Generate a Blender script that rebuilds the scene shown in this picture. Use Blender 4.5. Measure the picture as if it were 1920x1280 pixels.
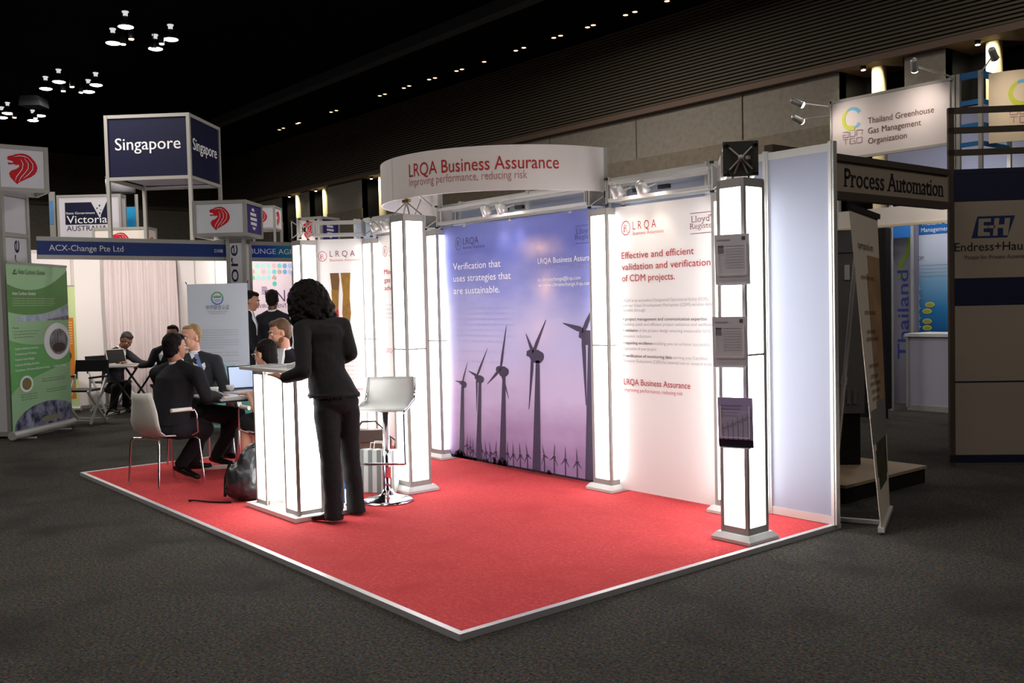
import bpy, math, random
from mathutils import Vector, Matrix
from math import sin, cos, pi, radians
for o in list(bpy.data.objects):
    bpy.data.objects.remove(o)
SC = bpy.context.scene
COL = SC.collection
RND = random.Random(7)

# ---------------------------------------------------------------- camera, world, light
cam_d = bpy.data.cameras.new('camera')
cam_d.sensor_width = 36.0
cam_d.lens = 33.766
cam_d.clip_end = 200
cam = bpy.data.objects.new('camera', cam_d)
COL.objects.link(cam)
YAW, PITCH, ROLL = 2.4571, -0.0399, -0.0232
_f = Vector((cos(PITCH)*cos(YAW), cos(PITCH)*sin(YAW), sin(PITCH)))
_r = Vector((sin(YAW), -cos(YAW), 0))
_u = _r.cross(_f)
RV = _r*cos(ROLL) + _u*sin(ROLL)
UV = -_r*sin(ROLL) + _u*cos(ROLL)
cm = Matrix((RV, UV, -_f)).transposed().to_4x4()
cm.translation = Vector((9.4733, -2.491, 1.5157))
cam.matrix_world = cm
SC.camera = cam

w = bpy.data.worlds.new('world')
w.use_nodes = True
w.node_tree.nodes['Background'].inputs[0].default_value = (0.75, 0.85, 1.0, 1)
w.node_tree.nodes['Background'].inputs[1].default_value = 0.002
SC.world = w
SC.view_settings.view_transform = 'Standard'
SC.view_settings.look = 'None'
SC.view_settings.exposure = 0.0
SC.view_settings.gamma = 1.0
SC.view_settings.use_curve_mapping = False

def lamp(kind, loc, energy, col=(1, 1, 1), aim=None, size=0.1, angle=60, blend=0.6, parent=None, sy=None):
    d = bpy.data.lights.new('lamp_light', kind)
    d.energy = energy
    d.color = col
    if kind == 'SPOT':
        d.spot_size = radians(angle); d.spot_blend = blend; d.shadow_soft_size = size
    elif kind == 'AREA':
        d.size = size
        if sy:
            d.shape = 'RECTANGLE'; d.size_y = sy
    else:
        d.shadow_soft_size = size
    o = bpy.data.objects.new('lamp_light', d)
    COL.objects.link(o)
    m = Matrix.Translation(Vector(loc))
    if aim is not None:
        q = (Vector(aim)-Vector(loc)).to_track_quat('-Z', 'Y')
        m = m @ q.to_matrix().to_4x4()
    if parent is not None:
        o.parent = parent
        m = WM[parent.name].inverted() @ m
    o.matrix_basis = m
    return o

# bodiless area lights added to fill the hall, standing in for unseen overhead lamps
for hx, hy, he in ((8, -4, 110), (3, -6, 120), (4.5, -1.0, 120), (-4, -5, 150), (12, 2, 130), (10, 8, 90), (-8, 1.5, 360), (-4.6, 9.2, 330), (-9, -3, 250), (3.5, 10.5, 75)):
    lamp('AREA', (hx, hy, 7.4), he, (1.0, 0.93, 0.84), aim=(hx, hy, 0), size=1.6)

# ---------------------------------------------------------------- materials
def lin(c):
    return tuple(((x/255)/12.92 if x <= 10 else (((x/255)+0.055)/1.055)**2.4) for x in c)

MATS = {}
def mat(name, c, rough=0.6, metal=0.0, emit=0.0, spec=0.3, alpha=1.0, noise=None, bump=None, trans=0.0):
    if name in MATS:
        return MATS[name]
    m = bpy.data.materials.new(name)
    m.use_nodes = True
    nt = m.node_tree
    b = nt.nodes['Principled BSDF']
    col = tuple(lin(c))+(1,)
    b.inputs['Base Color'].default_value = col
    b.inputs['Roughness'].default_value = rough
    b.inputs['Metallic'].default_value = metal
    b.inputs['Specular IOR Level'].default_value = spec
    b.inputs['Alpha'].default_value = alpha
    if trans:
        b.inputs['Transmission Weight'].default_value = trans
    if emit:
        b.inputs['Emission Color'].default_value = col
        b.inputs['Emission Strength'].default_value = emit
    if noise or bump:
        tc = nt.nodes.new('ShaderNodeTexCoord')
    if noise:                                   # (scale, amount, colour two)
        n = nt.nodes.new('ShaderNodeTexNoise')
        n.inputs['Scale'].default_value = noise[0]
        n.inputs['Detail'].default_value = 6
        nt.links.new(tc.outputs['Object'], n.inputs['Vector'])
        r = nt.nodes.new('ShaderNodeValToRGB')
        r.color_ramp.elements[0].position = 0.5-noise[1]
        r.color_ramp.elements[1].position = 0.5+noise[1]
        r.color_ramp.elements[0].color = col
        r.color_ramp.elements[1].color = tuple(lin(noise[2]))+(1,)
        nt.links.new(n.outputs['Fac'], r.inputs['Fac'])
        nt.links.new(r.outputs['Color'], b.inputs['Base Color'])
    if bump:
        n2 = nt.nodes.new('ShaderNodeTexNoise')
        n2.inputs['Scale'].default_value = bump[0]
        n2.inputs['Detail'].default_value = 4
        nt.links.new(tc.outputs['Object'], n2.inputs['Vector'])
        bp = nt.nodes.new('ShaderNodeBump')
        bp.inputs['Strength'].default_value = bump[1]
        bp.inputs['Distance'].default_value = 0.02
        nt.links.new(n2.outputs['Fac'], bp.inputs['Height'])
        nt.links.new(bp.outputs['Normal'], b.inputs['Normal'])
    MATS[name] = m
    return m

def ramp_mat(name, axis, stops, rough=0.6, cloud=None):
    """a printed graphic whose ink runs through several colours along one object axis"""
    m = bpy.data.materials.new(name)
    m.use_nodes = True
    nt = m.node_tree
    b = nt.nodes['Principled BSDF']
    b.inputs['Roughness'].default_value = rough
    b.inputs['Specular IOR Level'].default_value = 0.15
    tc = nt.nodes.new('ShaderNodeTexCoord')
    sp = nt.nodes.new('ShaderNodeSeparateXYZ')
    nt.links.new(tc.outputs['Object'], sp.inputs[0])
    lo, hi = stops[0][0], stops[-1][0]
    mr = nt.nodes.new('ShaderNodeMapRange')
    mr.inputs['From Min'].default_value = lo
    mr.inputs['From Max'].default_value = hi
    nt.links.new(sp.outputs[axis], mr.inputs['Value'])
    src = mr.outputs['Result']
    if cloud:
        n = nt.nodes.new('ShaderNodeTexNoise')
        n.inputs['Scale'].default_value = cloud[0]
        n.inputs['Detail'].default_value = 5
        mp = nt.nodes.new('ShaderNodeMapping')
        mp.inputs['Scale'].default_value = cloud[2]
        nt.links.new(tc.outputs['Object'], mp.inputs['Vector'])
        nt.links.new(mp.outputs['Vector'], n.inputs['Vector'])
        ma = nt.nodes.new('ShaderNodeMath'); ma.operation = 'MULTIPLY_ADD'
        ma.inputs[1].default_value = cloud[1]
        nt.links.new(n.outputs['Fac'], ma.inputs[0])
        nt.links.new(mr.outputs['Result'], ma.inputs[2])
        mb = nt.nodes.new('ShaderNodeMath'); mb.operation = 'SUBTRACT'
        mb.inputs[1].default_value = cloud[1]*0.5
        nt.links.new(ma.outputs[0], mb.inputs[0])
        src = mb.outputs[0]
    r = nt.nodes.new('ShaderNodeValToRGB')
    els = r.color_ramp.elements
    while len(els) < len(stops):
        els.new(0.5)
    for e, (p, c) in zip(els, stops):
        e.position = (p-lo)/(hi-lo)
    for e, (p, c) in zip(els, stops):
        e.color = tuple(lin(c))+(1,)
    nt.links.new(src, r.inputs['Fac'])
    nt.links.new(r.outputs['Color'], b.inputs['Base Color'])
    return m

ALU = mat('aluminium', (200, 200, 198), 0.4, 0.5)
ALU_D = mat('dull aluminium', (158, 156, 153), 0.5, 0.15)
CHROME = mat('chrome', (225, 225, 228), 0.12, 1.0)
STEEL = mat('dark steel', (52, 52, 54), 0.4, 0.7)
BLACK = mat('black plastic', (16, 16, 17), 0.5)
WHITE = mat('white laminate', (226, 226, 226), 0.5)
WHITE_P = mat('white plastic', (222, 222, 216), 0.35)
PAPER = mat('paper', (225, 226, 230), 0.8)
GREYPANEL = mat('grey display panel', (142, 148, 165), 0.55)
WPANEL = mat('white display panel', (216, 212, 214), 0.6)
BANNER = mat('white banner fabric', (226, 226, 226), 0.65)
RED_INK = mat('red ink', (178, 40, 44), 0.7)
PINK_INK = mat('pale red ink', (206, 128, 128), 0.7)
GREY_INK = mat('grey ink', (176, 176, 180), 0.7)
DGREY_INK = mat('dark grey ink', (98, 96, 100), 0.7)
BROWN_INK = mat('brown ink', (120, 62, 66), 0.7)
WHITE_INK = mat('white ink', (240, 240, 245), 0.7)
NAVY = mat('navy panel', (26, 38, 96), 0.55)
NAVY2 = mat('dark navy panel', (13, 16, 52), 0.5)
PURPLE = mat('purple panel', (52, 40, 128), 0.5)
LIONRED = mat('lion red', (205, 24, 38), 0.6)
CYAN = mat('cyan panel', (30, 150, 205), 0.5)
LIGHTBOX = mat('lit diffuser', (255, 253, 250), 0.5, emit=10.0)
SUIT = mat('black suiting', (33, 33, 38), 0.85, spec=0.15, bump=(25, 0.12))
SUIT_W = mat('black wool suiting', (38, 37, 39), 0.9, spec=0.12, bump=(14, 0.25))
SUIT_G = mat('charcoal suiting', (50, 52, 57), 0.85, spec=0.15, bump=(20, 0.15))
SKIN = mat('fair skin', (212, 160, 136), 0.55, spec=0.35)
SKIN_T = mat('tan skin', (170, 120, 98), 0.55, spec=0.35)
SKIN_D = mat('brown skin', (104, 68, 50), 0.5, spec=0.35)
SHIRT = mat('white shirt', (228, 230, 236), 0.8)
HAIR_B = mat('black hair', (20, 16, 15), 0.7, spec=0.12, bump=(60, 0.3))
HAIR_BR = mat('brown hair', (92, 68, 48), 0.6, bump=(70, 0.4))
HAIR_BL = mat('sandy hair', (150, 122, 84), 0.6, bump=(70, 0.4))
EYEW = mat('eye white', (230, 228, 224), 0.3)
IRIS = mat('dark iris', (40, 30, 26), 0.2)
LEATHER = mat('black leather', (18, 17, 17), 0.3)

# ---------------------------------------------------------------- object helpers
WM = {}
def _link(o, parent):
    COL.objects.link(o)
    if parent is not None:
        o.parent = parent

def thing(name, label, cat, loc=(0, 0, 0), rz=0.0, group=None):
    o = bpy.data.objects.new(name, None)
    o.empty_display_size = 0.1
    COL.objects.link(o)
    o.location = loc
    o.rotation_euler = (0, 0, rz)
    WM[o.name] = Matrix.Translation(Vector(loc)) @ Matrix.Rotation(rz, 4, 'Z')
    tag(o, label, cat, group)
    return o

def tag(o, label=None, cat=None, group=None, kind=None):
    if label: o['label'] = label
    if cat: o['category'] = cat
    if group: o['group'] = group
    if kind: o['kind'] = kind
    return o

def finish(me, name, mats, parent=None, loc=None, smooth=False):
    """mesh given in world space -> object; loc sets the origin of a thing that is one mesh"""
    for m in (mats if isinstance(mats, (list, tuple)) else [mats]):
        me.materials.append(m)
    o = bpy.data.objects.new(name, me)
    _link(o, parent)
    if parent is not None:
        M = WM[parent.name]
        me.transform(M.inverted())
        WM[o.name] = M
    elif loc is not None:
        me.transform(Matrix.Translation(-Vector(loc)))
        o.location = loc
        WM[o.name] = Matrix.Translation(Vector(loc))
    else:
        WM[o.name] = Matrix.Identity(4)
    if smooth:
        me.polygons.foreach_set('use_smooth', [True]*len(me.polygons))
    return o

class MB:
    def __init__(s, M=None):
        s.v, s.f, s.m, s.sm = [], [], [], []
        s.M = M                                  # local -> world
    def add(s, vs, fs, mi=0, smooth=False):
        b = len(s.v)
        s.v += [Vector(v) for v in vs]
        for f in fs:
            s.f.append([b+i for i in f]); s.m.append(mi); s.sm.append(smooth)
        return s
    def box(s, x0, x1, y0, y1, z0, z1, mi=0):
        return s.add([(x0, y0, z0), (x1, y0, z0), (x1, y1, z0), (x0, y1, z0), (x0, y0, z1), (x1, y0, z1), (x1, y1, z1), (x0, y1, z1)],
                     [(3, 2, 1, 0), (4, 5, 6, 7), (0, 1, 5, 4), (1, 2, 6, 5), (2, 3, 7, 6), (3, 0, 4, 7)], mi)
    def cbox(s, c, sz, mi=0):
        return s.box(c[0]-sz[0]/2, c[0]+sz[0]/2, c[1]-sz[1]/2, c[1]+sz[1]/2, c[2]-sz[2]/2, c[2]+sz[2]/2, mi)
    def bar(s, p, q, w, h, mi=0, up=(0, 0, 1)):
        p, q, up = Vector(p), Vector(q), Vector(up)
        d = (q-p).normalized()
        if abs(d.dot(up)) > 0.95:
            up = Vector((1, 0, 0))
        a = d.cross(up).normalized()*w/2
        b = a.cross(d).normalized()*h/2
        vs = [p-a-b, p+a-b, p+a+b, p-a+b, q-a-b, q+a-b, q+a+b, q-a+b]
        return s.add(vs, [(0, 1, 2, 3), (7, 6, 5, 4), (4, 5, 1, 0), (5, 6, 2, 1), (6, 7, 3, 2), (7, 4, 0, 3)], mi)
    def tube(s, pts, r, n=8, mi=0):
        pts = [Vector(p) for p in pts]
        rs = r if isinstance(r, (list, tuple)) else [r]*len(pts)
        ref = None
        vs, fs = [], []
        for i, p in enumerate(pts):
            d = (pts[min(i+1, len(pts)-1)]-pts[max(i-1, 0)]).normalized()
            if ref is None:
                t = Vector((0, 0, 1)) if abs(d.z) < 0.9 else Vector((1, 0, 0))
                a = d.cross(t).normalized()
            else:
                a = (ref - d*ref.dot(d)).normalized()
            ref = a
            b = d.cross(a)
            for k in range(n):
                t = 2*pi*k/n
                vs.append(p+(a*cos(t)+b*sin(t))*rs[i])
        for i in range(len(pts)-1):
            for k in range(n):
                k2 = (k+1) % n
                fs.append((i*n+k, i*n+k2, (i+1)*n+k2, (i+1)*n+k))
        s.add(vs, fs, mi, True)
        s.add(vs[:n], [tuple(range(n))[::-1]], mi)
        return s.add(vs[-n:], [tuple(range(n))], mi)
    def lathe(s, prof, c=(0, 0, 0), n=24, mi=0, axis=(0, 0, 1), smooth=True):
        ax = Vector(axis).normalized()
        t = Vector((0, 0, 1)) if abs(ax.z) < 0.9 else Vector((1, 0, 0))
        a = ax.cross(t).normalized(); b = ax.cross(a)
        c = Vector(c)
        vs, fs = [], []
        for r, z in prof:
            for k in range(n):
                an = 2*pi*k/n
                vs.append(c+ax*z+(a*cos(an)+b*sin(an))*max(r, 1e-4))
        for i in range(len(prof)-1):
            for k in range(n):
                k2 = (k+1) % n
                fs.append((i*n+k, i*n+k2, (i+1)*n+k2, (i+1)*n+k))
        fs.append(tuple(range(n))[::-1])
        fs.append(tuple((len(prof)-1)*n+k for k in range(n)))
        return s.add(vs, fs, mi, smooth)
    def prism(s, poly, off, mi=0):
        poly = [Vector(p) for p in poly]; off = Vector(off); n = len(poly)
        vs = poly+[p+off for p in poly]
        fs = [tuple(range(n))[::-1], tuple(range(n, 2*n))]+[(i, (i+1) % n, n+(i+1) % n, n+i) for i in range(n)]
        return s.add(vs, fs, mi)
    def poly(s, pts, mi=0):
        return s.add(pts, [tuple(range(len(pts)))], mi)
    def disc(s, fn, cu, cv, ru, rv, mi=0, n=24, a0=0, a1=360, inner=0.0):
        A = [radians(a0+(a1-a0)*k/n) for k in range(n+1)]
        if inner <= 0:
            pts = [fn(cu+ru*cos(a), cv+rv*sin(a)) for a in (A[:-1] if a1-a0 >= 360 else A)]
            return s.poly(pts, mi)
        vs = [fn(cu+ru*cos(a), cv+rv*sin(a)) for a in A]+[fn(cu+ru*inner*cos(a), cv+rv*inner*sin(a)) for a in A]
        return s.add(vs, [(k, k+1, n+2+k, n+1+k) for k in range(n)], mi)
    def rect(s, fn, u0, v0, u1, v1, mi=0):
        return s.poly([fn(u0, v0), fn(u1, v0), fn(u1, v1), fn(u0, v1)], mi)
    def shape(s, fn, pts, mi=0):
        return s.poly([fn(u, v) for u, v in pts], mi)
    def text(s, fn, st, u, v, cap, width=None, mi=0, bold=0.0, align='l', rot=0, serif=False):
        if bold > 0:                                   # heavier strokes: the same letters printed twice, a hair apart
            d_ = bold*cap*1.1
            def lift(a, b):
                p = fn(a, b)
                n = (fn(a+0.001, b)-p).cross(fn(a, b+0.001)-p)
                return p+n.normalized()*0.0006
            s.text(lift, st, u+(d_ if not rot else 0), v+(d_ if rot else 0), cap, width, mi, 0.0, align, rot, serif)
        vs, fs, w0 = glyphs(st, min(bold, 0.0))
        if serif:
            vs, fs = list(vs), list(fs)
            seen = {}
            for f in fs:
                for i in range(len(f)):
                    k = tuple(sorted((f[i], f[(i+1) % len(f)])))
                    seen[k] = seen.get(k, 0)+1
            for (a, b), c in seen.items():
                (xa, ya), (xb, yb) = vs[a], vs[b]
                if c == 1 and abs(ya-yb) < 0.004 and 0.05 < abs(xa-xb) < 0.17:
                    top = ya > 0.3
                    x0, x1 = min(xa, xb)-(0.085), max(xa, xb)+(0.085 if not top or ya > 0.65 else 0.0)
                    y0, y1 = (ya-0.035, ya) if top else (ya, ya+0.035)
                    n = len(vs); vs += [(x0, y0), (x1, y0), (x1, y1), (x0, y1)]; fs.append((n, n+1, n+2, n+3))
        sy = cap/0.682
        sx = width/w0 if width else sy
        o = {'l': 0, 'c': -w0*sx/2, 'r': -w0*sx}[align]
        if rot:
            q = [fn(u - y*sy, v + x*sx + o) for x, y in vs]
        else:
            q = [fn(u+o+x*sx, v+y*sy) for x, y in vs]
        return s.add(q, fs, mi)
    def build(s, name, mats, parent=None, loc=None, smooth=None):
        me = bpy.data.meshes.new(name)
        vs = [s.M @ v for v in s.v] if s.M is not None else s.v
        me.from_pydata([tuple(v) for v in vs], [], s.f)
        me.polygons.foreach_set('material_index', s.m)
        me.polygons.foreach_set('use_smooth', s.sm if smooth is None else [smooth]*len(s.f))
        me.update()
        return finish(me, name, mats, parent, loc)

GL = {}
def glyphs(st, bold=0.0):
    k = (st, bold)
    if k not in GL:
        c = bpy.data.curves.new('t', 'FONT')
        c.body = st; c.size = 1.0; c.offset = bold; c.resolution_u = 3
        o = bpy.data.objects.new('t', c)
        COL.objects.link(o)
        dg = bpy.context.evaluated_depsgraph_get()
        me = bpy.data.meshes.new_from_object(o.evaluated_get(dg))
        vs = [(v.co.x, v.co.y) for v in me.vertices]
        fs = [tuple(p.vertices) for p in me.polygons]
        x0 = min(v[0] for v in vs); x1 = max(v[0] for v in vs)
        GL[k] = ([(x-x0, y) for x, y in vs], fs, x1-x0)
        bpy.data.objects.remove(o); bpy.data.curves.remove(c); bpy.data.meshes.remove(me)
    return GL[k]

def plane(o, x, y=(0, 0, 1), off=0.0):
    """(u, v) on a sheet through o; off lifts the ink off its face"""
    o, x, y = Vector(o), Vector(x).normalized(), Vector(y).normalized()
    n = x.cross(y)
    return lambda u, v: o+x*u+y*v+n*off

def copy_tree(root, loc, rz, label=None, group=None):
    r = root.copy(); COL.objects.link(r)
    r.location = loc; r.rotation_euler = (0, 0, rz)
    if label: r['label'] = label
    if group: r['group'] = group
    for ch in list(root.children):
        c = ch.copy(); COL.objects.link(c); c.parent = r
        for g in list(ch.children):
            d = g.copy(); COL.objects.link(d); d.parent = c
    return r

def blob(name, prims, voxel, mats, parent=None, loc=None, smooth=4, disp=0.0, dscale=0.08, paint=None):
    """grow one continuous skin over overlapping volumes given in world space"""
    vs, fs = [], []
    def rings(rr, n):
        b0 = len(vs)
        cs = [(cos(2*pi*i/n), sin(2*pi*i/n)) for i in range(n)]
        for c, a, b in rr:
            vs.extend(c+a*x+b*y for x, y in cs)
        flip = (rr[-1][0]-rr[0][0]).dot(rr[len(rr)//2][1].cross(rr[len(rr)//2][2])) < 0
        q = []
        for k in range(len(rr)-1):
            for i in range(n):
                j = (i+1) % n
                q.append((b0+k*n+i, b0+k*n+j, b0+(k+1)*n+j, b0+(k+1)*n+i))
        q.append(tuple(range(b0+n-1, b0-1, -1))); e0 = b0+(len(rr)-1)*n; q.append(tuple(range(e0, e0+n)))
        fs.extend(f[::-1] for f in q) if flip else fs.extend(q)
    for p in prims:
        k = p[0]
        if k == 'e':                                   # centre, (rx, ry, rz), 3x3 axes or None
            _, c, r, ax = p
            ax = ax if ax is not None else Matrix.Identity(3)
            X, Y, Z = ax.col[0]*r[0], ax.col[1]*r[1], ax.col[2]*r[2]
            small = max(r) < 0.05
            N = 7 if small else 12
            rings([(Vector(c)+Z*sin(radians(-84+168*i/N)), X*cos(radians(-84+168*i/N)), Y*cos(radians(-84+168*i/N))) for i in range(N+1)], 10 if small else 20)
        elif k == 'c':                                 # p0, r0, p1, r1, flat axis, flat scale
            p0, r0, p1, r1 = Vector(p[1]), p[2], Vector(p[3]), p[4]
            fa = Vector(p[5]).normalized() if len(p) > 5 else None
            fs_ = p[6] if len(p) > 6 else 1
            d = (p1-p0); L = max(d.length, 1e-5); d = d/L
            t = Vector((0, 0, 1)) if abs(d.z) < 0.9 else Vector((1, 0, 0))
            if fa is not None:
                b = (fa-d*fa.dot(d)).normalized(); a_ = b.cross(d)
            else:
                a_ = d.cross(t).normalized(); b = d.cross(a_); fs_ = 1
            rr = [(p0+d*r0*sin(radians(a)), a_*r0*cos(radians(a)), b*(r0*cos(radians(a))*fs_)) for a in (-80, -50, -25, 0)]
            rr += [(p1+d*r1*sin(radians(a)), a_*r1*cos(radians(a)), b*(r1*cos(radians(a))*fs_)) for a in (0, 25, 50, 80)]
            rings(rr, 18)
        else:                                          # 'l': rings of (centre, vecA, vecB)
            rings([(Vector(c), Vector(a), Vector(b)) for c, a, b in p[1]], 24)
    me = bpy.data.meshes.new('tmp')
    me.from_pydata([tuple(v) for v in vs], [], fs)
    me.update()
    o = bpy.data.objects.new('tmp', me)
    COL.objects.link(o)
    m = o.modifiers.new('r', 'REMESH'); m.mode = 'VOXEL'; m.voxel_size = voxel
    if smooth:
        m = o.modifiers.new('s', 'SMOOTH'); m.iterations = smooth; m.factor = 0.5
    if disp:
        tx = bpy.data.textures.new('fold', 'CLOUDS'); tx.noise_scale = dscale; tx.noise_depth = 2
        m = o.modifiers.new('d', 'DISPLACE'); m.texture = tx; m.strength = disp; m.texture_coords = 'GLOBAL'
    dg = bpy.context.evaluated_depsgraph_get()
    out = bpy.data.meshes.new_from_object(o.evaluated_get(dg))
    bpy.data.objects.remove(o); bpy.data.meshes.remove(me)
    out.name = name
    out.materials.clear()
    if paint:
        mi = [paint(p.center) for p in out.polygons]
        out.polygons.foreach_set('material_index', mi)
    return finish(out, name, mats, parent, loc, smooth=True)

# ---------------------------------------------------------------- the hall
def struct(mb, name, mats):
    return tag(mb.build(name, mats), kind='structure')

def carpet_mat(name, base, specks, scale):
    m = bpy.data.materials.new(name); m.use_nodes = True
    nt = m.node_tree; b = nt.nodes['Principled BSDF']
    b.inputs['Roughness'].default_value = 0.95; b.inputs['Specular IOR Level'].default_value = 0.05
    tc = nt.nodes.new('ShaderNodeTexCoord')
    prev = None
    for i, (c, lo, hi, sc) in enumerate(specks):
        n = nt.nodes.new('ShaderNodeTexNoise'); n.inputs['Scale'].default_value = sc; n.inputs['Detail'].default_value = 3
        mp = nt.nodes.new('ShaderNodeMapping'); mp.inputs['Location'].default_value = (i*13.7, i*5.1, 0)
        nt.links.new(tc.outputs['Object'], mp.inputs['Vector']); nt.links.new(mp.outputs['Vector'], n.inputs['Vector'])
        mr = nt.nodes.new('ShaderNodeMapRange'); mr.inputs['From Min'].default_value = lo; mr.inputs['From Max'].default_value = hi
        nt.links.new(n.outputs['Fac'], mr.inputs['Value'])
        mx = nt.nodes.new('ShaderNodeMix'); mx.data_type = 'RGBA'
        nt.links.new(mr.outputs['Result'], mx.inputs['Factor'])
        if prev is None:
            mx.inputs['A'].default_value = tuple(lin(base))+(1,)
        else:
            nt.links.new(prev, mx.inputs['A'])
        mx.inputs['B'].default_value = tuple(lin(c))+(1,)
        prev = mx.outputs['Result']
    nt.links.new(prev, b.inputs['Base Color'])
    n = nt.nodes.new('ShaderNodeTexNoise'); n.inputs['Scale'].default_value = scale; n.inputs['Detail'].default_value = 3
    nt.links.new(tc.outputs['Object'], n.inputs['Vector'])
    bp = nt.nodes.new('ShaderNodeBump'); bp.inputs['Strength'].default_value = 0.22; bp.inputs['Distance'].default_value = 0.01
    nt.links.new(n.outputs['Fac'], bp.inputs['Height']); nt.links.new(bp.outputs['Normal'], b.inputs['Normal'])
    return m

HALL_CARPET = carpet_mat('hall carpet', (54, 53, 50),
    [((92, 90, 80), 0.5, 0.74, 75), ((112, 66, 54), 0.54, 0.76, 44), ((72, 90, 58), 0.54, 0.76, 50), ((58, 62, 98), 0.54, 0.76, 40), ((24, 24, 27), 0.52, 0.72, 60), ((40, 40, 38), 0.5, 0.8, 1.6)], 160)
CONCRETE = mat('concrete panel', (150, 142, 131), 0.85, noise=(9, 0.25, (130, 122, 112)), bump=(30, 0.2))
SLAT = mat('dark slat', (92, 83, 70), 0.7)
LEDGE = mat('brown ledge', (112, 92, 80), 0.7)
DARKVOID = mat('black recess', (12, 10, 9), 0.9)
CREAM = mat('cream pillar', (236, 222, 178), 0.6)
CEIL = mat('black ceiling', (14, 14, 17), 0.95, spec=0.05)

struct(MB().box(-31, 20, -12, 15.2, -0.2, 0.0), 'floor', HALL_CARPET)
struct(MB().box(-31.5, 20, -12, 15.5, 7.8, 8.0), 'ceiling', CEIL)
struct(MB().box(-31, 20, 10.15, 10.45, 7.55, 7.8), 'trim_ceiling_beam', mat('grey beam', (70, 70, 74), 0.9))
NICHES = [(-24.3, -22.8), (-22.1, -20.8), (-18.4, -16.9), (-0.74, 0.52), (1.31, 2.95)]
wb = MB()
x0 = -31
for a, b in NICHES+[(20, 20)]:
    wb.box(x0, a, 14.0, 14.2, 0, 5.74)
    x0 = b
wb.box(-31, 20, 14.9, 15.1, 0, 5.8, 1)
for a, b in NICHES:
    wb.box(a-0.02, a, 14.0, 14.9, 0, 5.74, 1); wb.box(b, b+0.02, 14.0, 14.9, 0, 5.74, 1)
wb.box(-31, 20, 13.82, 15.1, 5.74, 5.86, 2)
for q in range(-30, 20, 3):                            # joints between the wall's panels
    if not any(a-0.1 < q < b+0.1 for a, b in NICHES):
        wb.box(q-0.008, q+0.008, 13.968, 14.0, 0, 5.74, 3)
x0 = -31
for a, b in NICHES+[(20, 20)]:
    wb.box(x0, a, 13.97, 14.0, 0, 4.78, 3)
    x0 = b
CONC2 = mat('lower concrete panel', (134, 123, 108), 0.85, noise=(9, 0.25, (114, 105, 93)), bump=(30, 0.2))
struct(wb, 'wall_back', [CONCRETE, DARKVOID, LEDGE, CONC2])
sl = MB()
for k in range(27):
    z = 5.875+k*0.071
    sl.box(-31, 20, 13.84, 13.92, z, z+0.042)
sl.box(-31, 20, 13.92, 14.9, 5.86, 7.8, 1)
struct(sl, 'trim_back_slats', [SLAT, DARKVOID])
wl = MB().box(-31.2, -31, -12, 15.2, 0, 5.74)
wl.box(-31.2, -30.85, -12, 13.84, 5.74, 5.86, 1)
struct(wl, 'wall_left', [CONCRETE, LEDGE])
sl = MB()
for k in range(27):
    z = 5.875+k*0.071
    sl.box(-30.95, -30.87, -12, 13.84, z, z+0.042)
sl.box(-31.2, -30.95, -12, 13.9, 5.86, 7.8, 1)
struct(sl, 'trim_left_slats', [SLAT, DARKVOID])

# lit pillars standing in the wall's dark niches, each under its own little spotlight
PIL = [(-23.55, 'first lit pillar from the far corner of the hall'), (-21.46, 'lit pillar nearest to it'), (-17.65, ''), (-0.13, ''), (1.97, '')]
PLAB = ['small bright spotlight above the lit niche pillar nearest the hall corner',
        'small bright spotlight above the second lit niche pillar from the hall corner',
        'small bright spotlight above the lit pillar beside the curved white fascia',
        'small bright spotlight above the lit pillar over the greenhouse gas sign',
        'small bright spotlight above the lit pillar behind the sign corner, biggest of them']
for i, (px_, _) in enumerate(PIL):
    pm = MB()
    pm.lathe([(0.13, 0), (0.13, 5.74)], (px_, 14.32, 0), 20)
    struct(pm, 'trim_pillar_%d' % (i+1), CREAM)
    t = thing('pillar_spotlight', PLAB[i], 'spotlight', (px_-0.12, 13.98, 5.74), 0)
    MB().lathe([(0.05, 0), (0.055, -0.05), (0.045, -0.07)], (px_-0.12, 13.98, 5.74), 14).build('housing', STEEL, t)
    MB().lathe([(0.04, -0.069), (0.035, -0.078)], (px_-0.12, 13.98, 5.74), 14).build('lens', mat('lit lens', (255, 250, 238), 0.3, emit=14), t)
    lamp('SPOT', (px_-0.08, 13.9, 5.66), 46, (1.0, 0.90, 0.66), aim=(px_, 14.3, 5.0), size=0.03, angle=150, blend=0.5, parent=t)

# ---------------------------------------------------------------- ceiling lamps
PEND_ON = mat('lit pendant glass', (255, 252, 250), 0.3, emit=9)
def pendant(x, y, z, label, group):
    t = thing('pendant_lamp', label, 'ceiling lamp', (x, y, z), 0, group)
    m = MB(Matrix.Translation((x, y, z)))
    m.lathe([(0.155, 0.0), (0.15, 0.03), (0.10, 0.12), (0.06, 0.19), (0.05, 0.2)], (0, 0, 0), 24)
    m.build('reflector', BLACK, t)
    MB(Matrix.Translation((x, y, z))).lathe([(0.148, -0.004), (0.146, -0.012), (0.1, -0.03)], (0, 0, 0), 24).build('lens', PEND_ON, t)
    MB(Matrix.Translation((x, y, z))).lathe([(0.045, 0.2), (0.045, 0.27), (0.065, 0.28), (0.065, 0.3), (0.02, 0.31)], (0, 0, 0), 16).build('cap', mat('lamp cap with added glow', (230, 230, 235), 0.4, emit=0.8), t)  # the cap's faint emission stands in for lamp light spilling onto it
    MB(Matrix.Translation((x, y, z))).tube([(0, 0, 0.3), (0, 0, 7.8-z)], 0.006, 6).build('cable', BLACK, t)
    return t
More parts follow.
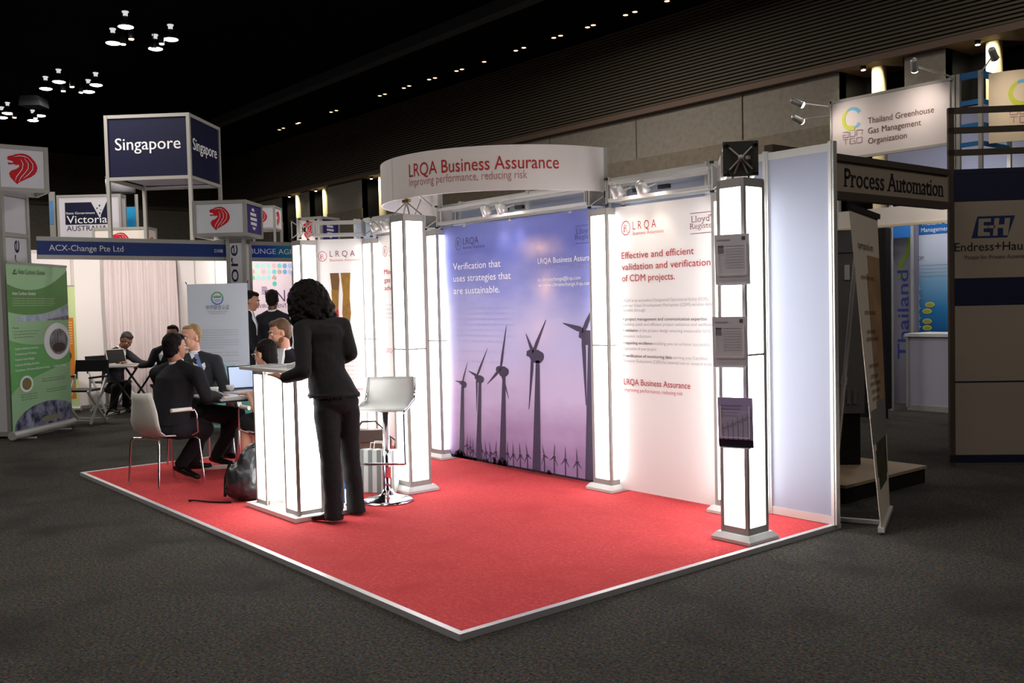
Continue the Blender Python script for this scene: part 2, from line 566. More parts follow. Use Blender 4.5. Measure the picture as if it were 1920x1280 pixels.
def clusterspot(x, y, z, label, group):
    t = thing('cluster_spotlight', label, 'spotlight', (x, y, z), 0, group)
    MB(Matrix.Translation((x, y, z))).lathe([(0.05, 0.16), (0.055, 0.02), (0.06, 0.0)], n=16).build('housing', STEEL, t)
    MB(Matrix.Translation((x, y, z))).lathe([(0.052, -0.001), (0.045, -0.02)], n=16).build('lens', mat('warm lens', (255, 214, 170), 0.3, emit=11), t)
    MB(Matrix.Translation((x, y, z))).tube([(0, 0, 0.15), (0, 0, 7.8-z)], 0.008, 6).build('stem', BLACK, t)
CL = [('nearest lamp cluster, above the big blue sign cube', [(-10.33, 3.92), (-11.67, 4.08), (-11.62, 4.95), (-10.72, 4.96)], [(-10.64, 4.12), (-11.12, 4.11), (-10.65, 4.74), (-11.10, 4.73)]),
      ('middle lamp cluster of the ceiling row', [(-15.91, 4.07), (-16.86, 4.0), (-16.63, 4.96), (-15.77, 4.9)], [(-16.25, 4.25), (-15.66, 4.3), (-16.18, 4.65)]),
      ('farthest lamp cluster of the ceiling row', [(-20.62, 3.9), (-21.35, 3.9), (-21.36, 4.72), (-20.51, 4.71)], [(-20.41, 4.02), (-20.22, 4.52)])]
for (lab, ps, ss), ce in zip(CL, (90, 150, 260)):
    for x, y in ps:
        pendant(x, y, 7.2, 'bright round pendant lamp in the '+lab, 'pendants of the '+lab)
    for x, y in ss:
        clusterspot(x, y, 7.06, 'small warm spotlight hanging in the '+lab, 'spotlights of the '+lab)
    cx = sum(p[0] for p in ps)/4; cy = sum(p[1] for p in ps)/4
    lamp('AREA', (cx, cy, 7.0), ce, (1, 0.96, 0.9), aim=(cx, cy, 0), size=1.0)
dl = [(-21.83, 12.77), (-21.48, 12.75), (-20.48, 12.77), (-20.31, 12.76), (-18.15, 12.79), (-17.84, 12.81), (-15.25, 12.83), (-14.98, 12.84), (-14.0, 12.87), (-13.69, 12.85), (-12.73, 12.88), (-12.49, 12.91), (-11.52, 12.94), (-11.29, 12.95), (-10.33, 12.96), (-9.02, 12.94), (-8.7, 12.93), (-7.62, 12.95), (-7.39, 12.96), (-6.53, 13.01), (-6.33, 13.0), (-5.37, 13.05), (-5.09, 13.05), (-4.18, 13.06)]
proto = None
for x, y in dl:
    if proto is None:
        proto = thing('downlight', 'small warm downlight in the ceiling row along the slatted wall', 'ceiling lamp', (x, y, 7.8), 0, 'downlights along the slatted wall')
        MB(Matrix.Translation((x, y, 7.8))).lathe([(0.075, 0.0), (0.075, -0.02), (0.06, -0.035)], n=16).build('trim_ring', STEEL, proto)
        MB(Matrix.Translation((x, y, 7.8))).lathe([(0.058, -0.02), (0.055, -0.04), (0.03, -0.048)], n=16).build('lens', mat('dim warm lens', (255, 205, 160), 0.3, emit=2.6), proto)
    else:
        copy_tree(proto, (x, y, 7.8), 0)
t = thing('ceiling_projector', 'grey projector hung on wires between two lamp clusters', 'projector', (-17.6, 3.88, 6.85))
m = MB(Matrix.Translation((-17.6, 3.88, 6.85)) @ Matrix.Rotation(YAW-pi/2, 4, 'Z'))
m.prism([(-0.27, -0.25, 0), (0.27, -0.25, 0), (0.25, -0.25, 0.2), (0.2, -0.25, 0.25), (-0.2, -0.25, 0.25), (-0.25, -0.25, 0.2)], (0, 0.5, 0))
m.build('body', mat('grey projector', (66, 66, 70), 0.6), t)
m = MB(Matrix.Translation((-17.6, 3.88, 6.85)))
for a, b in ((-0.15, -0.2), (0.15, 0.2), (-0.15, 0.2), (0.15, -0.2)):
    m.tube([(a, b, 0.24), (a*0.6, b*0.6, 0.95)], 0.006, 5)
m.build('hanging_wire', STEEL, t)

# ---------------------------------------------------------------- the red platform and its back wall
PZ = 0.03
RED_CARPET = carpet_mat('red carpet', (188, 68, 71),
    [((202, 82, 84), 0.45, 0.7, 40), ((183, 65, 69), 0.5, 0.7, 3.0), ((160, 52, 57), 0.55, 0.7, 120)], 220)
t = thing('stand_platform', 'low red carpeted platform with aluminium edging under the lit stand', 'platform', (3, 1.5, 0))
MB().box(0.03, 5.97, 0.03, 3.05, 0, PZ-0.002).build('carpet', RED_CARPET, t)
for nm, a in (('edge_strip', (0, 6, 0, 0.035)), ('edge_strip', (0, 6, 3.05, 3.08)), ('edge_strip', (0, 0.035, 0.035, 3.05)), ('edge_strip', (5.965, 6, 0.035, 3.05))):
    MB().box(a[0], a[1], a[2], a[3], 0, PZ+0.002).build(nm, mat('edge aluminium', (186, 184, 188), 0.45, 0.25), t)

t = thing('back_wall', 'grey panelled exhibition wall standing behind the banners on the red platform', 'exhibition wall', (3, 3.02, PZ))
edges = [0, 1, 2, 3, 4, 5, 5.5, 6.0]
for a, b in zip(edges[:-1], edges[1:]):
    p = MB().box(a+0.015, b-0.015, 3.012, 3.020, PZ+0.05, 2.44)
    p.build('panel', GREYPANEL, t)
    MB().box(a+0.015, b-0.015, 3.005, 3.03, 2.44, 2.49).build('top_rail', ALU, t)
    MB().box(a+0.015, b-0.015, 3.005, 3.03, PZ+0.002, PZ+0.055).build('bottom_rail', ALU, t)
for a in edges:
    m = MB()
    for k in range(8):                                 # octagonal slotted profile
        m.box(a-0.02, a+0.02, 2.998, 3.038, PZ+0.002, 2.5) if k == 0 else None
    m.box(a-0.006, a+0.006, 2.992, 2.998, PZ+0.002, 2.5)
    m.build('post', ALU, t)

# ---------------------------------------------------------------- glowing square columns
def corner_node(m, x, y, z0=2.25, z1=2.45, s=0.095):
    """open cube node of chords, plates and struts that joins columns and beams"""
    for a in (-1, 1):
        for b in (-1, 1):
            m.tube([(x+a*s, y+b*s, z0), (x+a*s, y+b*s, z1)], 0.006, 8, 0)
            m.tube([(x+a*s, y+b*s, z0+0.01), (x, y, (z0+z1)/2)], 0.006, 6, 0)
            m.tube([(x+a*s, y+b*s, z1-0.01), (x, y, (z0+z1)/2)], 0.006, 6, 0)
            for z in (z0, z1):
                m.lathe([(0.016, -0.008), (0.016, 0.008)], (x+a*s, y+b*s, z), 8, 1)
    m.lathe([(0.02, -0.025), (0.02, 0.025)], (x, y, (z0+z1)/2), 10, 1)

def light_column(x, y, label, node=True, plates=(), half=0.1, top=2.22, nodeplate=None):
    t = thing('light_column', label, 'light column', (x, y, PZ), 0, 'glowing square columns of the stand')
    m = MB()
    b, c = half+0.045, half+0.02
    m.add([(x-b, y-b, PZ+0.001), (x+b, y-b, PZ+0.001), (x+b, y+b, PZ+0.001), (x-b, y+b, PZ+0.001),
           (x-b, y-b, PZ+0.02), (x+b, y-b, PZ+0.02), (x+b, y+b, PZ+0.02), (x-b, y+b, PZ+0.02),
           (x-c, y-c, PZ+0.05), (x+c, y-c, PZ+0.05), (x+c, y+c, PZ+0.05), (x-c, y+c, PZ+0.05)],
          [(3, 2, 1, 0), (8, 9, 10, 11)]+[(i, (i+1) % 4, 4+(i+1) % 4, 4+i) for i in range(4)]+[(4+i, 4+(i+1) % 4, 8+(i+1) % 4, 8+i) for i in range(4)])
    m.build('base_plate', mat('light grey metal', (196, 198, 198), 0.5, 0.2), t)
    m = MB()
    z0 = PZ+0.05
    for a in (-1, 1):
        for d in (-1, 1):
            m.cbox((x+a*(half-0.011), y+d*(half-0.011), (z0+top)/2), (0.022, 0.022, top-z0))
            m.cbox((x+a*(half-0.004), y+d*(half-0.004), (z0+top)/2), (0.012, 0.012, top-z0))
    for z in (z0+0.02, 1.17, top-0.02):
        h = 0.04 if z != 1.17 else 0.012
        for a in (-1, 1):
            m.cbox((x+a*(half-0.006), y, z), (0.012, 2*half-0.04, h))
            m.cbox((x, y+a*(half-0.006), z), (2*half-0.04, 0.012, h))
    m.box(x-half, x+half, y-half, y+half, top, top+0.012)
    m.build('frame', ALU_D, t)
    for nx, ny in ((1, 0), (-1, 0), (0, 1), (0, -1)):
        p = MB()
        w_ = half-0.022
        cx, cy = x+nx*(half-0.012), y+ny*(half-0.012)
        if nx:
            p.cbox((cx, cy, (z0+top)/2), (0.006, 2*w_, top-z0-0.06))
        else:
            p.cbox((cx, cy, (z0+top)/2), (2*w_, 0.006, top-z0-0.06))
        p.build('light_panel', LIGHTBOX, t)
    if node:
        m = MB(); corner_node(m, x, y)
        m.build('truss_node', [ALU, STEEL], t)
    if nodeplate:
        m = MB()
        for nx, ny in nodeplate:
            cx, cy = x+nx*0.106, y+ny*0.106
            if nx: m.cbox((cx, cy, 2.35), (0.006, 0.21, 0.21))
            else: m.cbox((cx, cy, 2.35), (0.21, 0.006, 0.21))
            for a in (-1, 1):
                for e in (-1, 1):
                    p = (cx+nx*0.006+(a*0.085 if not nx else 0), cy+ny*0.006+(a*0.085 if nx else 0), 2.35+e*0.085)
                    m.lathe([(0.014, -0.006), (0.014, 0.006)], p, 8, 1, (nx, ny, 0))
                    m.tube([(p[0]+nx*0.004, p[1]+ny*0.004, p[2]), (cx+nx*0.03, cy+ny*0.03, 2.35)], 0.005, 6, 2)
            m.lathe([(0.018, 0.01), (0.018, 0.045)], (cx, cy, 2.35), 10, 2, (nx, ny, 0))
        m.build('end_plate', [STEEL, BLACK, ALU], t)
    return t

F1 = (5.81, 2.32); F2 = (3.0, 1.74)
P1 = (5.31, 2.885); P2 = (4.1, 2.88); P3 = (1.82, 2.88); P4 = (0.61, 2.885); P5 = (0.11, 2.32)
light_column(*F1, 'frontmost glowing column with three leaflet holders, at the platform corner', node=False)
light_column(*F2, 'glowing column behind the bar stool, under the curved white fascia', node=False)
light_column(*P1, 'glowing column hidden partly behind the column with leaflet holders')
light_column(*P2, 'glowing column between the wind turbine banner and the validation banner')
light_column(*P3, 'glowing column on the far edge of the wind turbine banner')
light_column(*P4, 'glowing column beside the banner with walking legs, nearer the curved fascia')
light_column(*P5, 'glowing column behind the head of the woman at the counter')
# the front column under the fascia carries a tripod bracket instead of a node
t = thing('fascia_bracket', 'small metal tripod bracket between glowing column and curved fascia', 'bracket', (F2[0], F2[1], 2.232))
m = MB()
for a in (-1, 1):
    for b in (-1, 1):
        m.tube([(F2[0]+a*0.085, F2[1]+b*0.085, 2.235), (F2[0], F2[1], 2.34)], 0.006, 6)
m.tube([(F2[0], F2[1], 2.3), (F2[0], F2[1], 2.368)], 0.012, 8)
m.box(F2[0]-0.045, F2[0]+0.045, F2[1]-0.012, F2[1]+0.012, 2.335, 2.36, 1)
m.tube([(F2[0]+0.09, F2[1]+0.02, 2.235), (F2[0]+0.03, F2[1]+0.12, 2.368)], 0.004, 6)
m.build('struts', [ALU_D, mat('brass clamp', (150, 120, 60), 0.4, 0.8)], t)

# ---------------------------------------------------------------- truss beams on the columns
def truss_beam(a, b, label, gap=0.11):
    A, B = Vector((*a, 0)), Vector((*b, 0))
    d = (B-A).normalized(); n = Vector((-d.y, d.x, 0))
    A, B = A+d*gap, B-d*gap
    t = thing('truss_beam', label, 'truss beam', tuple((A+B)/2+Vector((0, 0, 2.29))), 0, 'truss beams over the stand')
    for s in (-1, 1):
        for z in (2.285, 2.415):
            o = Vector((0, 0, z))+n*s*0.085
            m = MB()
            m.bar(A+o, B+o, 0.03, 0.026)
            m.build('chord', ALU, t)
    for P, s in ((A, 1), (B, -1)):
        m = MB()
        q = P+d*s*0.005
        m.bar(q+Vector((0, 0, 2.27)), q+Vector((0, 0, 2.43)), 0.21, 0.008, up=d)
        m.build('end_plate', ALU_D, t)
    m = MB()
    for s in (-1, 1):
        for k in range(2):
            P = A+(B-A)*(0.02+k*0.96)
            m.tube([P+n*s*0.085+Vector((0, 0, 2.285)), P+n*s*0.085+Vector((0, 0, 2.415))], 0.008, 6)
    m.build('spacer', ALU, t)
    return t
truss_beam(P5, P4, 'short truss beam over the banner with walking legs')
truss_beam(P4, P3, 'truss beam over the greenhouse gas banner behind the fascia column')
truss_beam(P3, P2, 'long truss beam over the wind turbine banner')
truss_beam(P2, P1, 'truss beam over the white validation banner')
truss_beam(P1, F1, 'short diagonal truss beam behind the frontmost glowing column', 0.16)

# dark end plate of the diagonal beam, on top of the frontmost column
t = thing('truss_end_cube', 'dark square truss end plate on top of the frontmost glowing column', 'truss end', (F1[0], F1[1], 2.24))
pd = (Vector((*F1, 0))-Vector((*P1, 0))).normalized(); pn = Vector((-pd.y, pd.x, 0))
c = Vector((F1[0], F1[1], 2.352))+pd*0.06
m = MB(); m.bar(c-Vector((0, 0, 0.104)), c+Vector((0, 0, 0.104)), 0.208, 0.008, up=pd); m.build('plate', mat('plate steel', (70, 68, 64), 0.45, 0.4), t)
for a in (-1, 1):
    for e in (-1, 1):
        q = c+pn*a*0.086+Vector((0, 0, e*0.086))
        m = MB(); m.lathe([(0.015, 0.004), (0.015, 0.012)], q, 10, 0, pd); m.build('corner_bolt', BLACK, t)
        m = MB(); m.tube([q-pn*a*0.02+pd*0.008-Vector((0, 0, e*0.02)), c+pd*0.035], 0.006, 6); m.build('strut', ALU_D, t)
        m = MB(); m.tube([q-pd*0.004, q-pd*0.21], 0.013, 8); m.build('chord', ALU, t)
m = MB(); m.lathe([(0.018, 0.02), (0.018, 0.05)], c, 12, 0, pd); m.cbox(c+pd*0.035+pn*0.04, (0.02, 0.02, 0.02)); m.build('hub', ALU_D, t)
for s in (-1, 1):
    m = MB(); m.tube([c+pd*0.03, Vector((F1[0], F1[1], 2.236))+pd*0.05+pn*s*0.05], 0.006, 6); m.build('leg_strut', ALU_D, t)

# ---------------------------------------------------------------- spotlights clamped on the beams
def beam_spot(x, label, energy):
    y, z = 2.76, 2.33
    t = thing('beam_spotlight', label, 'spotlight', (x, y, z))
    m = MB(); m.tube([(x+0.02, y+0.035, z+0.03), (x, y-0.06, z+0.0)], 0.008, 6); m.build('arm', ALU, t)
    c = Vector((x, y-0.09, z-0.01)); ax = Vector((0.0, 0.55, -0.83)).normalized()
    MB().lathe([(0.022, -0.06), (0.04, -0.045), (0.045, 0.0), (0.05, 0.03)], c, 16, 0, ax).build('housing', ALU, t)
    MB().lathe([(0.047, 0.0), (0.04, 0.004)], c+ax*0.028, 16, 0, ax).build('lens', mat('halogen lens', (255, 240, 222), 0.3, emit=10), t)
    MB().cbox((x+0.11, y+0.02, z), (0.1, 0.03, 0.03)).build('transformer_box', BLACK, t)
    lamp('SPOT', c+ax*0.05, energy, (1.0, 0.86, 0.72), aim=(x, 2.87, 1.8), size=0.03, angle=75, blend=1.0, parent=t)
beam_spot(2.84, 'spotlight on the long beam, nearer the fascia column', 4)
beam_spot(3.05, 'spotlight on the long beam, nearer the validation banner', 4)
beam_spot(4.43, 'spotlight above the red lettering logo of the validation banner', 4)
beam_spot(4.68, 'spotlight above the middle of the validation banner', 4)
beam_spot(0.98, 'spotlight above the banner beside the walking legs banner', 3)
beam_spot(1.18, 'spotlight close beside the fascia column on the rear beam', 3)

# ---------------------------------------------------------------- printed marks shared by the banners
def lloyds(m, fn, u, v, w_, h, mi):
    m.rect(fn, u, v+h-0.004, u+w_, v+h, mi)
    m.rect(fn, u, v, u+w_, v+0.004, mi)
    m.text(fn, "Lloyd's", u+w_*0.06, v+h*0.55, h*0.30, w_*0.9, mi, -0.012, serif=True)
    m.text(fn, 'Register', u+w_*0.0, v+h*0.24, h*0.27, w_*0.98, mi, -0.012, serif=True)
def emblem_r(m, fn, u, v, r, mi):
    m.disc(fn, u, v, r*0.86, r, mi, 32, inner=0.9)
    m.text(fn, 'R', u, v-r*0.5, r*1.0, r*0.62, mi, -0.02, 'c')
    m.rect(fn, u-r*0.52, v-r*0.5, u-r*0.08, v-r*0.44, mi)
    m.rect(fn, u-r*0.36, v-r*0.5, u-r*0.30, v+r*0.3, mi)
    m.rect(fn, u+r*0.25, v-r*0.62, u+r*0.6, v-r*0.56, mi)

# mural with the wind turbines
t = thing('mural_banner', 'tall blue and lilac banner printed with wind turbines', 'banner', (2.96, 2.87, 0))
MURAL = ramp_mat('mural sky print', 2, [(0.0, (124, 102, 144)), (0.35, (158, 136, 176)), (0.8, (184, 172, 206)), (1.3, (172, 172, 214)), (1.75, (128, 134, 200)), (2.0, (104, 112, 188)), (2.25, (118, 128, 198))], 0.6, (2.2, 0.32, (0.7, 1, 1.6)))
nt = MURAL.node_tree
rampn = [n for n in nt.nodes if n.type == 'VALTORGB'][0]; bs = nt.nodes['Principled BSDF']
tc = nt.nodes.new('ShaderNodeTexCoord'); prev = rampn.outputs['Color']
nz = nt.nodes.new('ShaderNodeTexNoise'); nz.inputs['Scale'].default_value = 3.5; nz.inputs['Detail'].default_value = 5
nt.links.new(tc.outputs['Object'], nz.inputs['Vector'])
for cx, cz, sx, sz, amt in ((0.36, 1.98, 0.42, 0.17, 0.75), (0.42, 1.65, 0.26, 0.3, 0.55), (0.3, 1.3, 0.5, 0.3, 0.35)):   # printed pink clouds
    mp = nt.nodes.new('ShaderNodeMapping'); mp.vector_type = 'TEXTURE'
    mp.inputs['Location'].default_value = (cx, 0, cz); mp.inputs['Scale'].default_value = (sx, 1, sz)
    nt.links.new(tc.outputs['Object'], mp.inputs['Vector'])
    g = nt.nodes.new('ShaderNodeTexGradient'); g.gradient_type = 'QUADRATIC_SPHERE'
    nt.links.new(mp.outputs['Vector'], g.inputs['Vector'])
    mu = nt.nodes.new('ShaderNodeMath'); mu.operation = 'MULTIPLY'; nt.links.new(g.outputs['Fac'], mu.inputs[0]); nt.links.new(nz.outputs['Fac'], mu.inputs[1])
    m2 = nt.nodes.new('ShaderNodeMath'); m2.operation = 'MULTIPLY'; m2.inputs[1].default_value = amt*3.0; m2.use_clamp = True; nt.links.new(mu.outputs[0], m2.inputs[0])
    mx = nt.nodes.new('ShaderNodeMix'); mx.data_type = 'RGBA'
    nt.links.new(m2.outputs[0], mx.inputs['Factor']); nt.links.new(prev, mx.inputs['A']); mx.inputs['B'].default_value = tuple(lin((220, 196, 216)))+(1,)
    prev = mx.outputs['Result']
nt.links.new(prev, bs.inputs['Base Color'])
m = MB()
m.box(1.925, 3.995, 2.862, 2.868, 0.055, 2.25, 0)
TURB = mat('turbine print', (62, 54, 78), 0.7)
DARKP = mat('silhouette print', (26, 18, 34), 0.7)
FAINT = mat('faint lilac ink', (164, 160, 204), 0.7)
fn = lambda u, v: Vector((u, 2.860, v))
fn2 = lambda u, v: Vector((u, 2.8592, v))
def blade(hub, tip, w_, mi=1):
    h = Vector((hub[0], hub[1])); q = Vector((tip[0], tip[1])); d = (q-h); L = d.length; d = d/L; n = Vector((-d.y, d.x))
    pts = [h-n*w_*0.35, h+d*L*0.18-n*w_*0.5, q-n*w_*0.08, q+n*w_*0.08, h+d*L*0.3+n*w_*0.45, h+n*w_*0.35]
    m.shape(fn2, [tuple(p) for p in pts], mi)
def turbine(tw, hub, tips, nac, w_):
    m.shape(fn, tw[::-1], 1)
    x0_, z1_, x1_, z0_ = nac
    h_ = z1_-z0_; l_ = x1_-x0_
    m.shape(fn, [(x0_, z1_-h_*0.15), (x0_-l_*0.03, z1_-h_*0.5), (x0_+l_*0.15, z0_+h_*0.4), (x0_+l_*0.3, z0_), (x0_+l_*0.8, z0_), (x0_+l_*0.95, z0_+h_*0.25), (x1_, z0_+h_*0.5), (x1_-l_*0.05, z1_-h_*0.25), (x1_-l_*0.35, z1_-h_*0.02), (x0_+l_*0.2, z1_)], 1)
    for q in tips: blade(hub, q, w_)
turbine([(3.881, 1.17), (3.946, 1.17), (3.962, 0.06), (3.817, 0.06)], (3.83, 1.28), [(3.985, 1.51), (3.589, 1.341), (3.846, 0.677)], (3.78, 1.285, 3.985, 1.165), 0.05)
turbine([(3.232, 1.02), (3.282, 1.02), (3.265, 0.061), (3.155, 0.064)], (3.198, 1.086), [(3.376, 1.368), (3.109, 1.246), (3.128, 0.595)], (3.115, 1.115, 3.343, 1.0), 0.042)
turbine([(2.769, 0.868), (2.813, 0.87), (2.792, 0.071), (2.693, 0.071)], (2.744, 0.928), [(2.843, 1.316), (2.546, 0.783), (2.855, 0.667)], (2.681, 0.955, 2.864, 0.865), 0.036)
turbine([(2.415, 0.794), (2.457, 0.796), (2.423, 0.057), (2.341, 0.065)], (2.392, 0.851), [(2.563, 1.11), (2.264, 0.892), (2.375, 0.519)], (2.359, 0.86, 2.501, 0.79), 0.03)
turbine([(2.139, 0.739), (2.183, 0.741), (2.161, 0.081), (2.081, 0.09)], (2.161, 0.776), [(2.25, 0.97), (2.05, 0.79), (2.15, 0.53)], (2.12, 0.795, 2.23, 0.73), 0.024)
for i, (u, v) in enumerate([(2.209, 0.187), (2.26, 0.174), (2.302, 0.149), (2.437, 0.163), (2.502, 0.153), (2.572, 0.154), (2.646, 0.168), (2.814, 0.175), (2.897, 0.172), (2.994, 0.177), (3.092, 0.188), (3.316, 0.207), (3.441, 0.21), (3.581, 0.204), (3.724, 0.2)]):
    m.shape(fn, [(u-0.006, v), (u-0.009, 0.06), (u+0.009, 0.06), (u+0.006, v)], 1)
    m.rect(fn, u-0.018, v-0.008, u+0.022, v+0.008, 1)
    for k in range(3):
        a = radians(95+(i*47) % 40-20+120*k)
        blade((u, v), (u+0.11*0.6*cos(a), v+0.11*sin(a)), 0.014)
for u, v, r in ((2.09, 0.09, 0.055), (2.05, 0.08, 0.05), (2.14, 0.075, 0.05), (2.2, 0.06, 0.03), (2.26, 0.06, 0.025), (2.739, 0.085, 0.06), (2.7, 0.07, 0.04), (2.78, 0.07, 0.04), (2.622, 0.1, 0.024), (2.63, 0.07, 0.03), (2.52, 0.075, 0.02), (3.376, 0.066, 0.03), (2.33, 0.06, 0.03)):
    pts = [(u+r*(0.75+0.35*RND.random())*cos(k*pi/6), max(0.056, v+r*(0.75+0.35*RND.random())*sin(k*pi/6))) for k in range(12)]
    m.shape(fn2, pts, 2)
m.rect(fn2, 1.925, 0.055, 3.995, 0.072, 2)
for i in range(40):
    u = 1.95+0.55*i/40+0.02*RND.random(); h = 0.02*RND.random()+0.01
    m.shape(fn2, [(u-0.012, 0.07), (u+0.012, 0.07), (u+0.002, 0.07+h)], 2)
lloyds(m, fn, 3.758, 1.983, 0.25, 0.144, 4)
m.disc(fn, 2.15, 2.085, 0.05, 0.06, 4, 28, inner=0.9); m.text(fn, 'R', 2.15, 2.06, 0.055, 0.04, 4, 0, 'c')
m.text(fn, 'LRQA', 2.225, 2.072, 0.06, 0.24, 4); m.text(fn, 'Business Assurance', 2.225, 2.03, 0.028, 0.33, 4)
for st, v, w_ in (('Verification that', 1.842, 0.72), ('uses strategies that', 1.73, 0.86), ('are sustainable.', 1.614, 0.70)):
    m.text(fn, st, 2.06, v, 0.062, w_, 3, 0.012)
m.text(fn, 'LRQA Business Assurance', 3.287, 1.843, 0.045, 0.73, 3, 0.012)
m.text(fn, 'Improving performance, reducing risk', 3.287, 1.796, 0.026, 0.66, 5)
m.text(fn, 'e: climatechange@lrqa.com', 3.287, 1.695, 0.030, 0.524, 3, 0.008)
m.text(fn, 'w: www.climatechange.lrqa.com', 3.287, 1.648, 0.030, 0.645, 3, 0.008)
for i, (st, w_) in enumerate((('At LRQA Business Assurance, the CDM project', 0.88), ('team helps you meet the highest standards of', 0.86), ('verification expertise with local assessors who', 0.83), ('are based near your sites and who understand', 0.85), ('the climate change rules. LRQA has helped to', 0.82), ('register projects around the world and to carry', 0.84), ('the verified results of your clean energy.', 0.72))):
    m.text(fn, st, 2.088, 1.468-i*0.051, 0.027, w_, 5)
m.text(fn, 'Demographics made up from areas', 2.123, 1.07, 0.025, 0.70, 5)
m.text(fn, 'For a full list visit our website', 2.119, 0.975, 0.025, 0.60, 5)
m.build('printed_sheet', [MURAL, TURB, DARKP, WHITE_INK, mat('slate ink', (66, 66, 108), 0.7), FAINT], t)
m = MB()
for x in (2.25, 2.92, 3.7):
    m.tube([(x, 2.865, 2.25), (x, 2.865, 2.272)], 0.006, 6)
    m.cbox((x, 2.865, 2.243), (0.04, 0.012, 0.014))
m.build('hanging_clip', ALU, t)

# white validation banner
t = thing('validation_banner', 'white banner with red heading about validation and verification projects', 'banner', (4.72, 2.87, 0))
m = MB()
m.box(4.21, 5.195, 2.862, 2.868, 0.05, 2.235, 0)
emblem_r(m, fn, 4.323, 2.068, 0.055, 1)
m.text(fn, 'L R Q A', 4.396, 2.051, 0.062, 0.237, 1, -0.008)
m.text(fn, 'Business Assurance', 4.396, 2.010, 0.026, 0.31, 2)
lloyds(m, fn, 4.958, 1.977, 0.228, 0.148, 3)
for st, v, w_ in (('Effective and efficient', 1.835, 0.715), ('validation and verification', 1.748, 0.862), ('of CDM projects.', 1.661, 0.532)):
    m.text(fn, st, 4.273, v, 0.05, w_, 1, 0.006)
rows = [('LRQA is an accredited Designated Operational Entity (DOE),', 1.504, 0.84, 4, 0), ('and our Clean Development Mechanism (CDM) services deliver', 1.466, 0.9, 4, 0), ('benefits through:', 1.43, 0.24, 4, 0),
        ('• project management and communication expertise', 1.362, 0.82, 5, 0.006), ('enabling quick and efficient project validation and verification', 1.322, 0.9, 4, 0),
        ('• validation', 1.276, 0.155, 5, 0.006), ('enabling the project design ensuring measurable GHG', 1.276, 0.0, 4, 0), ('emission reductions', 1.232, 0.29, 4, 0),
        ('• reporting excellence', 1.180, 0.30, 5, 0.006), ('registration of your project', 1.137, 0.34, 4, 0),
        ('• verification of monitoring data', 1.081, 0.49, 5, 0.006), ('Emission Reductions (CER) for internal use or onward trade', 1.042, 0.86, 4, 0)]
for st, v, w_, mi, bd in rows:
    if w_: m.text(fn, st, 4.276, v, 0.022, w_, mi, bd)
m.text(fn, 'of the project design ensuring measurable GHG', 4.44, 1.276, 0.022, 0.69, 4)
m.text(fn, 'enabling you to achieve successful', 4.585, 1.180, 0.022, 0.53, 4)
m.text(fn, 'earning you Certified', 4.775, 1.081, 0.022, 0.32, 4)
m.text(fn, 'LRQA Business Assurance', 4.274, 0.868, 0.046, 0.662, 1, 0.004)
m.text(fn, 'Improving performance, reducing risk', 4.277, 0.816, 0.028, 0.588, 2)
m.build('printed_sheet', [BANNER, RED_INK, PINK_INK, mat('maroon ink', (126, 62, 66), 0.7), GREY_INK, DGREY_INK], t)

# the banner beyond the fascia column
t = thing('greenhouse_banner', 'white banner with red heading partly hidden by the fascia column', 'banner', (1.22, 2.87, 0))
m = MB()
m.box(0.72, 1.71, 2.862, 2.868, 0.05, 2.25, 0)
emblem_r(m, fn, 0.855, 2.087, 0.055, 1)
m.text(fn, 'L R Q A', 0.933, 2.072, 0.062, 0.237, 1, -0.008)
m.text(fn, 'Business Assurance', 0.933, 2.03, 0.026, 0.31, 2)
lloyds(m, fn, 1.50, 1.988, 0.2, 0.15, 3)
for st, v, w_ in (('Managing greenhouse', 1.848, 0.87), ('gas emissions business', 1.763, 0.87), ('advantage.', 1.68, 0.42)):
    m.text(fn, st, 0.822, v, 0.05, w_, 1, 0.004)
for i, st in enumerate(('Our climate change assessors help you', 'measure, report and verify your gas', 'emissions, giving confidence to you', 'and to everyone with an interest')):
    m.text(fn, st, 0.822, 1.52-i*0.045, 0.022, 0.6+0.04*(i % 2), 4)
m.text(fn, 'LRQA Business Assurance', 0.822, 1.03, 0.046, 0.662, 2)
m.build('printed_sheet', [BANNER, RED_INK, PINK_INK, mat('maroon ink', (126, 62, 66), 0.7), GREY_INK], t)

# banner with the walking legs, set across the corner
dx = Vector((0.5, 0.565, 0)).normalized()
t = thing('walking_legs_banner', 'white banner with a photograph of walking legs in khaki trousers', 'banner', (0.36, 2.6, 0))
O = Vector((P5[0], P5[1], 0))
m = MB()
A, B = O+dx*0.12, O+dx*0.64
m.prism([A+Vector((0, 0, 0.05)), B+Vector((0, 0, 0.05)), B+Vector((0, 0, 2.24)), A+Vector((0, 0, 2.24))], Vector((-dx.y, dx.x, 0))*0.006, 0)
fl = plane(O, dx, (0, 0, 1), 0.0015)
fl2 = plane(O, dx, (0, 0, 1), 0.0022)
KH = mat('khaki print', (150, 112, 44), 0.7, noise=(14, 0.3, (116, 84, 40)))
KH2 = mat('brown print', (104, 76, 44), 0.7)
emblem_r(m, fl, 0.19, 2.06, 0.055, 1)
m.text(fl, 'L R Q A', 0.27, 2.055, 0.062, 0.27, 3, -0.005)
m.text(fl, 'Business Assurance', 0.27, 2.006, 0.026, 0.33, 2)
m.shape(fl, [(0.265, 1.88), (0.36, 1.88), (0.365, 1.8), (0.35, 1.62), (0.345, 1.5), (0.285, 1.46), (0.285, 1.55), (0.28, 1.7)], 5)
m.shape(fl2, [(0.275, 1.70), (0.355, 1.70), (0.345, 1.5), (0.285, 1.46)], 6)
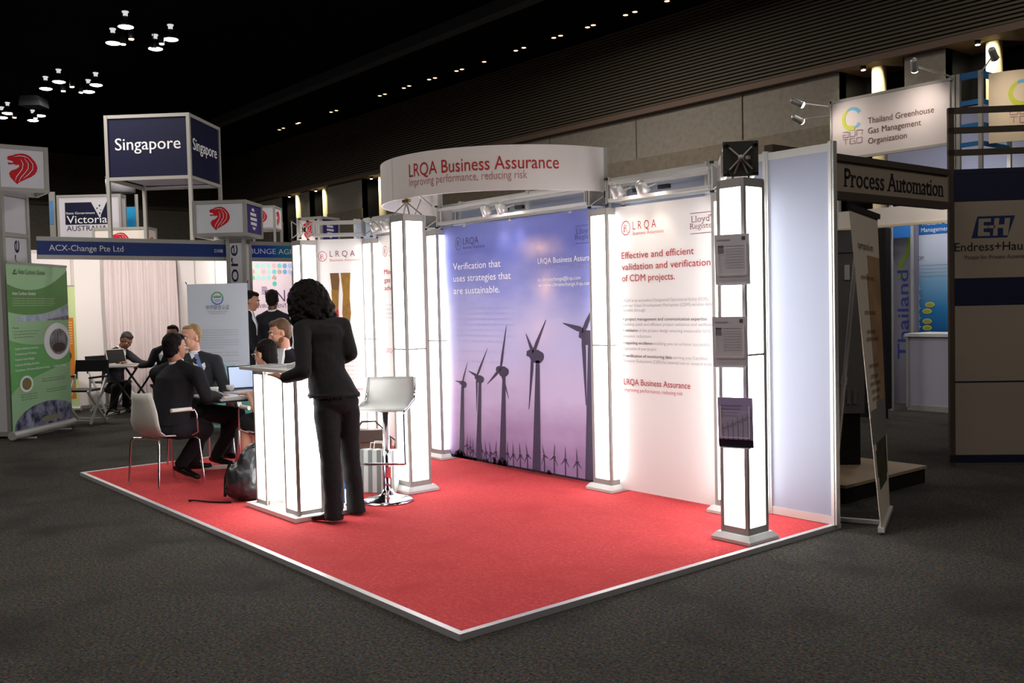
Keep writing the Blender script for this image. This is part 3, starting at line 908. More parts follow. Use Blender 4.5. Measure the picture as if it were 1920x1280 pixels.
m.shape(fl, [(0.38, 1.88), (0.485, 1.88), (0.475, 1.75), (0.47, 1.6), (0.48, 1.45), (0.465, 1.34), (0.40, 1.33), (0.385, 1.45), (0.40, 1.65), (0.39, 1.76)], 6)
m.shape(fl2, [(0.29, 1.46), (0.345, 1.50), (0.35, 1.42), (0.335, 1.36), (0.30, 1.34), (0.285, 1.39)], 7)
m.shape(fl2, [(0.29, 1.34), (0.335, 1.36), (0.33, 1.30), (0.295, 1.28)], 4)
m.shape(fl, [(0.39, 1.345), (0.46, 1.345), (0.45, 1.31), (0.40, 1.30)], 8)
m.shape(fl, [(0.405, 1.25), (0.455, 1.25), (0.45, 1.235), (0.41, 1.235)], 8)
for i in range(9):
    m.text(fl, ('We help you to take the right steps', 'towards a sustainable business with')[i % 2], 0.2, 1.1-i*0.045, 0.02, 0.36, 4)
m.text(fl, 'LRQA Business Assurance', 0.2, 0.62, 0.034, 0.38, 1)
m.build('printed_sheet', [BANNER, RED_INK, PINK_INK, mat('maroon ink', (126, 62, 66), 0.7), GREY_INK, KH2, KH, mat('red sole print', (160, 30, 40), 0.7), mat('lime print', (196, 202, 130), 0.7)], t)

# ---------------------------------------------------------------- curved fascia
t = thing('curved_fascia', 'curved white fascia with red lettering above the stand', 'fascia sign', (2.96, 2.87, 2.37))
FC = Vector((2.96, 2.87, 0)); FR = 1.14
m = MB()
n = 72
ring = []
for k in range(n+1):
    a = pi+pi*k/n
    ring.append((cos(a), sin(a)))
vs, fs = [], []
for c, s in ring:
    for r, z in ((FR, 2.37), (FR, 2.71), (FR-0.012, 2.71), (FR-0.012, 2.37)):
        vs.append((FC.x+c*r, FC.y+s*r, z))
for k in range(n):
    for j in range(4):
        fs.append((k*4+j, (k+1)*4+j, (k+1)*4+(j+1) % 4, k*4+(j+1) % 4))
fs += [(0, 1, 2, 3), (n*4+3, n*4+2, n*4+1, n*4)]
m.add(vs, fs, 0, False)
m.build('curved_panel', mat('fascia panel', (212, 208, 206), 0.6), t)
def arc(u, v):
    a = radians(275)+u/FR
    return FC+Vector((cos(a)*(FR+0.002), sin(a)*(FR+0.002), v))
m = MB()
m.text(arc, 'LRQA Business Assurance', 0, 2.529, 0.098, 1.268, 0, 0.008)
m.text(arc, 'Improving performance, reducing risk', 0, 2.455, 0.062, 1.02, 1, -0.006)
m.build('lettering', [mat('fascia red', (168, 40, 44), 0.6), mat('fascia pale red', (172, 112, 112), 0.6)], t)
for a in (198, 262):
    m = MB()
    c, s = cos(radians(a)), sin(radians(a))
    m.tube([FC+Vector((c*(FR+0.001), s*(FR+0.001), 2.37)), FC+Vector((c*(FR+0.001), s*(FR+0.001), 2.71))], 0.002, 6)
    m.build('seam', GREY_INK, t)
for x in (P3[0]+0.02, P2[0]-0.02):
    MB().box(x-0.02, x+0.02, 2.86, 2.9, 2.44, 2.71).build('end_post', ALU_D, t)
m = MB()
m.tube([(P3[0]+0.05, 2.76, 2.46), (F2[0]-0.2, 1.95, 2.45), (F2[0], 1.78, 2.45)], 0.010, 6)
m.build('support_rod', ALU_D, t)

# ---------------------------------------------------------------- leaflet holders on the frontmost column
HOLD = [((1373, 487), 'upper clear leaflet holder on the frontmost column', 'grey leaflet in the upper holder of the frontmost column'),
        ((1370, 641), 'middle clear leaflet holder on the frontmost column', 'grey leaflet with a dark picture in the middle holder'),
        ((1380, 792), 'lowest clear leaflet holder on the frontmost column', 'purple leaflet printed with wind turbines in the lowest holder')]
HP = [(5.895, 2.129, 1.741), (5.895, 2.098, 1.256), (5.935, 2.086, 0.782)]
LEAF = mat('grey leaflet', (214, 212, 222), 0.6)
ACR = mat('clear acrylic', (235, 238, 242), 0.08, alpha=0.12)
ACE = mat('lit acrylic edge', (235, 236, 240), 0.2)
for i, (p, (_, hl, ll)) in enumerate(zip(HP, HOLD)):
    yaw = radians(20)
    t = thing('leaflet_holder', hl, 'leaflet holder', p, yaw)
    M_ = WM[t.name]
    m = MB(M_)
    m.box(-0.095, 0.095, 0.0, 0.003, -0.14, 0.02)
    m.box(-0.085, 0.085, -0.024, -0.021, -0.085, 0.075)
    m.build('clear_pocket', ACR, t)
    m = MB(M_)
    for x in (-0.086, 0.086):
        m.bar((x, -0.023, -0.086), (x, -0.023, 0.10), 0.004, 0.006)
    m.bar((-0.086, -0.023, -0.086), (0.086, -0.023, -0.086), 0.006, 0.004)
    m.box(-0.086, 0.086, -0.023, 0.002, -0.15, -0.146)
    m.build('pocket_edge', ACE, t)
    MB().tube([M_ @ Vector((0.03, 0.004, -0.02)), (5.76, 2.215, p[2]-0.02)], 0.010, 8).build('clip', ALU, t)
    l = thing('leaflet', ll, 'leaflet', p, yaw)
    m = MB(M_)
    m.add([(-0.105, -0.004, -0.146), (0.105, -0.004, -0.146), (0.105, -0.012, 0.0), (0.105, -0.018, 0.15), (-0.105, -0.018, 0.15), (-0.105, -0.012, 0.0),
           (-0.105, -0.002, -0.146), (0.105, -0.002, -0.146), (0.105, -0.009, 0.0), (0.105, -0.015, 0.15), (-0.105, -0.015, 0.15), (-0.105, -0.009, 0.0)],
          [(0, 1, 2, 5), (5, 2, 3, 4), (7, 6, 11, 8), (8, 11, 10, 9), (0, 6, 7, 1), (3, 9, 10, 4), (1, 7, 8, 2), (2, 8, 9, 3), (4, 10, 11, 5), (5, 11, 6, 0)], 0)
    ff = lambda u, v: Vector((u, -0.0125-0.04*max(0, v)+0.055*max(0, -v)-0.001, v))
    if i < 2:
        m.rect(ff, -0.09, 0.04, -0.05, 0.085, 1)
        m.rect(ff, 0.06, 0.115, 0.08, 0.135, 1)
        for k in range(9):
            m.rect(ff, -0.04, 0.08-k*0.016, 0.07, 0.083-k*0.016, 2)
        m.rect(ff, -0.09, 0.115, -0.01, 0.122, 2)
        ms = [LEAF, mat('leaflet dark picture', (92, 86, 92), 0.6), mat('leaflet text', (168, 164, 176), 0.6)]
    else:
        for k in range(6):
            u = -0.075+k*0.03; h = -0.03+k*0.014
            m.rect(ff, u-0.002, -0.1, u+0.002, h, 1)
            for q in range(3):
                a = radians(100+120*q)
                m.bar(ff(u, h)-Vector((0, .001, 0)), ff(u+0.022*cos(a), h+0.022*sin(a))-Vector((0, .001, 0)), 0.002, 0.002, 1, up=(0, 1, 0))
        m.rect(ff, -0.104, -0.145, 0.104, -0.1, 1)
        for k in range(4):
            m.rect(ff, -0.09, 0.1-k*0.02, 0.04-0.01*k, 0.106-k*0.02, 2)
        ms = [mat('purple leaflet', (176, 164, 214), 0.6), mat('leaflet silhouette', (34, 26, 44), 0.6), mat('leaflet pale text', (150, 146, 186), 0.6)]
    m.build('printed_sheet', ms, l)

# ---------------------------------------------------------------- counter
t = thing('light_counter', 'small reception counter with two glowing pillars and a white top', 'counter', (3.0, 0.72, PZ))
MB().box(2.60, 3.41, 0.49, 1.0, PZ+0.001, PZ+0.032).build('base_plate', mat('white base', (226, 226, 226), 0.4), t)
m = MB()
m.prism([(2.53, 0.5, 1.062), (3.37, 0.5, 1.062), (3.37, 0.92, 1.062), (2.53, 0.92, 1.062)], (0, 0, 0.022))
m.build('counter_top', mat('counter top', (214, 214, 214), 0.4), t)
for x, y, h in ((2.765, 0.63, 0.09), (3.26, 0.64, 0.1)):
    fr = MB()
    for a in (-1, 1):
        for b in (-1, 1):
            fr.cbox((x+a*(h-0.01), y+b*(h-0.01), 0.56), (0.02, 0.02, 1.0))
    for z in (0.08, 1.045):
        for a in (-1, 1):
            fr.cbox((x+a*(h-0.006), y, z), (0.012, 2*h-0.03, 0.03)); fr.cbox((x, y+a*(h-0.006), z), (2*h-0.03, 0.012, 0.03))
    p = fr.build('pillar_frame', ALU_D, t)
    for nx, ny in ((1, 0), (-1, 0), (0, 1), (0, -1)):
        q = MB()
        cx, cy = x+nx*(h-0.012), y+ny*(h-0.012)
        q.cbox((cx, cy, 0.562), (0.006 if nx else 2*h-0.04, 0.006 if ny else 2*h-0.04, 0.936))
        q.build('light_panel', LIGHTBOX, p)
MB().box(2.86, 3.16, 0.665, 0.68, PZ+0.034, 1.06).build('front_panel', WHITE, t)
m = MB()
m.box(3.33, 3.352, 0.88, 0.902, PZ+0.033, 1.06); m.build('rear_post', ALU_D, t); m = MB(); m.box(2.66, 2.682, 0.88, 0.902, PZ+0.033, 1.06)
m.build('rear_post', ALU_D, t)
def sheet(name, lab, cat, x, y, z, sx, sy, rz, h=0.004, mt=PAPER, mt2=None):
    t = thing(name, lab, cat, (x, y, z), rz)
    m = MB(WM[t.name]); m.box(-sx/2, sx/2, -sy/2, sy/2, 0.0005, h, 0)
    if mt2:
        m.rect(lambda u, v: Vector((u, v, h+0.0006)), -sx*0.4, -sy*0.4, sx*0.1, sy*0.42, 1)
        for k in range(6):
            m.rect(lambda u, v: Vector((u, v, h+0.0006)), sx*0.14, -sy*0.38+k*sy*0.13, sx*0.42, -sy*0.34+k*sy*0.13, 1)
    m.build('pages', [mt]+([mt2] if mt2 else []), t)
sheet('brochure', 'open brochure with grey pictures lying on the lit counter', 'brochure', 2.80, 0.66, 1.084, 0.30, 0.21, 0.3, 0.012, PAPER, mat('picture grey', (110, 112, 124), 0.6))
sheet('magazine', 'thick white magazine on the counter beside the leaning woman', 'magazine', 3.06, 0.78, 1.084, 0.21, 0.28, 0.9, 0.03, PAPER, mat('picture blue', (90, 104, 140), 0.6))
sheet('paper_sheet', 'loose white sheet at the free corner of the counter', 'paper', 2.64, 0.78, 1.084, 0.15, 0.21, -0.2, 0.002)
t = thing('power_adapter', 'white power adapter standing on the red carpet beside the lit counter', 'power adapter', (3.18, 1.06, PZ))
m = MB(Matrix.Translation((3.18, 1.06, PZ)) @ Matrix.Rotation(0.4, 4, 'Z')); m.box(-0.035, 0.035, -0.03, 0.03, 0.001, 0.13)
m.build('case', WHITE_P, t)
m = MB(Matrix.Translation((3.18, 1.06, PZ)) @ Matrix.Rotation(0.4, 4, 'Z'))
for k in (-1, 1): m.lathe([(0.006, -0.031), (0.006, -0.0305)], (k*0.012, 0, 0.09), 8, 0, (0, 1, 0))
m.build('socket_hole', BLACK, t)

# ---------------------------------------------------------------- bar stool
sx_, sy_ = 3.21, 1.36
t = thing('bar_stool', 'white low-backed bar stool on a chrome pedestal', 'bar stool', (sx_, sy_, PZ), 0)
fw = Vector((0.70, -0.72, 0)).normalized(); sd = Vector((fw.y, -fw.x, 0))            # the seat looks towards the aisle
S = Vector((sx_, sy_, 0))
P_ = lambda f, s, z: S+fw*f+sd*s+Vector((0, 0, z))
MB().lathe([(0.20, PZ+0.001), (0.20, PZ+0.008), (0.17, PZ+0.022), (0.09, PZ+0.04), (0.05, PZ+0.06), (0.035, PZ+0.09)], S, 40).build('base', CHROME, t)
MB().lathe([(0.034, PZ+0.08), (0.034, 0.42), (0.024, 0.425), (0.024, 0.72)], S, 20).build('pole', CHROME, t)
MB().cbox(S+Vector((0, 0, 0.725)), (0.14, 0.14, 0.02)).build('seat_plate', STEEL, t)
prof = [(-0.20, 0.965), (-0.205, 0.93), (-0.20, 0.86), (-0.175, 0.805), (-0.13, 0.775), (-0.06, 0.76), (0.06, 0.757), (0.14, 0.755), (0.19, 0.745)]
vs, fs = [], []
W2 = 0.185
for s in (0, 1):
    for f_, z in prof:
        for q in (-W2, W2):
            vs.append(P_(f_+(-0.006 if s and z > 0.8 else 0), q, z-(0.014 if s else 0)))
L = len(prof)
for i in range(L-1):
    fs.append((2*i, 2*i+1, 2*i+3, 2*i+2)); b = 2*L
    fs.append((b+2*i+2, b+2*i+3, b+2*i+1, b+2*i))
    fs.append((2*i, 2*i+2, b+2*i+2, b+2*i)); fs.append((2*i+3, 2*i+1, b+2*i+1, b+2*i+3))
fs += [(1, 0, 2*L, 2*L+1), (2*L-2, 2*L-1, 4*L-1, 4*L-2)]
MB().add(vs, fs, 0, True).build('seat_shell', mat('white stool shell', (206, 208, 206), 0.4), t)
m = MB()
for q in (-1, 1):
    m.tube([P_(-0.2, q*(W2+0.006), 0.96), P_(-0.2, q*(W2+0.006), 0.86), P_(-0.15, q*(W2+0.006), 0.785), P_(0.10, q*(W2+0.006), 0.745), P_(0.19, q*(W2+0.006), 0.735), P_(0.205, q*(W2+0.006), 0.71), P_(0.205, q*(W2+0.006), 0.34)], 0.010, 8)
m.tube([P_(0.205, -W2-0.006, 0.345), P_(0.205, W2+0.006, 0.345)], 0.010, 8)
m.build('footrest', CHROME, t)

# ---------------------------------------------------------------- bags on the platform
b = Vector((2.40, 0.63, PZ))
t = thing('backpack', 'dark shiny backpack slumped against the lit counter', 'backpack', tuple(b))
LE = mat('shiny dark nylon', (40, 42, 44), 0.28, spec=0.6, bump=(11, 0.6))
blob('bag_body', [('e', b+Vector((0, 0, 0.17)), (0.15, 0.20, 0.17), None), ('e', b+Vector((0.03, 0.03, 0.30)), (0.11, 0.15, 0.15), None), ('e', b+Vector((-0.05, -0.08, 0.10)), (0.10, 0.12, 0.095), None)], 0.012, LE, t, smooth=6, disp=0.03, dscale=0.09)
m = MB(); m.tube([b+Vector((0.09, -0.02, 0.42)), b+Vector((0.07, 0.03, 0.47)), b+Vector((0.03, 0.08, 0.43))], 0.01, 8); m.build('grab_handle', BLACK, t)
m = MB(); m.tube([b+Vector((-0.12, -0.12, 0.30)), b+Vector((-0.13, -0.16, 0.18)), b+Vector((-0.08, -0.19, 0.04))], 0.012, 8); m.build('shoulder_strap', BLACK, t)
t = thing('bag_strap', 'thin black strap lying on the red carpet beside the backpack', 'strap', (2.26, 0.34, PZ))
m = MB(); m.tube([(2.11, 0.235, PZ+0.008), (2.14, 0.26, PZ+0.012), (2.28, 0.34, PZ+0.007), (2.41, 0.45, PZ+0.008)], [0.010, 0.006, 0.007, 0.008], 6); m.build('webbing', BLACK, t)
b = Vector((1.12, 2.46, PZ))
t = thing('handbag', 'brown leather handbag beneath the walking legs banner behind the stool', 'handbag', tuple(b))
BRL = mat('brown leather', (92, 72, 60), 0.55, bump=(18, 0.3))
M_ = Matrix.Translation(b) @ Matrix.Rotation(radians(52), 4, 'Z')
m = MB(M_)
m.prism([(-0.2, -0.07, 0.002), (0.2, -0.07, 0.002), (0.21, -0.06, 0.13), (0.15, -0.03, 0.25), (-0.15, -0.03, 0.25), (-0.21, -0.06, 0.13)], (0, 0.12, 0))
m.build('bag_body', BRL, t)
m = MB(M_); m.prism([(-0.17, -0.045, 0.25), (0.17, -0.045, 0.25), (0.2, -0.075, 0.14), (-0.2, -0.075, 0.14)], (0, -0.008, 0)); m.build('flap', mat('dark brown leather', (66, 50, 44), 0.5), t)
m = MB(M_); m.tube([(-0.15, 0, 0.24), (-0.08, 0.02, 0.33), (0.05, 0.03, 0.33), (0.15, 0, 0.24)], 0.01, 8); m.tube([(0.15, -0.02, 0.22), (0.26, -0.05, 0.14), (0.24, -0.08, 0.012), (0.14, -0.09, 0.012)], 0.008, 8); m.build('strap', mat('dark brown leather', (66, 50, 44), 0.5), t)
b = Vector((2.86, 1.50, PZ))
t = thing('paper_carrier_bag', 'grey and white striped paper carrier bag behind the stool', 'paper bag', tuple(b))
M_ = Matrix.Translation(b) @ Matrix.Rotation(radians(35), 4, 'Z')
m = MB(M_)
for k in range(8):
    x = -0.15+k*0.0375
    m.prism([(x, -0.05, 0.002), (x+0.0375, -0.05, 0.002), (x+0.0375, -0.035, 0.34), (x, -0.035, 0.34)], (0, 0.09, 0), k % 2)
m.build('bag_body', [mat('grey green stripe', (112, 122, 120), 0.6), mat('pale stripe', (186, 192, 188), 0.6)], t)
m = MB(M_)
for y in (-0.03, 0.045): m.tube([(-0.06, y, 0.335), (-0.05, y, 0.40), (0.05, y, 0.40), (0.06, y, 0.335)], 0.004, 6)
m.build('handle', WHITE_P, t)
b = Vector((3.05, 1.10, PZ))
t = thing('blue_tote', 'tall blue fabric bag seen between the legs of the standing woman', 'bag', tuple(b))
BLU = mat('blue fabric', (44, 70, 110), 0.8, bump=(16, 0.3))
blob('bag_body', [('l', [(b+Vector((0, 0, 0.005)), Vector((0.08, 0.03, 0)), Vector((-0.03, 0.06, 0))), (b+Vector((0, 0, 0.2)), Vector((0.10, 0.04, 0)), Vector((-0.03, 0.075, 0))), (b+Vector((0, 0.0, 0.40)), Vector((0.08, 0.03, 0)), Vector((-0.02, 0.05, 0))), (b+Vector((0, 0, 0.47)), Vector((0.05, 0.02, 0)), Vector((-0.01, 0.02, 0)))])], 0.012, BLU, t, smooth=3, disp=0.02, dscale=0.06)
m = MB(); m.tube([b+Vector((-0.05, -0.02, 0.45)), b+Vector((-0.02, 0, 0.52)), b+Vector((0.04, 0.02, 0.45))], 0.008, 6); m.build('handle', BLU, t)

# ---------------------------------------------------------------- shared print work of the neighbouring stands
PROFILE = mat('grey profile', (168, 166, 162), 0.5, 0.3)
def strip(m, fn, pts, w_, mi):
    P = [Vector((a, b)) for a, b in pts]
    L, R_ = [], []
    for i, p in enumerate(P):
        d = (P[min(i+1, len(P)-1)]-P[max(i-1, 0)]).normalized(); n = Vector((-d.y, d.x))*w_/2
        k = 0.35 if i in (0, len(P)-1) else 1
        L.append(p+n*k); R_.append(p-n*k)
    q = [fn(a.x, a.y) for a in L+R_]; N = len(P)
    return m.add(q, [(i+N, i+1+N, i+1, i) for i in range(N-1)], mi)
LION = [(.03, .86), (.10, .89), (.2, .91), (.31, .96), (.51, .99), (.66, .97), (.78, .91), (.92, .76), (.98, .65), (1, .55), (.97, .44), (.9, .34), (.77, .25), (.56, .15), (.42, .08), (.31, 0), (.2, .10), (.10, .21), (.06, .33), (.13, .42), (.31, .49), (.41, .57), (.38, .63), (.31, .60), (.23, .63), (.06, .61), (.03, .68), (.2, .67), (.2, .72), (.03, .76)]
def lion(m, f, f2, u, v, s, red, white):
    """red lion head mark in a square of side s"""
    S_ = lambda pts: [(u+s*0.05+a*s*0.9, v+b*s) for a, b in pts]
    m.shape(f, S_(LION)[::-1], red)
    for pts in ([(.46, .80), (.53, .66), (.50, .50), (.40, .36), (.30, .24), (.25, .10)],
                [(.58, .84), (.70, .68), (.69, .52), (.57, .36), (.44, .22), (.36, .06)],
                [(.70, .86), (.85, .68), (.84, .50), (.69, .33), (.52, .19)],
                [(.26, .87), (.42, .91), (.58, .90), (.72, .85)]):
        strip(m, f2, S_(pts), s*0.02, white)

def frame_cube(name, label, cat, c, yaw, w_, d_, z0, z1, zleg=None, panel=None, paint=None, ps=0.04):
    """open box sign of aluminium profile: four posts, rails, a panel on each side, painted by paint(m, f, f2, side)"""
    t = thing(name, label, cat, (c[0], c[1], zleg if zleg is not None else z0), yaw)
    M_ = Matrix.Translation((c[0], c[1], 0)) @ Matrix.Rotation(yaw, 4, 'Z')
    zl = zleg if zleg is not None else z0
    a, b = w_/2, d_/2
    for sx in (-1, 1):
        for sy in (-1, 1):
            MB(M_).cbox((sx*(a-ps/2), sy*(b-ps/2), (zl+z1)/2), (ps, ps, z1-zl)).build('post', PROFILE, t)
    for z in (z0+ps/2, z1-ps/2):
        m = MB(M_)
        for s in (-1, 1):
            m.cbox((0, s*(b-ps/2), z), (w_-2*ps, ps*0.8, ps)); m.cbox((s*(a-ps/2), 0, z), (ps*0.8, d_-2*ps, ps))
        m.build('rail', PROFILE, t)
    for side, (o, x, ln) in enumerate((((-a+ps, -b+ps*0.35, z0+ps), (1, 0, 0), w_-2*ps), ((a-ps*0.35, -b+ps, z0+ps), (0, 1, 0), d_-2*ps), ((a-ps, b-ps*0.35, z0+ps), (-1, 0, 0), w_-2*ps), ((-a+ps*0.35, b-ps, z0+ps), (0, -1, 0), d_-2*ps))):
        f0 = plane(o, x); f = plane(o, x, (0, 0, 1), 0.003); f2 = plane(o, x, (0, 0, 1), 0.005)
        H = z1-z0-2*ps
        m = MB(M_)
        n = Vector(x).cross(Vector((0, 0, 1)))
        m.prism([f0(0, 0), f0(ln, 0), f0(ln, H), f0(0, H)], -n*0.006, 0)
        mats = [panel[side] if isinstance(panel, (list, tuple)) else panel]
        if paint:
            mats += paint(m, f, f2, side, ln, H) or []
        m.build('panel', mats, t)
    return t

# ---------------------------------------------------------------- country sign tower
def sing(m, f, f2, side, ln, H):
    m.text(f, 'Singapore', ln/2, H*0.46, H*0.20, ln*0.83, 1, 0.015, 'c')
    return [WHITE_INK]
FACEYAW = radians(45)
def cube_at(corner, yaw, w_, d_):
    """centre of a box whose near vertical edge (local +x, -y corner) is at corner"""
    v = Matrix.Rotation(yaw, 2) @ Vector((w_/2, -d_/2))
    return (corner[0]-v.x, corner[1]-v.y)
tw_c = (-7.372, 3.997, 5.016)
cc = cube_at(tw_c, radians(47), 1.56, 1.5)
frame_cube('sign_tower', 'tall open tower carrying the big dark blue country name cube', 'sign tower', cc, radians(47), 1.56, 1.5, 3.86, 5.02, 0.0, NAVY2, sing, 0.06)
t = thing('tower_ceiling', 'pale underside panel closing the big dark blue sign cube', 'ceiling panel', (cc[0], cc[1], 3.94), radians(47))
MB(WM[t.name]).box(-0.70, 0.70, -0.67, 0.67, 0, 0.012).build('panel', mat('pale underside', (206, 200, 214), 0.7), t)

# ---------------------------------------------------------------- corner pillars with lion boxes
def lion_paint(second):
    def paint(m, f, f2, side, ln, H):
        if second and side == 1:
            for k, (hw, sh) in enumerate(((0.10, 0.03), (0.20, 0.02), (0.22, 0.0), (0.20, -0.0), (0.10, 0.0))):
                v = H*(0.80-k*0.165)
                m.shape(f, [(ln*(0.5-hw-sh), v), (ln*(0.5+hw-sh), v-H*0.015), (ln*(0.5+hw*(0.55 if k == 0 else 1)-sh), v+H*0.09), (ln*(0.5-hw*(0.55 if k == 0 else 1)-sh), v+H*0.10)] if k != 4 else [(ln*0.46, v), (ln*0.56, v), (ln*0.62, v+H*0.09), (ln*0.38, v+H*0.10)], 1)
            return [WHITE_INK]
        s = min(ln, H)*0.82
        lion(m, f, f2, ln/2-s/2, H*0.09, s, 1, 2)
        return [LIONRED, WHITE_INK]
    return paint
BOXW = mat('lion box white', (222, 224, 232), 0.5)
def sign_pillar(c, yaw, w_, zt, label, side_u, seam=None):
    t = thing('corner_pillar', label, 'pillar', (c[0], c[1], 0), yaw)
    M_ = Matrix.Translation((c[0], c[1], 0)) @ Matrix.Rotation(yaw, 4, 'Z')
    h = w_/2
    for sx in (-1, 1):
        for sy in (-1, 1):
            MB(M_).cbox((sx*(h-0.025), sy*(h-0.025), zt/2), (0.05, 0.05, zt)).build('post', PROFILE, t)
    for z in (0.05, 2.5, zt-0.02):
        m = MB(M_)
        for s in (-1, 1):
            m.cbox((0, s*(h-0.025), z), (w_-0.1, 0.04, 0.05)); m.cbox((s*(h-0.025), 0, z), (0.04, w_-0.1, 0.05))
        m.build('rail', PROFILE, t)
    for side, (o, x) in enumerate((((-h+0.05, -h+0.018, 0.08), (1, 0, 0)), ((h-0.018, -h+0.05, 0.08), (0, 1, 0)), ((h-0.05, h-0.018, 0.08), (-1, 0, 0)), ((-h+0.018, h-0.05, 0.08), (0, -1, 0)))):
        ln = w_-0.1
        f0 = plane(o, x); f = plane(o, x, (0, 0, 1), 0.003)
        n = Vector(x).cross(Vector((0, 0, 1)))
        m = MB(M_)
        m.prism([f0(0, 0), f0(ln, 0), f0(ln, 2.39), f0(0, 2.39)], -n*0.006, 0)
        if zt > 2.6:
            m.prism([f0(0, 2.45), f0(ln, 2.45), f0(ln, zt-0.13), f0(0, zt-0.13)], -n*0.006, 0)
        if side == side_u:
            m.text(f, 'Singapore', ln*0.64, 0.84, 0.15, 1.52, 1, 0.0, 'l', True)
            m.rect(f, 0.0, 0.0, ln*0.3, 0.95, 2)
        m.build('panel', [mat('pillar white', (202, 200, 208), 0.6), mat('navy ink', (24, 26, 60), 0.6), BLACK], t)
    return t
LP1 = (-3.5, 0.15)
yw = radians(45)
c1 = cube_at((-3.5, 0.15), yw, 0.56, 0.56)
# the pillar's face towards the aisle is its local +x side
sign_pillar(c1, yw, 0.56, 3.02, 'white corner pillar behind the green roll-up banner', 1)
c1b = (-3.87, 0.42)
frame_cube('lion_sign_box', 'white lion head sign box on the pillar behind the green banner', 'sign box', c1b, 0.0, 0.58, 0.60, 3.03, 3.6, None, BOXW, lion_paint(False), 0.05)
c2 = cube_at((-3.609, 3.301, 2.429), radians(47), 0.30, 0.30)
sign_pillar(c2, radians(47), 0.28, 2.52, 'narrow white pillar with vertical lettering behind the Chinese banner', 0)
c2b = cube_at((-3.477, 3.267, 3.083), radians(47), 0.78, 0.74)
frame_cube('lion_sign_box', 'sign box with a lion head and a purple side above the blue fascias', 'sign box', c2b, radians(47), 0.78, 0.74, 2.56, 3.07, None, [BOXW, PURPLE, BOXW, BOXW], lion_paint(True), 0.05)

# ---------------------------------------------------------------- shell stand with the blue name fascia
AX = -3.9
t = thing('shell_stand', 'white shell stand with a curtain under a long blue name fascia', 'exhibition stand', (-5.2, 2.0, 0))
m = MB()
m.box(AX-0.03, AX+0.01, 0.62, 3.17, 2.22, 2.275); m.box(AX-0.03, AX+0.01, 0.62, 3.17, 2.455, 2.51)
m.build('fascia_rail', PROFILE, t)
m = MB()
f = plane((AX+0.004, 0.62, 2.275), (0, 1, 0), (0, 0, 1), 0.003)
m.box(AX-0.02, AX+0.004, 0.62, 3.17, 2.275, 2.455, 0)
m.text(f, 'ACX-Change Pte Ltd', 0.14, 0.055, 0.075, 0.93, 1, 0.004)
m.text(f, 'D08', 2.34, 0.065, 0.045, 0.12, 1, 0.004)
m.build('fascia_panel', [mat('fascia blue', (28, 54, 122), 0.5), WHITE_INK], t)
m = MB()
for y in (0.0, 1.0, 2.0, 3.0):
    m.box(-6.66, -6.63, y-0.25+0.02, min(y+0.75-0.02, 3.40), 0.05, 2.45)
m.build('rear_panel', WPANEL, t)
m = MB()
for k in range(3):
    m.box(-6.6+k*0.83, -5.80+k*0.83, 3.40, 3.42, 0.05, 2.45)
m.build('side_panel', WPANEL, t)
for x, y in [(-6.64, y) for y in (-0.25, 0.75, 1.75, 2.75, 3.43)]+[(-5.785, 3.41), (-4.955, 3.41), (-4.13, 3.41)]:
    MB().cbox((x, y, 1.25), (0.045, 0.045, 2.5)).build('post', PROFILE, t)
m = MB(); m.box(-6.66, -6.62, -0.25, 3.43, 2.45, 2.5); m.box(-6.6, AX-0.03, 3.39, 3.43, 2.45, 2.5)
m.build('top_rail', PROFILE, t)
# curtain with folds
t = thing('stand_curtain', 'pale gathered curtain hanging at the rear of the white stand', 'curtain', (-6.55, 2.9, 0.03))
m = MB()
n = 150; vs, fs = [], []
for i in range(n+1):
    y = 2.2+1.17*i/n
    dx_ = 0.022*sin(i*0.72)+0.012*sin(i*0.31+1)+0.008*sin(i*1.6)
    for j in range(7):
        z = 0.03+2.4*j/6
        vs.append((-6.55+dx_*(1-0.25*j/6), y+0.01*sin(j+i*0.2), z))
for i in range(n):
    for j in range(6):
        a = i*7+j; fs.append((a, a+7, a+8, a+1))
m.add(vs, fs, 0, True)
m.build('cloth', mat('pale curtain', (206, 196, 198), 0.85), t)
MB().tube([(-6.55, 2.18, 2.44), (-6.55, 3.38, 2.44)], 0.012, 8).build('curtain_rail', PROFILE, t)
# its warm halogen lamps on the fascia rail
for i, (y, lb) in enumerate(((1.15, 'halogen lamp behind the blue fascia, at its lettered end'), (2.9, 'halogen lamp behind the blue fascia, at its numbered end'))):
    t = thing('fascia_spotlight', lb, 'spotlight', (AX-0.1, y, 2.4))
    MB().tube([(AX-0.03, y, 2.44), (AX-0.12, y, 2.44)], 0.01, 6).build('arm', ALU, t)
    MB().lathe([(0.03, -0.05), (0.045, 0.05)], (AX-0.16, y, 2.43), 14, 0, (-0.8, 0, -0.6)).build('housing', ALU, t)
    MB().lathe([(0.04, 0.051), (0.03, 0.056)], (AX-0.16, y, 2.43), 14, 0, (-0.8, 0, -0.6)).build('lens', mat('halogen lens', (255, 240, 222), 0.3, emit=10), t)
    lamp('SPOT', (AX-0.24, y, 2.37), 165, (1.0, 0.88, 0.78), aim=(-6.6, y+(0.3 if i == 0 else 0.1), 1.6), size=0.05, angle=125, blend=1.0, parent=t)

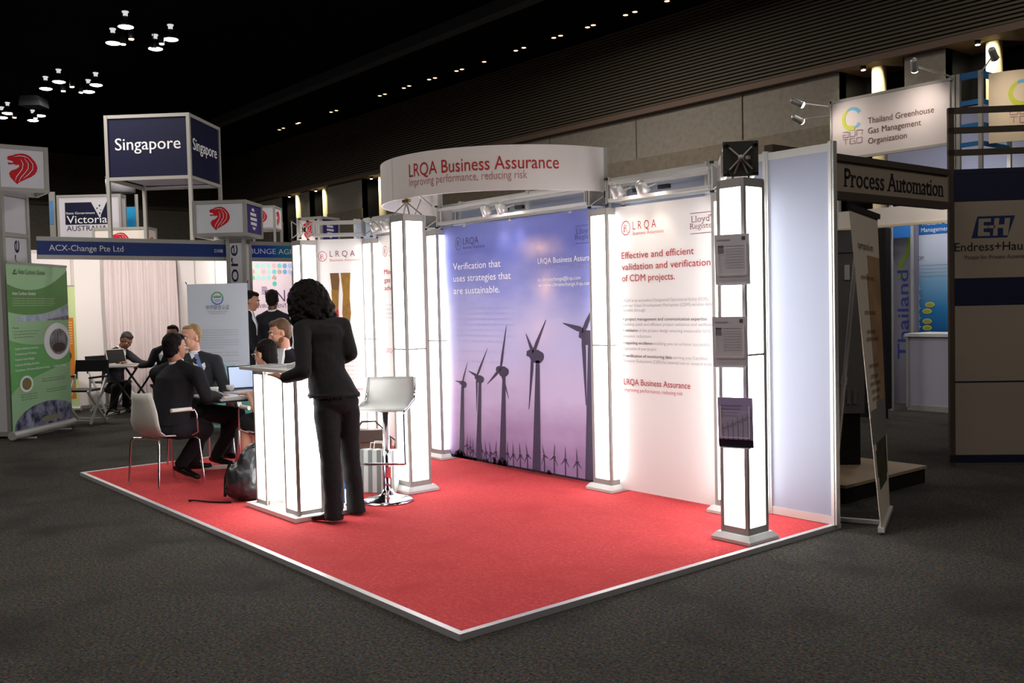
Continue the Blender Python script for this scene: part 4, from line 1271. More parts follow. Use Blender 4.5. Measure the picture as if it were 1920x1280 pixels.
# ---------------------------------------------------------------- agribusiness stand next to it
t = thing('dotted_stand', 'stand with a blue green fascia and a dotted white wall', 'exhibition stand', (-4.8, 4.6, 0))
BFAS = ramp_mat('blue green fascia', 1, [(-1.3, (34, 50, 170)), (-0.8, (38, 80, 176)), (-0.5, (44, 132, 170)), (1.7, (52, 160, 160))], 0.5)
m = MB(); m.box(AX-0.03, AX+0.01, 3.44, 6.4, 2.22, 2.275); m.box(AX-0.03, AX+0.01, 3.44, 6.4, 2.455, 2.51); m.build('fascia_rail', PROFILE, t)
m = MB(); m.box(AX-0.02, AX+0.004, 3.44, 6.4, 2.275, 2.455, 0)
f = plane((AX+0.004, 3.44, 2.275), (0, 1, 0), (0, 0, 1), 0.003)
m.text(f, 'BUNGE AGRIBUSINESS', 0.05, 0.055, 0.075, 1.28, 1, 0.006)
m.build('fascia_panel', [BFAS, WHITE_INK], t)
BX = -5.6
m = MB(); m.box(BX-0.02, BX, 4.0, 6.8, 0.05, 2.45, 0)
f = plane((BX, 4.0, 0), (0, 1, 0), (0, 0, 1), 0.003)
f2 = plane((BX, 4.0, 0), (0, 1, 0), (0, 0, 1), 0.005)
rowc = [[2, 3, 3, 3, 7, 4, 5, 6, 7, 4, 5, 3], [8, 2, 7, 3, 4, 8, 5, 6, 5, 4, 3, 4], [9, 3, 3, 3, 8], [None, None, None, None, 10]]
for r, row in enumerate(rowc):
    for k, ci in enumerate(row):
        if ci is not None:
            m.disc(f, 0.29+k*0.097, 2.235-r*0.1, 0.040, 0.042, ci, 16)
UNC = 11
m.text(f, 'U', 0.50, 1.63, 0.20, 0.15, UNC, -0.012); m.text(f, 'N', 0.69, 1.63, 0.20, 0.17, UNC, -0.012); m.text(f, 'C', 0.90, 1.63, 0.20, 0.2, UNC, -0.012)
for k in range(5):
    m.rect(f, 0.44+0.01*k*(k < 1), 1.76+k*0.028, 0.58-0.012*k, 1.772+k*0.028, UNC)
m.text(f, 'ENVIRONMENTAL MARKETS', 0.28, 1.53, 0.065, 1.1, UNC)
m.build('printed_wall', [mat('pink white wall', (232, 214, 220), 0.6), WHITE_INK, mat('dot pale green', (196, 232, 206), 0.6), mat('dot mint', (176, 226, 216), 0.6), mat('dot teal', (130, 204, 208), 0.6), mat('dot blue', (120, 176, 214), 0.6), mat('dot grey blue', (170, 196, 226), 0.6), mat('dot pink', (226, 190, 190), 0.6), mat('dot picture', (160, 150, 120), 0.6, noise=(40, 0.1, (220, 200, 180))), mat('dot green', (120, 206, 156), 0.6), mat('dot strong teal', (94, 200, 186), 0.6), mat('plum ink', (84, 44, 110), 0.6)], t)
tm = thing('wall_monitor', 'small grey monitor on the dotted wall beside the glowing column', 'monitor', (BX+0.05, 5.12, 1.75))
MB().box(BX+0.006, BX+0.05, 4.99, 5.4, 1.76, 2.15).build('casing', mat('grey casing', (150, 150, 150), 0.5), tm)
MB().box(BX+0.05, BX+0.053, 5.02, 5.37, 1.80, 2.02).build('screen', mat('pale screen', (196, 196, 200), 0.4), tm)
for x, y in ((BX-0.01, 3.98), (BX-0.01, 5.4), (AX-0.02, 6.42)):
    MB().cbox((x, y, 1.25), (0.045, 0.045, 2.5)).build('post', PROFILE, t)
t = thing('fascia_spotlight', 'halogen lamp behind the blue green fascia', 'spotlight', (AX-0.1, 4.3, 2.4))
MB().tube([(AX-0.03, 4.3, 2.44), (AX-0.12, 4.3, 2.44)], 0.01, 6).build('arm', ALU, t)
MB().lathe([(0.03, -0.05), (0.045, 0.05)], (AX-0.16, 4.3, 2.43), 14, 0, (-0.8, 0, -0.6)).build('housing', ALU, t)
lamp('SPOT', (AX-0.24, 4.3, 2.37), 100, (1.0, 0.92, 0.9), aim=(BX, 4.8, 1.6), size=0.05, angle=130, blend=1.0, parent=t)

# ---------------------------------------------------------------- roll-up banners
def roll_base(m, A, B, r=0.045):
    d = (B-A).normalized()
    m.tube([A-d*0.03+Vector((0, 0, r+0.02)), B+d*0.03+Vector((0, 0, r+0.02))], r, 14)
def feet(m, A, B):
    d = (B-A).normalized(); n = Vector((-d.y, d.x, 0))
    for k in (0.2, 0.8):
        p = A+(B-A)*k
        m.bar(p-n*0.12+Vector((0, 0, 0.01)), p+n*0.12+Vector((0, 0, 0.01)), 0.04, 0.018)
gA, gB = Vector((-3.16, 0.10, 0)), Vector((-4.17, 1.03, 0))
t = thing('roll_up_banner', 'tall green roll-up banner with round photographs and an earth picture', 'roll-up banner', tuple((gA+gB)/2))
GW = (gB-gA).length; GH = 2.02
d_ = (gB-gA).normalized(); GN = Vector((d_.y, -d_.x, 0))
m = MB()
O = gA+Vector((0, 0, 0.11))
m.prism([O, O+d_*GW, O+d_*GW+Vector((0, 0, GH)), O+Vector((0, 0, GH))], -d_.cross(Vector((0, 0, 1)))*0.003, 0)
LAYER = [plane(O, d_, (0, 0, 1), 0.003+0.0015*k) for k in range(6)]
def g(k): return lambda s, q: LAYER[k](s*GW, q*GH)
def band(k, lo, hi, mi, n=24, s0=0.0, s1=1.0):
    S_ = [s0+(s1-s0)*i/n for i in range(n+1)]
    vs = [g(k)(s, lo(s)) for s in S_]+[g(k)(s, hi(s)) for s in S_]
    m.add(vs, [(i, i+1, n+2+i, n+1+i) for i in range(n)], mi)
up = lambda s: 0.877-0.20*s+0.30*s*s
lo = lambda s: 0.712-0.11*s+0.16*s*s
band(0, lo, up, 1)
band(0, lambda s: 0.655, lambda s: min(0.66+0.115*s, lo(s)-0.005) if s > 0.05 else 0.656, 2, s0=0.1)
band(1, lambda s: 0.655, lambda s: 0.66+0.06*(s-0.6), 5, s0=0.62)
band(0, lambda s: 0.22+0.16*s**0.6, lambda s: 0.545-0.16*s+0.17*s*s, 3)
m.disc(g(1), 0.78, 0.52, 0.235, 0.118, 4, 32)
m.disc(g(2), 0.80, 0.517, 0.165, 0.083, 5, 32)
m.disc(g(3), 0.80, 0.48, 0.12, 0.03, 6, 20)
m.rect(g(4), 0.775, 0.46, 0.79, 0.585, 6)
m.disc(g(1), 0.235, 0.275, 0.105, 0.05, 4, 24); m.disc(g(2), 0.235, 0.275, 0.075, 0.037, 7, 24)
A_ = [radians(k*7.5) for k in range(25)]
m.shape(g(1), [(0.58+0.56*cos(a), 0.005+0.145*sin(a)) for a in A_ if 0 <= 0.58+0.56*cos(a) <= 1.0]+[(0.03, 0.005)]+[(0.999, 0.005)], 8)
m.disc(g(2), 0.62, 0.04, 0.18, 0.02, 9, 20)
m.text(lambda u, v: LAYER[3](u, v), 'Asia Carbon Global', 0.23, 1.90, 0.055, 0.60, 10)
m.shape(lambda u, v: LAYER[3](u, v), [(0.12, 1.89), (0.21, 1.89), (0.165, 1.96)], 10)
m.shape(lambda u, v: LAYER[4](u, v), [(0.145, 1.905), (0.185, 1.905), (0.165, 1.935)], 0)
LT = lambda u, v: LAYER[3](u, v)
m.text(LT, 'Asia Carbon Global', 0.09, 1.645, 0.035, 0.5, 4, 0.01)
for k in range(4): m.text(LT, 'A leading carbon asset developer and adviser on projects', 0.09, 1.595-k*0.028, 0.014, 0.95-0.03*(k % 2), 11)
m.text(LT, 'Mission', 0.07, 1.235, 0.022, 0.13, 10)
for k in range(3): m.text(LT, 'To deliver quality carbon credits for clean growth', 0.07, 1.195-k*0.035, 0.015, 0.60-0.08*k, 10)
for k, st in enumerate(('Carbon Advisory Services', 'Technical Policy', 'Corporate Carbon Strategies', 'Capacity Building Services', 'Carbon Finance')):
    m.text(LT, st, 0.09, 0.98-k*0.065, 0.026, 0.52-0.05*(k % 3), 4, 0.008)
m.text(LT, 'Carbon Funds', 0.55, 0.72, 0.026, 0.30, 4, 0.008); m.text(LT, 'Carbon Trading', 0.95, 0.72, 0.026, 0.3, 4, 0.008)
for k in range(2):
    m.text(LT, 'Offices in several countries of Asia', 0.66, 0.58-k*0.03, 0.016, 0.55, 10); m.text(LT, 'Working with partners world wide', 0.75, 0.44-k*0.03, 0.016, 0.5, 10)
for k in range(3): m.text(LT, 'Visit us to learn more', 0.18, 0.42-k*0.03, 0.016, 0.36, 10)
m.build('printed_sheet', [mat('pale green print', (156, 196, 152), 0.6), mat('green print', (92, 140, 78), 0.6), mat('sky photo print', (140, 156, 190), 0.6, noise=(9, 0.2, (196, 200, 210))), mat('leaf green print', (108, 176, 104), 0.6), WHITE_INK, mat('grey photo print', (140, 142, 148), 0.6, noise=(12, 0.2, (90, 80, 84))), mat('dark photo print', (66, 48, 46), 0.6), mat('field photo print', (120, 130, 76), 0.6, noise=(20, 0.2, (150, 100, 70))), mat('earth print', (40, 44, 70), 0.5, noise=(7, 0.12, (150, 154, 180))), mat('land print', (130, 128, 110), 0.6), mat('green grey ink', (70, 84, 72), 0.7), mat('pale ink', (190, 214, 180), 0.7)], t)
m = MB(); roll_base(m, gA, gB, 0.05); m.build('base_tube', ALU, t)
m = MB(); feet(m, gA, gB); m.build('foot', ALU, t)
m = MB(); m.bar(O+Vector((0, 0, GH+0.008)), O+d_*GW+Vector((0, 0, GH+0.008)), 0.02, 0.025); m.build('top_bar', ALU_D, t)
m = MB(); nb = -d_.cross(Vector((0, 0, 1))); m.tube([O+d_*GW*0.5+nb*0.03-Vector((0, 0, 0.05)), O+d_*GW*0.5+nb*0.03+Vector((0, 0, GH))], 0.012, 6); m.build('pole', ALU_D, t)

A, B = Vector((-6.273, 1.402, 0.234)), Vector((-6.087, 1.630, 0.227))
A.z = B.z = 0
t = thing('orange_banner', 'narrow pale green and orange banner standing behind the tall green banner', 'roll-up banner', tuple((A+B)/2))
d_ = (B-A).normalized(); W_ = (B-A).length
m = MB()
f0 = plane(A+Vector((0, 0, 0.09)), d_); f = plane(A+Vector((0, 0, 0.09)), d_, (0, 0, 1), 0.003); f2 = plane(A+Vector((0, 0, 0.09)), d_, (0, 0, 1), 0.005)
m.prism([f0(0, 0), f0(W_, 0), f0(W_, 1.84), f0(0, 1.84)], -d_.cross(Vector((0, 0, 1)))*0.003, 0)
m.rect(f, 0, 0.12, W_*0.88, 1.36, 1)
m.disc(f2, W_*0.55, 0.78, 0.05, 0.07, 2, 20)
for k in range(9): m.rect(f2, W_*0.3, 1.28-k*0.04, W_*0.8, 1.295-k*0.04, 3)
for k in range(24): m.disc(f2, W_*(0.15+0.7*RND.random()), 0.17+0.3*RND.random()*RND.random()*1.2, 0.008, 0.012, 3, 8)
m.build('printed_sheet', [mat('pale green cloth', (186, 204, 150), 0.6), mat('orange print', (188, 116, 42), 0.6), mat('dark photo print', (66, 48, 46), 0.6), mat('sand ink', (222, 178, 116), 0.6)], t)
m = MB(); roll_base(m, A, B, 0.04); m.build('base_tube', ALU, t)
m = MB(); m.bar(f0(0, 1.845), f0(W_, 1.845), 0.015, 0.02); m.build('top_bar', ALU_D, t)

A, B = Vector((-1.91, 1.79, 0)), Vector((-1.45, 2.35, 0))
t = thing('chinese_banner', 'pale banner with a round green emblem and Chinese lettering behind the meeting table', 'banner stand', tuple((A+B)/2))
d_ = (B-A).normalized(); W_ = (B-A).length
m = MB()
f0 = plane(A, d_); f = plane(A, d_, (0, 0, 1), 0.003); f2 = plane(A, d_, (0, 0, 1), 0.005)
m.prism([f0(0, 0.10), f0(W_, 0.10), f0(W_, 1.83), f0(0, 1.83)], -d_.cross(Vector((0, 0, 1)))*0.003, 0)
CU = W_*0.5
m.disc(f, CU, 1.655, 0.075, 0.08, 1, 32, 0, 180); m.disc(f, CU, 1.655, 0.075, 0.08, 2, 32, 180, 360)
m.disc(f2, CU, 1.655, 0.058, 0.062, 0, 32)
for k in range(4):
    m.shape(f2, [(CU-0.05+k*0.022, 1.66), (CU-0.02+k*0.022, 1.66), (CU-0.035+k*0.024, 1.695+0.01*(k % 2))], 1)
for k in range(3): m.rect(f2, CU-0.045+k*0.008, 1.635-k*0.012, CU+0.045-k*0.008, 1.642-k*0.012, 2)
m.text(f, '中环联合认证', CU, 1.525, 0.042, 0.28, 3, 0.0, 'c')
m.text(f, 'China Environmental United', CU, 1.49, 0.018, 0.24, 4, 0, 'c'); m.text(f, 'Certification Center', CU, 1.465, 0.018, 0.2, 4, 0, 'c')
for k in range(8): m.text(f, 'the certification of environmental products and services', 0.12, 1.27-k*0.03, 0.014, 0.48 if k % 4 != 3 else 0.3, 4)
for k in range(4): m.text(f, 'validation and verification of clean projects', 0.14, 1.0-k*0.035, 0.014, 0.46 if k % 3 != 2 else 0.26, 4)
for k, (c_, base_) in enumerate(((5, 0.80), (6, 0.62), (7, 0.36))):
    n = 16
    hi = [(W_*i/n, base_+0.04*sin(i*0.8+k*2)+0.03*sin(i*1.7+k)+0.05*i/n) for i in range(n+1)]
    m.shape([f, f2, plane(A, d_, (0, 0, 1), 0.007)][k], [(W_, 0.1), ][:1]+hi[::-1]+[(0, 0.1)][:1], c_)
m.build('printed_sheet', [mat('pale grey print', (188, 196, 208), 0.6), mat('emblem green', (90, 160, 96), 0.6), mat('emblem blue', (84, 118, 176), 0.6), mat('ink black', (60, 62, 70), 0.6), mat('ink grey', (140, 146, 156), 0.6), mat('mist teal', (140, 186, 196), 0.6), mat('teal print', (104, 176, 182), 0.6), mat('sea print', (84, 152, 142), 0.6)], t)
for k, s in ((0, -1), (1, 1)):
    m = MB(); p = f0(0 if k == 0 else W_, 1.83); m.tube([p, p+d_*s*0.012+Vector((0, 0, 0.03))], 0.006, 6); m.build('corner_clip', BLACK, t)
nb = -d_.cross(Vector((0, 0, 1)))
m = MB(); m.tube([f0(W_*0.5, 0.9)+nb*0.04, f0(0.01, 1.82)+nb*0.006], 0.005, 6); m.tube([f0(W_*0.5, 0.9)+nb*0.04, f0(W_-0.01, 1.82)+nb*0.006], 0.005, 6); m.tube([f0(W_*0.5, 0.9)+nb*0.04, f0(0.02, 0.0)+nb*0.1], 0.006, 6); m.tube([f0(W_*0.5, 0.9)+nb*0.04, f0(W_-0.02, 0.0)+nb*0.1], 0.006, 6); m.tube([f0(W_*0.5, 0.9)+nb*0.04, f0(W_*0.5, 0.0)+nb*0.4], 0.006, 6)
m.build('support_frame', STEEL, t)

# ---------------------------------------------------------------- farther signs seen over the fascias
def vic(m, f, f2, side, ln, H):
    if side != 1: return []
    k = ln/1.36
    x0_, x1_, y0_, y1_ = 0.13*k, 1.10*k, H-0.62*k, H-0.12*k
    m.shape(f, [(x0_, y0_), (x1_, y0_), (x1_, y1_), (x1_-0.02*k, y1_), (x0_+0.78*k, y0_+0.14*k), (x0_+0.60*k, y1_), (x0_, y1_)], 1)
    m.text(f2, 'State Government', x0_+0.02*k, y0_+0.235*k, 0.05*k, 0.66*k, 2)
    m.text(f2, 'Victoria', x0_+0.03*k, y0_+0.03*k, 0.17*k, 0.92*k, 2, 0.01)
    m.text(f, 'AUSTRALIA', x0_+0.02*k, y0_-0.14*k, 0.11*k, 0.92*k, 1)
    for a, b, r in ((0.79, 0.42, .02), (0.73, 0.36, .017), (0.82, 0.32, .012), (0.79, 0.25, .02)):
        m.disc(f2, x0_+a*k, y0_+b*k, r*k, r*k, 1, 8)
    return [NAVY2, WHITE_INK]
VA = Vector((-13.144, 3.199, 4.101)); VB = Vector((-12.250, 4.288, 3.998))
dv = (VB-VA); dv.z = 0; yawv = math.atan2(dv.y, dv.x)
Lv = dv.length
yv = yawv-pi/2
# local +x side faces the aisle and runs along its local +y
dy = Vector((cos(yawv), sin(yawv), 0)); dxv = Vector((cos(yv), sin(yv), 0))
cv = VA+dy*Lv/2-dxv*0.15
frame_cube('state_sign_box', 'white sign box with the navy Australian state government logo', 'sign box', (cv.x, cv.y), yv, 0.3, Lv, 2.6, VA.z, 0.0, mat('sign white', (214, 210, 220), 0.6), vic, 0.05)
p = Vector((-13.527, 3.206, 4.117)); 
t = thing('blue_strip_sign', 'thin post sign with a light blue strip beside the state logo', 'sign', (p.x, p.y, 0), 0)
rr = Vector((0.632, 0.775, 0))
def slab(A, B, z0, z1, th=0.03):
    """upright board from A to B with a thickness, as prism corners"""
    d = Vector((B[0]-A[0], B[1]-A[1], 0)).normalized(); n = Vector((-d.y, d.x, 0))*th
    return [Vector((A[0], A[1], z0)), Vector((B[0], B[1], z0)), Vector((B[0], B[1], z1)), Vector((A[0], A[1], z1))], n
m = MB(); q, n_ = slab(p-rr*0.07, p+rr*0.06, 0.0, p.z+0.1); m.prism(q, n_); m.build('board', PROFILE, t)
m = MB(); q, n_ = slab(p-rr*0.06, p+rr*0.02, p.z-0.62, p.z-0.1, 0.01); m.prism([v-n_*1.2 for v in q], n_); m.build('blue_strip', mat('light blue print', (92, 146, 200), 0.6), t)
A, B = (-13.266, 4.621, 3.921), (-13.050, 4.885, 3.913)
t = thing('cyan_panel', 'cyan display panel under a white drum between the sign towers', 'display panel', (A[0], A[1], 0))
m = MB(); q, n_ = slab(A, B, 0.0, A[2]); m.prism(q, n_); m.build('board', CYAN, t)
m = MB()
for P in (A, B): m.cbox((P[0], P[1], 2.1), (0.06, 0.06, 4.2))
m.build('post', PROFILE, t)
p = Vector((-14.840, 5.105, 4.542))
t = thing('white_drum_sign', 'white drum sign with a purple rim seen through the tower legs', 'sign', (p.x, p.y, 0))
MB().lathe([(0.34, p.z-0.1), (0.34, p.z+0.22)], (p.x, p.y, 0), 32).build('drum', mat('sign white', (214, 210, 220), 0.6), t)
MB().lathe([(0.345, p.z+0.22), (0.345, p.z+0.26)], (p.x, p.y, 0), 32).build('rim', PURPLE, t)
m = MB(); m.tube([(p.x, p.y, 0), (p.x, p.y, p.z-0.1)], 0.04, 8); m.build('pole', PROFILE, t)
def lionp(m, f, f2, side, ln, H):
    s = min(ln, H)*0.8
    lion(m, f, f2, ln/2-s/2, H*0.1, s, 1, 2)
    return [LIONRED, WHITE_INK]
A, B = Vector((-10.743, 3.236, 3.213)), Vector((-10.034, 4.102, 3.177)); d = B-A; yl = math.atan2(d.y, d.x); Ld = Vector((d.x, d.y)).length
c = (A+B)/2+Vector((-sin(yl), cos(yl), 0))*0.25
frame_cube('lion_sign_box', 'lion sign box whose top alone shows over the long blue fascia', 'sign box', (c.x, c.y), yl, Ld, 0.5, 2.6, A.z, 0.0, mat('sign cream', (232, 222, 214), 0.6), lionp, 0.05)
A, B = Vector((-7.677, 5.108, 3.450)), Vector((-7.317, 5.550, 3.457)); d = B-A; yl = math.atan2(d.y, d.x); Ld = Vector((d.x, d.y)).length
c = (A+B)/2+Vector((-sin(yl), cos(yl), 0))*Ld/2
frame_cube('lion_sign_box', 'lion sign box peeping out behind the purple-sided sign box', 'sign box', (c.x, c.y), yl, Ld, Ld, (-7.309, 5.530, 2.998)[2], A.z, 0.0, BOXW, lionp, 0.04)
c = cube_at((-4.508, 5.005, 2.990), radians(25), 0.5, 0.5)
frame_cube('lion_sign_box', 'lion sign box with a purple side behind the beam over the walking legs banner', 'sign box', c, radians(25), 0.5, 0.5, 2.56, (-4.519, 4.991, 2.990)[2], 0.0, [mat('sign cream', (232, 222, 214), 0.6), PURPLE, BOXW, BOXW], lion_paint(True), 0.04)
# stand at the very edge of the picture
A, B = Vector((-5.312, 0.012, 2.179)), Vector((-4.512, 0.357, 2.146))
t = thing('edge_stand_wall', 'printed blue wall of another stand cut by the picture edge', 'display panel', (A.x, A.y, 0))
m = MB(); q, n_ = slab(A, B, 0.0, 2.3); m.prism(q, n_); m.build('board', mat('dusky board', (84, 86, 100), 0.6), t)
m = MB(); q, n_ = slab(A, B, 0.85, 2.1, 0.004); m.prism([v-n_*1.3 for v in q], n_); m.build('print', ramp_mat('blue poster', 2, [(0.85, (196, 200, 214)), (1.1, (60, 80, 150)), (1.5, (40, 60, 130)), (1.9, (190, 200, 220)), (2.1, (40, 46, 100))]), t)

# ---------------------------------------------------------------- folding furniture in the white stand
def fold_chair(x, y, yaw, label, arms):
    t = thing('folding_chair', label, 'chair', (x, y, 0), yaw)
    M_ = WM[t.name]
    for s in (-1, 1):
        m = MB(M_); m.bar((0.2, s*0.24, 0.012), (-0.2, s*0.24, 0.66), 0.022, 0.03); m.build('leg', ALU, t)
        m = MB(M_); m.bar((-0.2, s*0.21, 0.012), (0.2, s*0.21, 0.46), 0.022, 0.03); m.build('leg', ALU, t)
        m = MB(M_); m.bar((-0.2, s*0.24, 0.6), (-0.24, s*0.24, 0.86), 0.022, 0.03); m.build('back_post', BLACK, t)
        if arms:
            m = MB(M_); m.bar((-0.2, s*0.25, 0.64), (0.2, s*0.25, 0.64), 0.035, 0.025); m.build('armrest', BLACK, t)
            m = MB(M_); m.bar((0.19, s*0.25, 0.63), (0.2, s*0.25, 0.45), 0.02, 0.02); m.build('arm_post', ALU, t)
    m = MB(M_); m.box(-0.2, 0.22, -0.2, 0.2, 0.45, 0.475); m.build('seat', BLACK, t)
    m = MB(M_); m.prism([(-0.228, -0.24, 0.70), (-0.238, -0.24, 0.86), (-0.218, -0.24, 0.86), (-0.208, -0.24, 0.70)], (0, 0.48, 0)); m.build('backrest', BLACK, t)
    m = MB(M_); m.bar((-0.19, -0.24, 0.05), (-0.19, 0.24, 0.05), 0.015, 0.015); m.bar((0.17, -0.24, 0.06), (0.17, 0.24, 0.06), 0.015, 0.015); m.build('stretcher', ALU, t)
    return t
fold_chair(-4.45, 1.25, radians(-50), 'empty black folding armchair next to the tall green banner', True)
fold_chair(-5.72, 2.0, radians(20), 'black folding chair under the man at the laptop', False)
tx, ty = -5.12, 2.12
t = thing('folding_table', 'small square folding table with crossed metal legs under a laptop', 'table', (tx, ty, 0), radians(40))
M_ = WM[t.name]
MB(M_).box(-0.33, 0.33, -0.33, 0.33, 0.715, 0.735).build('tabletop', mat('grey table top', (150, 150, 154), 0.4), t)
for s in (-1, 1):
    m = MB(M_); m.bar((-0.28, s*0.26, 0.01), (0.26, s*0.26, 0.71), 0.03, 0.02); m.build('leg', STEEL, t)
    m = MB(M_); m.bar((0.28, s*0.22, 0.01), (-0.26, s*0.22, 0.71), 0.03, 0.02); m.build('leg', STEEL, t)
m = MB(M_); m.bar((-0.28, -0.28, 0.02), (-0.28, 0.28, 0.02), 0.03, 0.03); m.bar((0.28, -0.28, 0.02), (0.28, 0.28, 0.02), 0.03, 0.03); m.build('foot_bar', WHITE_P, t)
def laptop(name, label, c, yaw, lid_deg, bodym, screenm, back=None):
    t = thing(name, label, 'laptop', c, yaw)
    M_ = WM[t.name]
    MB(M_).box(-0.165, 0.165, -0.115, 0.115, 0.001, 0.018).build('keyboard_base', bodym, t)
    m = MB(M_)
    a = radians(lid_deg)
    up_ = Vector((0, -cos(a), sin(a))); nn = Vector((0, sin(a), cos(a)))
    o = Vector((-0.165, 0.112, 0.018))
    m.prism([o, o+Vector((0.33, 0, 0)), o+Vector((0.33, 0, 0))+up_*0.225, o+up_*0.225], nn*0.008)
    l = m.build('lid', back or bodym, t)
    m = MB(M_)
    ff = lambda u, v: o+Vector((u, 0, 0))+up_*v-nn*0.0015
    m.poly([ff(0.012, 0.012), ff(0.318, 0.012), ff(0.318, 0.213), ff(0.012, 0.213)][::-1])
    m.build('screen', screenm, l)
    return t
lp_ = laptop('laptop', 'pale laptop on the folding table in front of the bent man', (-5.18, 2.02, 0.736), radians(112), 105, mat('silver laptop', (186, 180, 170), 0.4, 0.2), BLACK)
ll_ = [c for c in lp_.children if c.name.startswith('lid')][0]
a_ = radians(105); up_ = Vector((0, -cos(a_), sin(a_))); nn_ = Vector((0, sin(a_), cos(a_))); o_ = Vector((-0.165, 0.112, 0.018))+nn_*0.0085
m = MB(WM[lp_.name]); m.prism([o_+Vector((0.02, 0, 0))+up_*0.02, o_+Vector((0.31, 0, 0))+up_*0.02, o_+Vector((0.31, 0, 0))+up_*0.2, o_+Vector((0.02, 0, 0))+up_*0.2], nn_*0.002); m.build('lid_cover', mat('laptop lid dark', (30, 34, 36), 0.35), ll_)
t = thing('small_box', 'small white box standing on the floor beneath the folding table', 'box', (-4.92, 2.44, 0), radians(40))
MB(WM[t.name]).box(-0.2, 0.2, -0.07, 0.07, 0.001, 0.1).build('carton', WHITE_P, t)
MB(WM[t.name]).box(-0.2, 0.2, -0.01, 0.01, 0.1, 0.102).build('tape', mat('grey tape', (150, 150, 150), 0.5), t)

# ---------------------------------------------------------------- process automation stand at the corner
BRN = mat('dark brown frame', (70, 58, 50), 0.6)
TAUPE = mat('taupe board', (146, 133, 119), 0.7)
INKB = mat('black ink', (22, 20, 24), 0.7)
t = thing('automation_fascia', 'taupe fascia board with black serif lettering above the passage', 'fascia sign', (5.41, 4.7, 2.26))
m = MB(); m.box(5.36, 5.40, 3.2, 5.74, 2.30, 2.53, 0)
f = plane((5.40, 3.2, 2.30), (0, 1, 0), (0, 0, 1), 0.003)
m.text(f, 'for', 0.50, 0.045, 0.138, 0.30, 1, 0.02, serif=True)
m.text(f, 'Process Automation', 0.93, 0.045, 0.138, 1.52, 1, 0.02, serif=True)
m.build('board', [TAUPE, INKB], t)
m = MB(); m.box(5.35, 5.42, 3.2, 5.74, 2.53, 2.58); m.box(5.35, 5.42, 3.2, 5.74, 2.24, 2.30); m.build('frame', BRN, t)
E0 = Vector((5.41, 5.745, 0)); ED = Vector((1, 1, 0)).normalized(); EN = Vector((1, -1, 0)).normalized()
t = thing('automation_wall', 'taupe and navy stand wall with a slanted logo and brown rails on top', 'display wall', tuple(E0+ED*1.0))
f0 = plane(E0, ED); f = plane(E0, ED, (0, 0, 1), 0.002); f2 = plane(E0, ED, (0, 0, 1), 0.004)
NV = mat('deep navy', (24, 26, 54), 0.5)
m = MB()
for z0, z1, mi in ((0.10, 0.73, 0), (0.745, 1.40, 0), (1.40, 1.64, 1), (1.64, 2.30, 0), (2.30, 2.54, 1)):
    m.prism([f0(0.04, z0), f0(2.4, z0), f0(2.4, z1), f0(0.04, z1)], -EN*0.02, mi)
m.shape(f, [(0.185, 1.985), (0.48, 1.985), (0.545, 2.17), (0.235, 2.17)], 2)
e = lambda pts: m.shape(f2, pts, 0)
e([(0.235, 2.0), (0.335, 2.0), (0.335, 2.03), (0.285, 2.035), (0.285, 2.065), (0.33, 2.065), (0.33, 2.09), (0.285, 2.09), (0.285, 2.12), (0.345, 2.12), (0.345, 2.15), (0.245, 2.15)])
e([(0.36, 2.0), (0.40, 2.0), (0.40, 2.065), (0.445, 2.065), (0.445, 2.0), (0.485, 2.0), (0.505, 2.15), (0.46, 2.15), (0.455, 2.095), (0.41, 2.095), (0.415, 2.15), (0.375, 2.15)])
m.rect(f2, 0.32, 2.065, 0.38, 2.09, 0)
m.text(f, 'Endress+Hauser', 0.045, 1.875, 0.072, 0.70, 3, 0.006)
m.text(f, 'People for Process Automation', 0.13, 1.805, 0.032, 0.56, 4, 0.004)
m.build('board', [TAUPE, NV, mat('logo blue', (24, 40, 86), 0.5), INKB, mat('dim ink', (70, 64, 66), 0.7)], t)
m = MB()
for z, h in ((0.73, 0.015), (2.535, 0.045)):
    m.prism([f0(0.04, z), f0(2.4, z), f0(2.4, z+h), f0(0.04, z+h)], -EN*0.03)
m.prism([f0(0, 0.03), f0(2.4, 0.03), f0(2.4, 0.1), f0(0, 0.1)], -EN*0.03)
m.build('frame', NV, t)
for z in (3.06, 2.89, 2.70):
    m = MB(); m.prism([f0(0, z), f0(2.4, z), f0(2.4, z+0.05), f0(0, z+0.05)], -EN*0.04); m.build('top_rail', BRN, t)
for u in (0.0, 1.8):
    m = MB(); m.prism([f0(u, 0), f0(u+0.045, 0), f0(u+0.045, 3.11), f0(u, 3.11)], -EN*0.045); m.build('post', BRN, t)

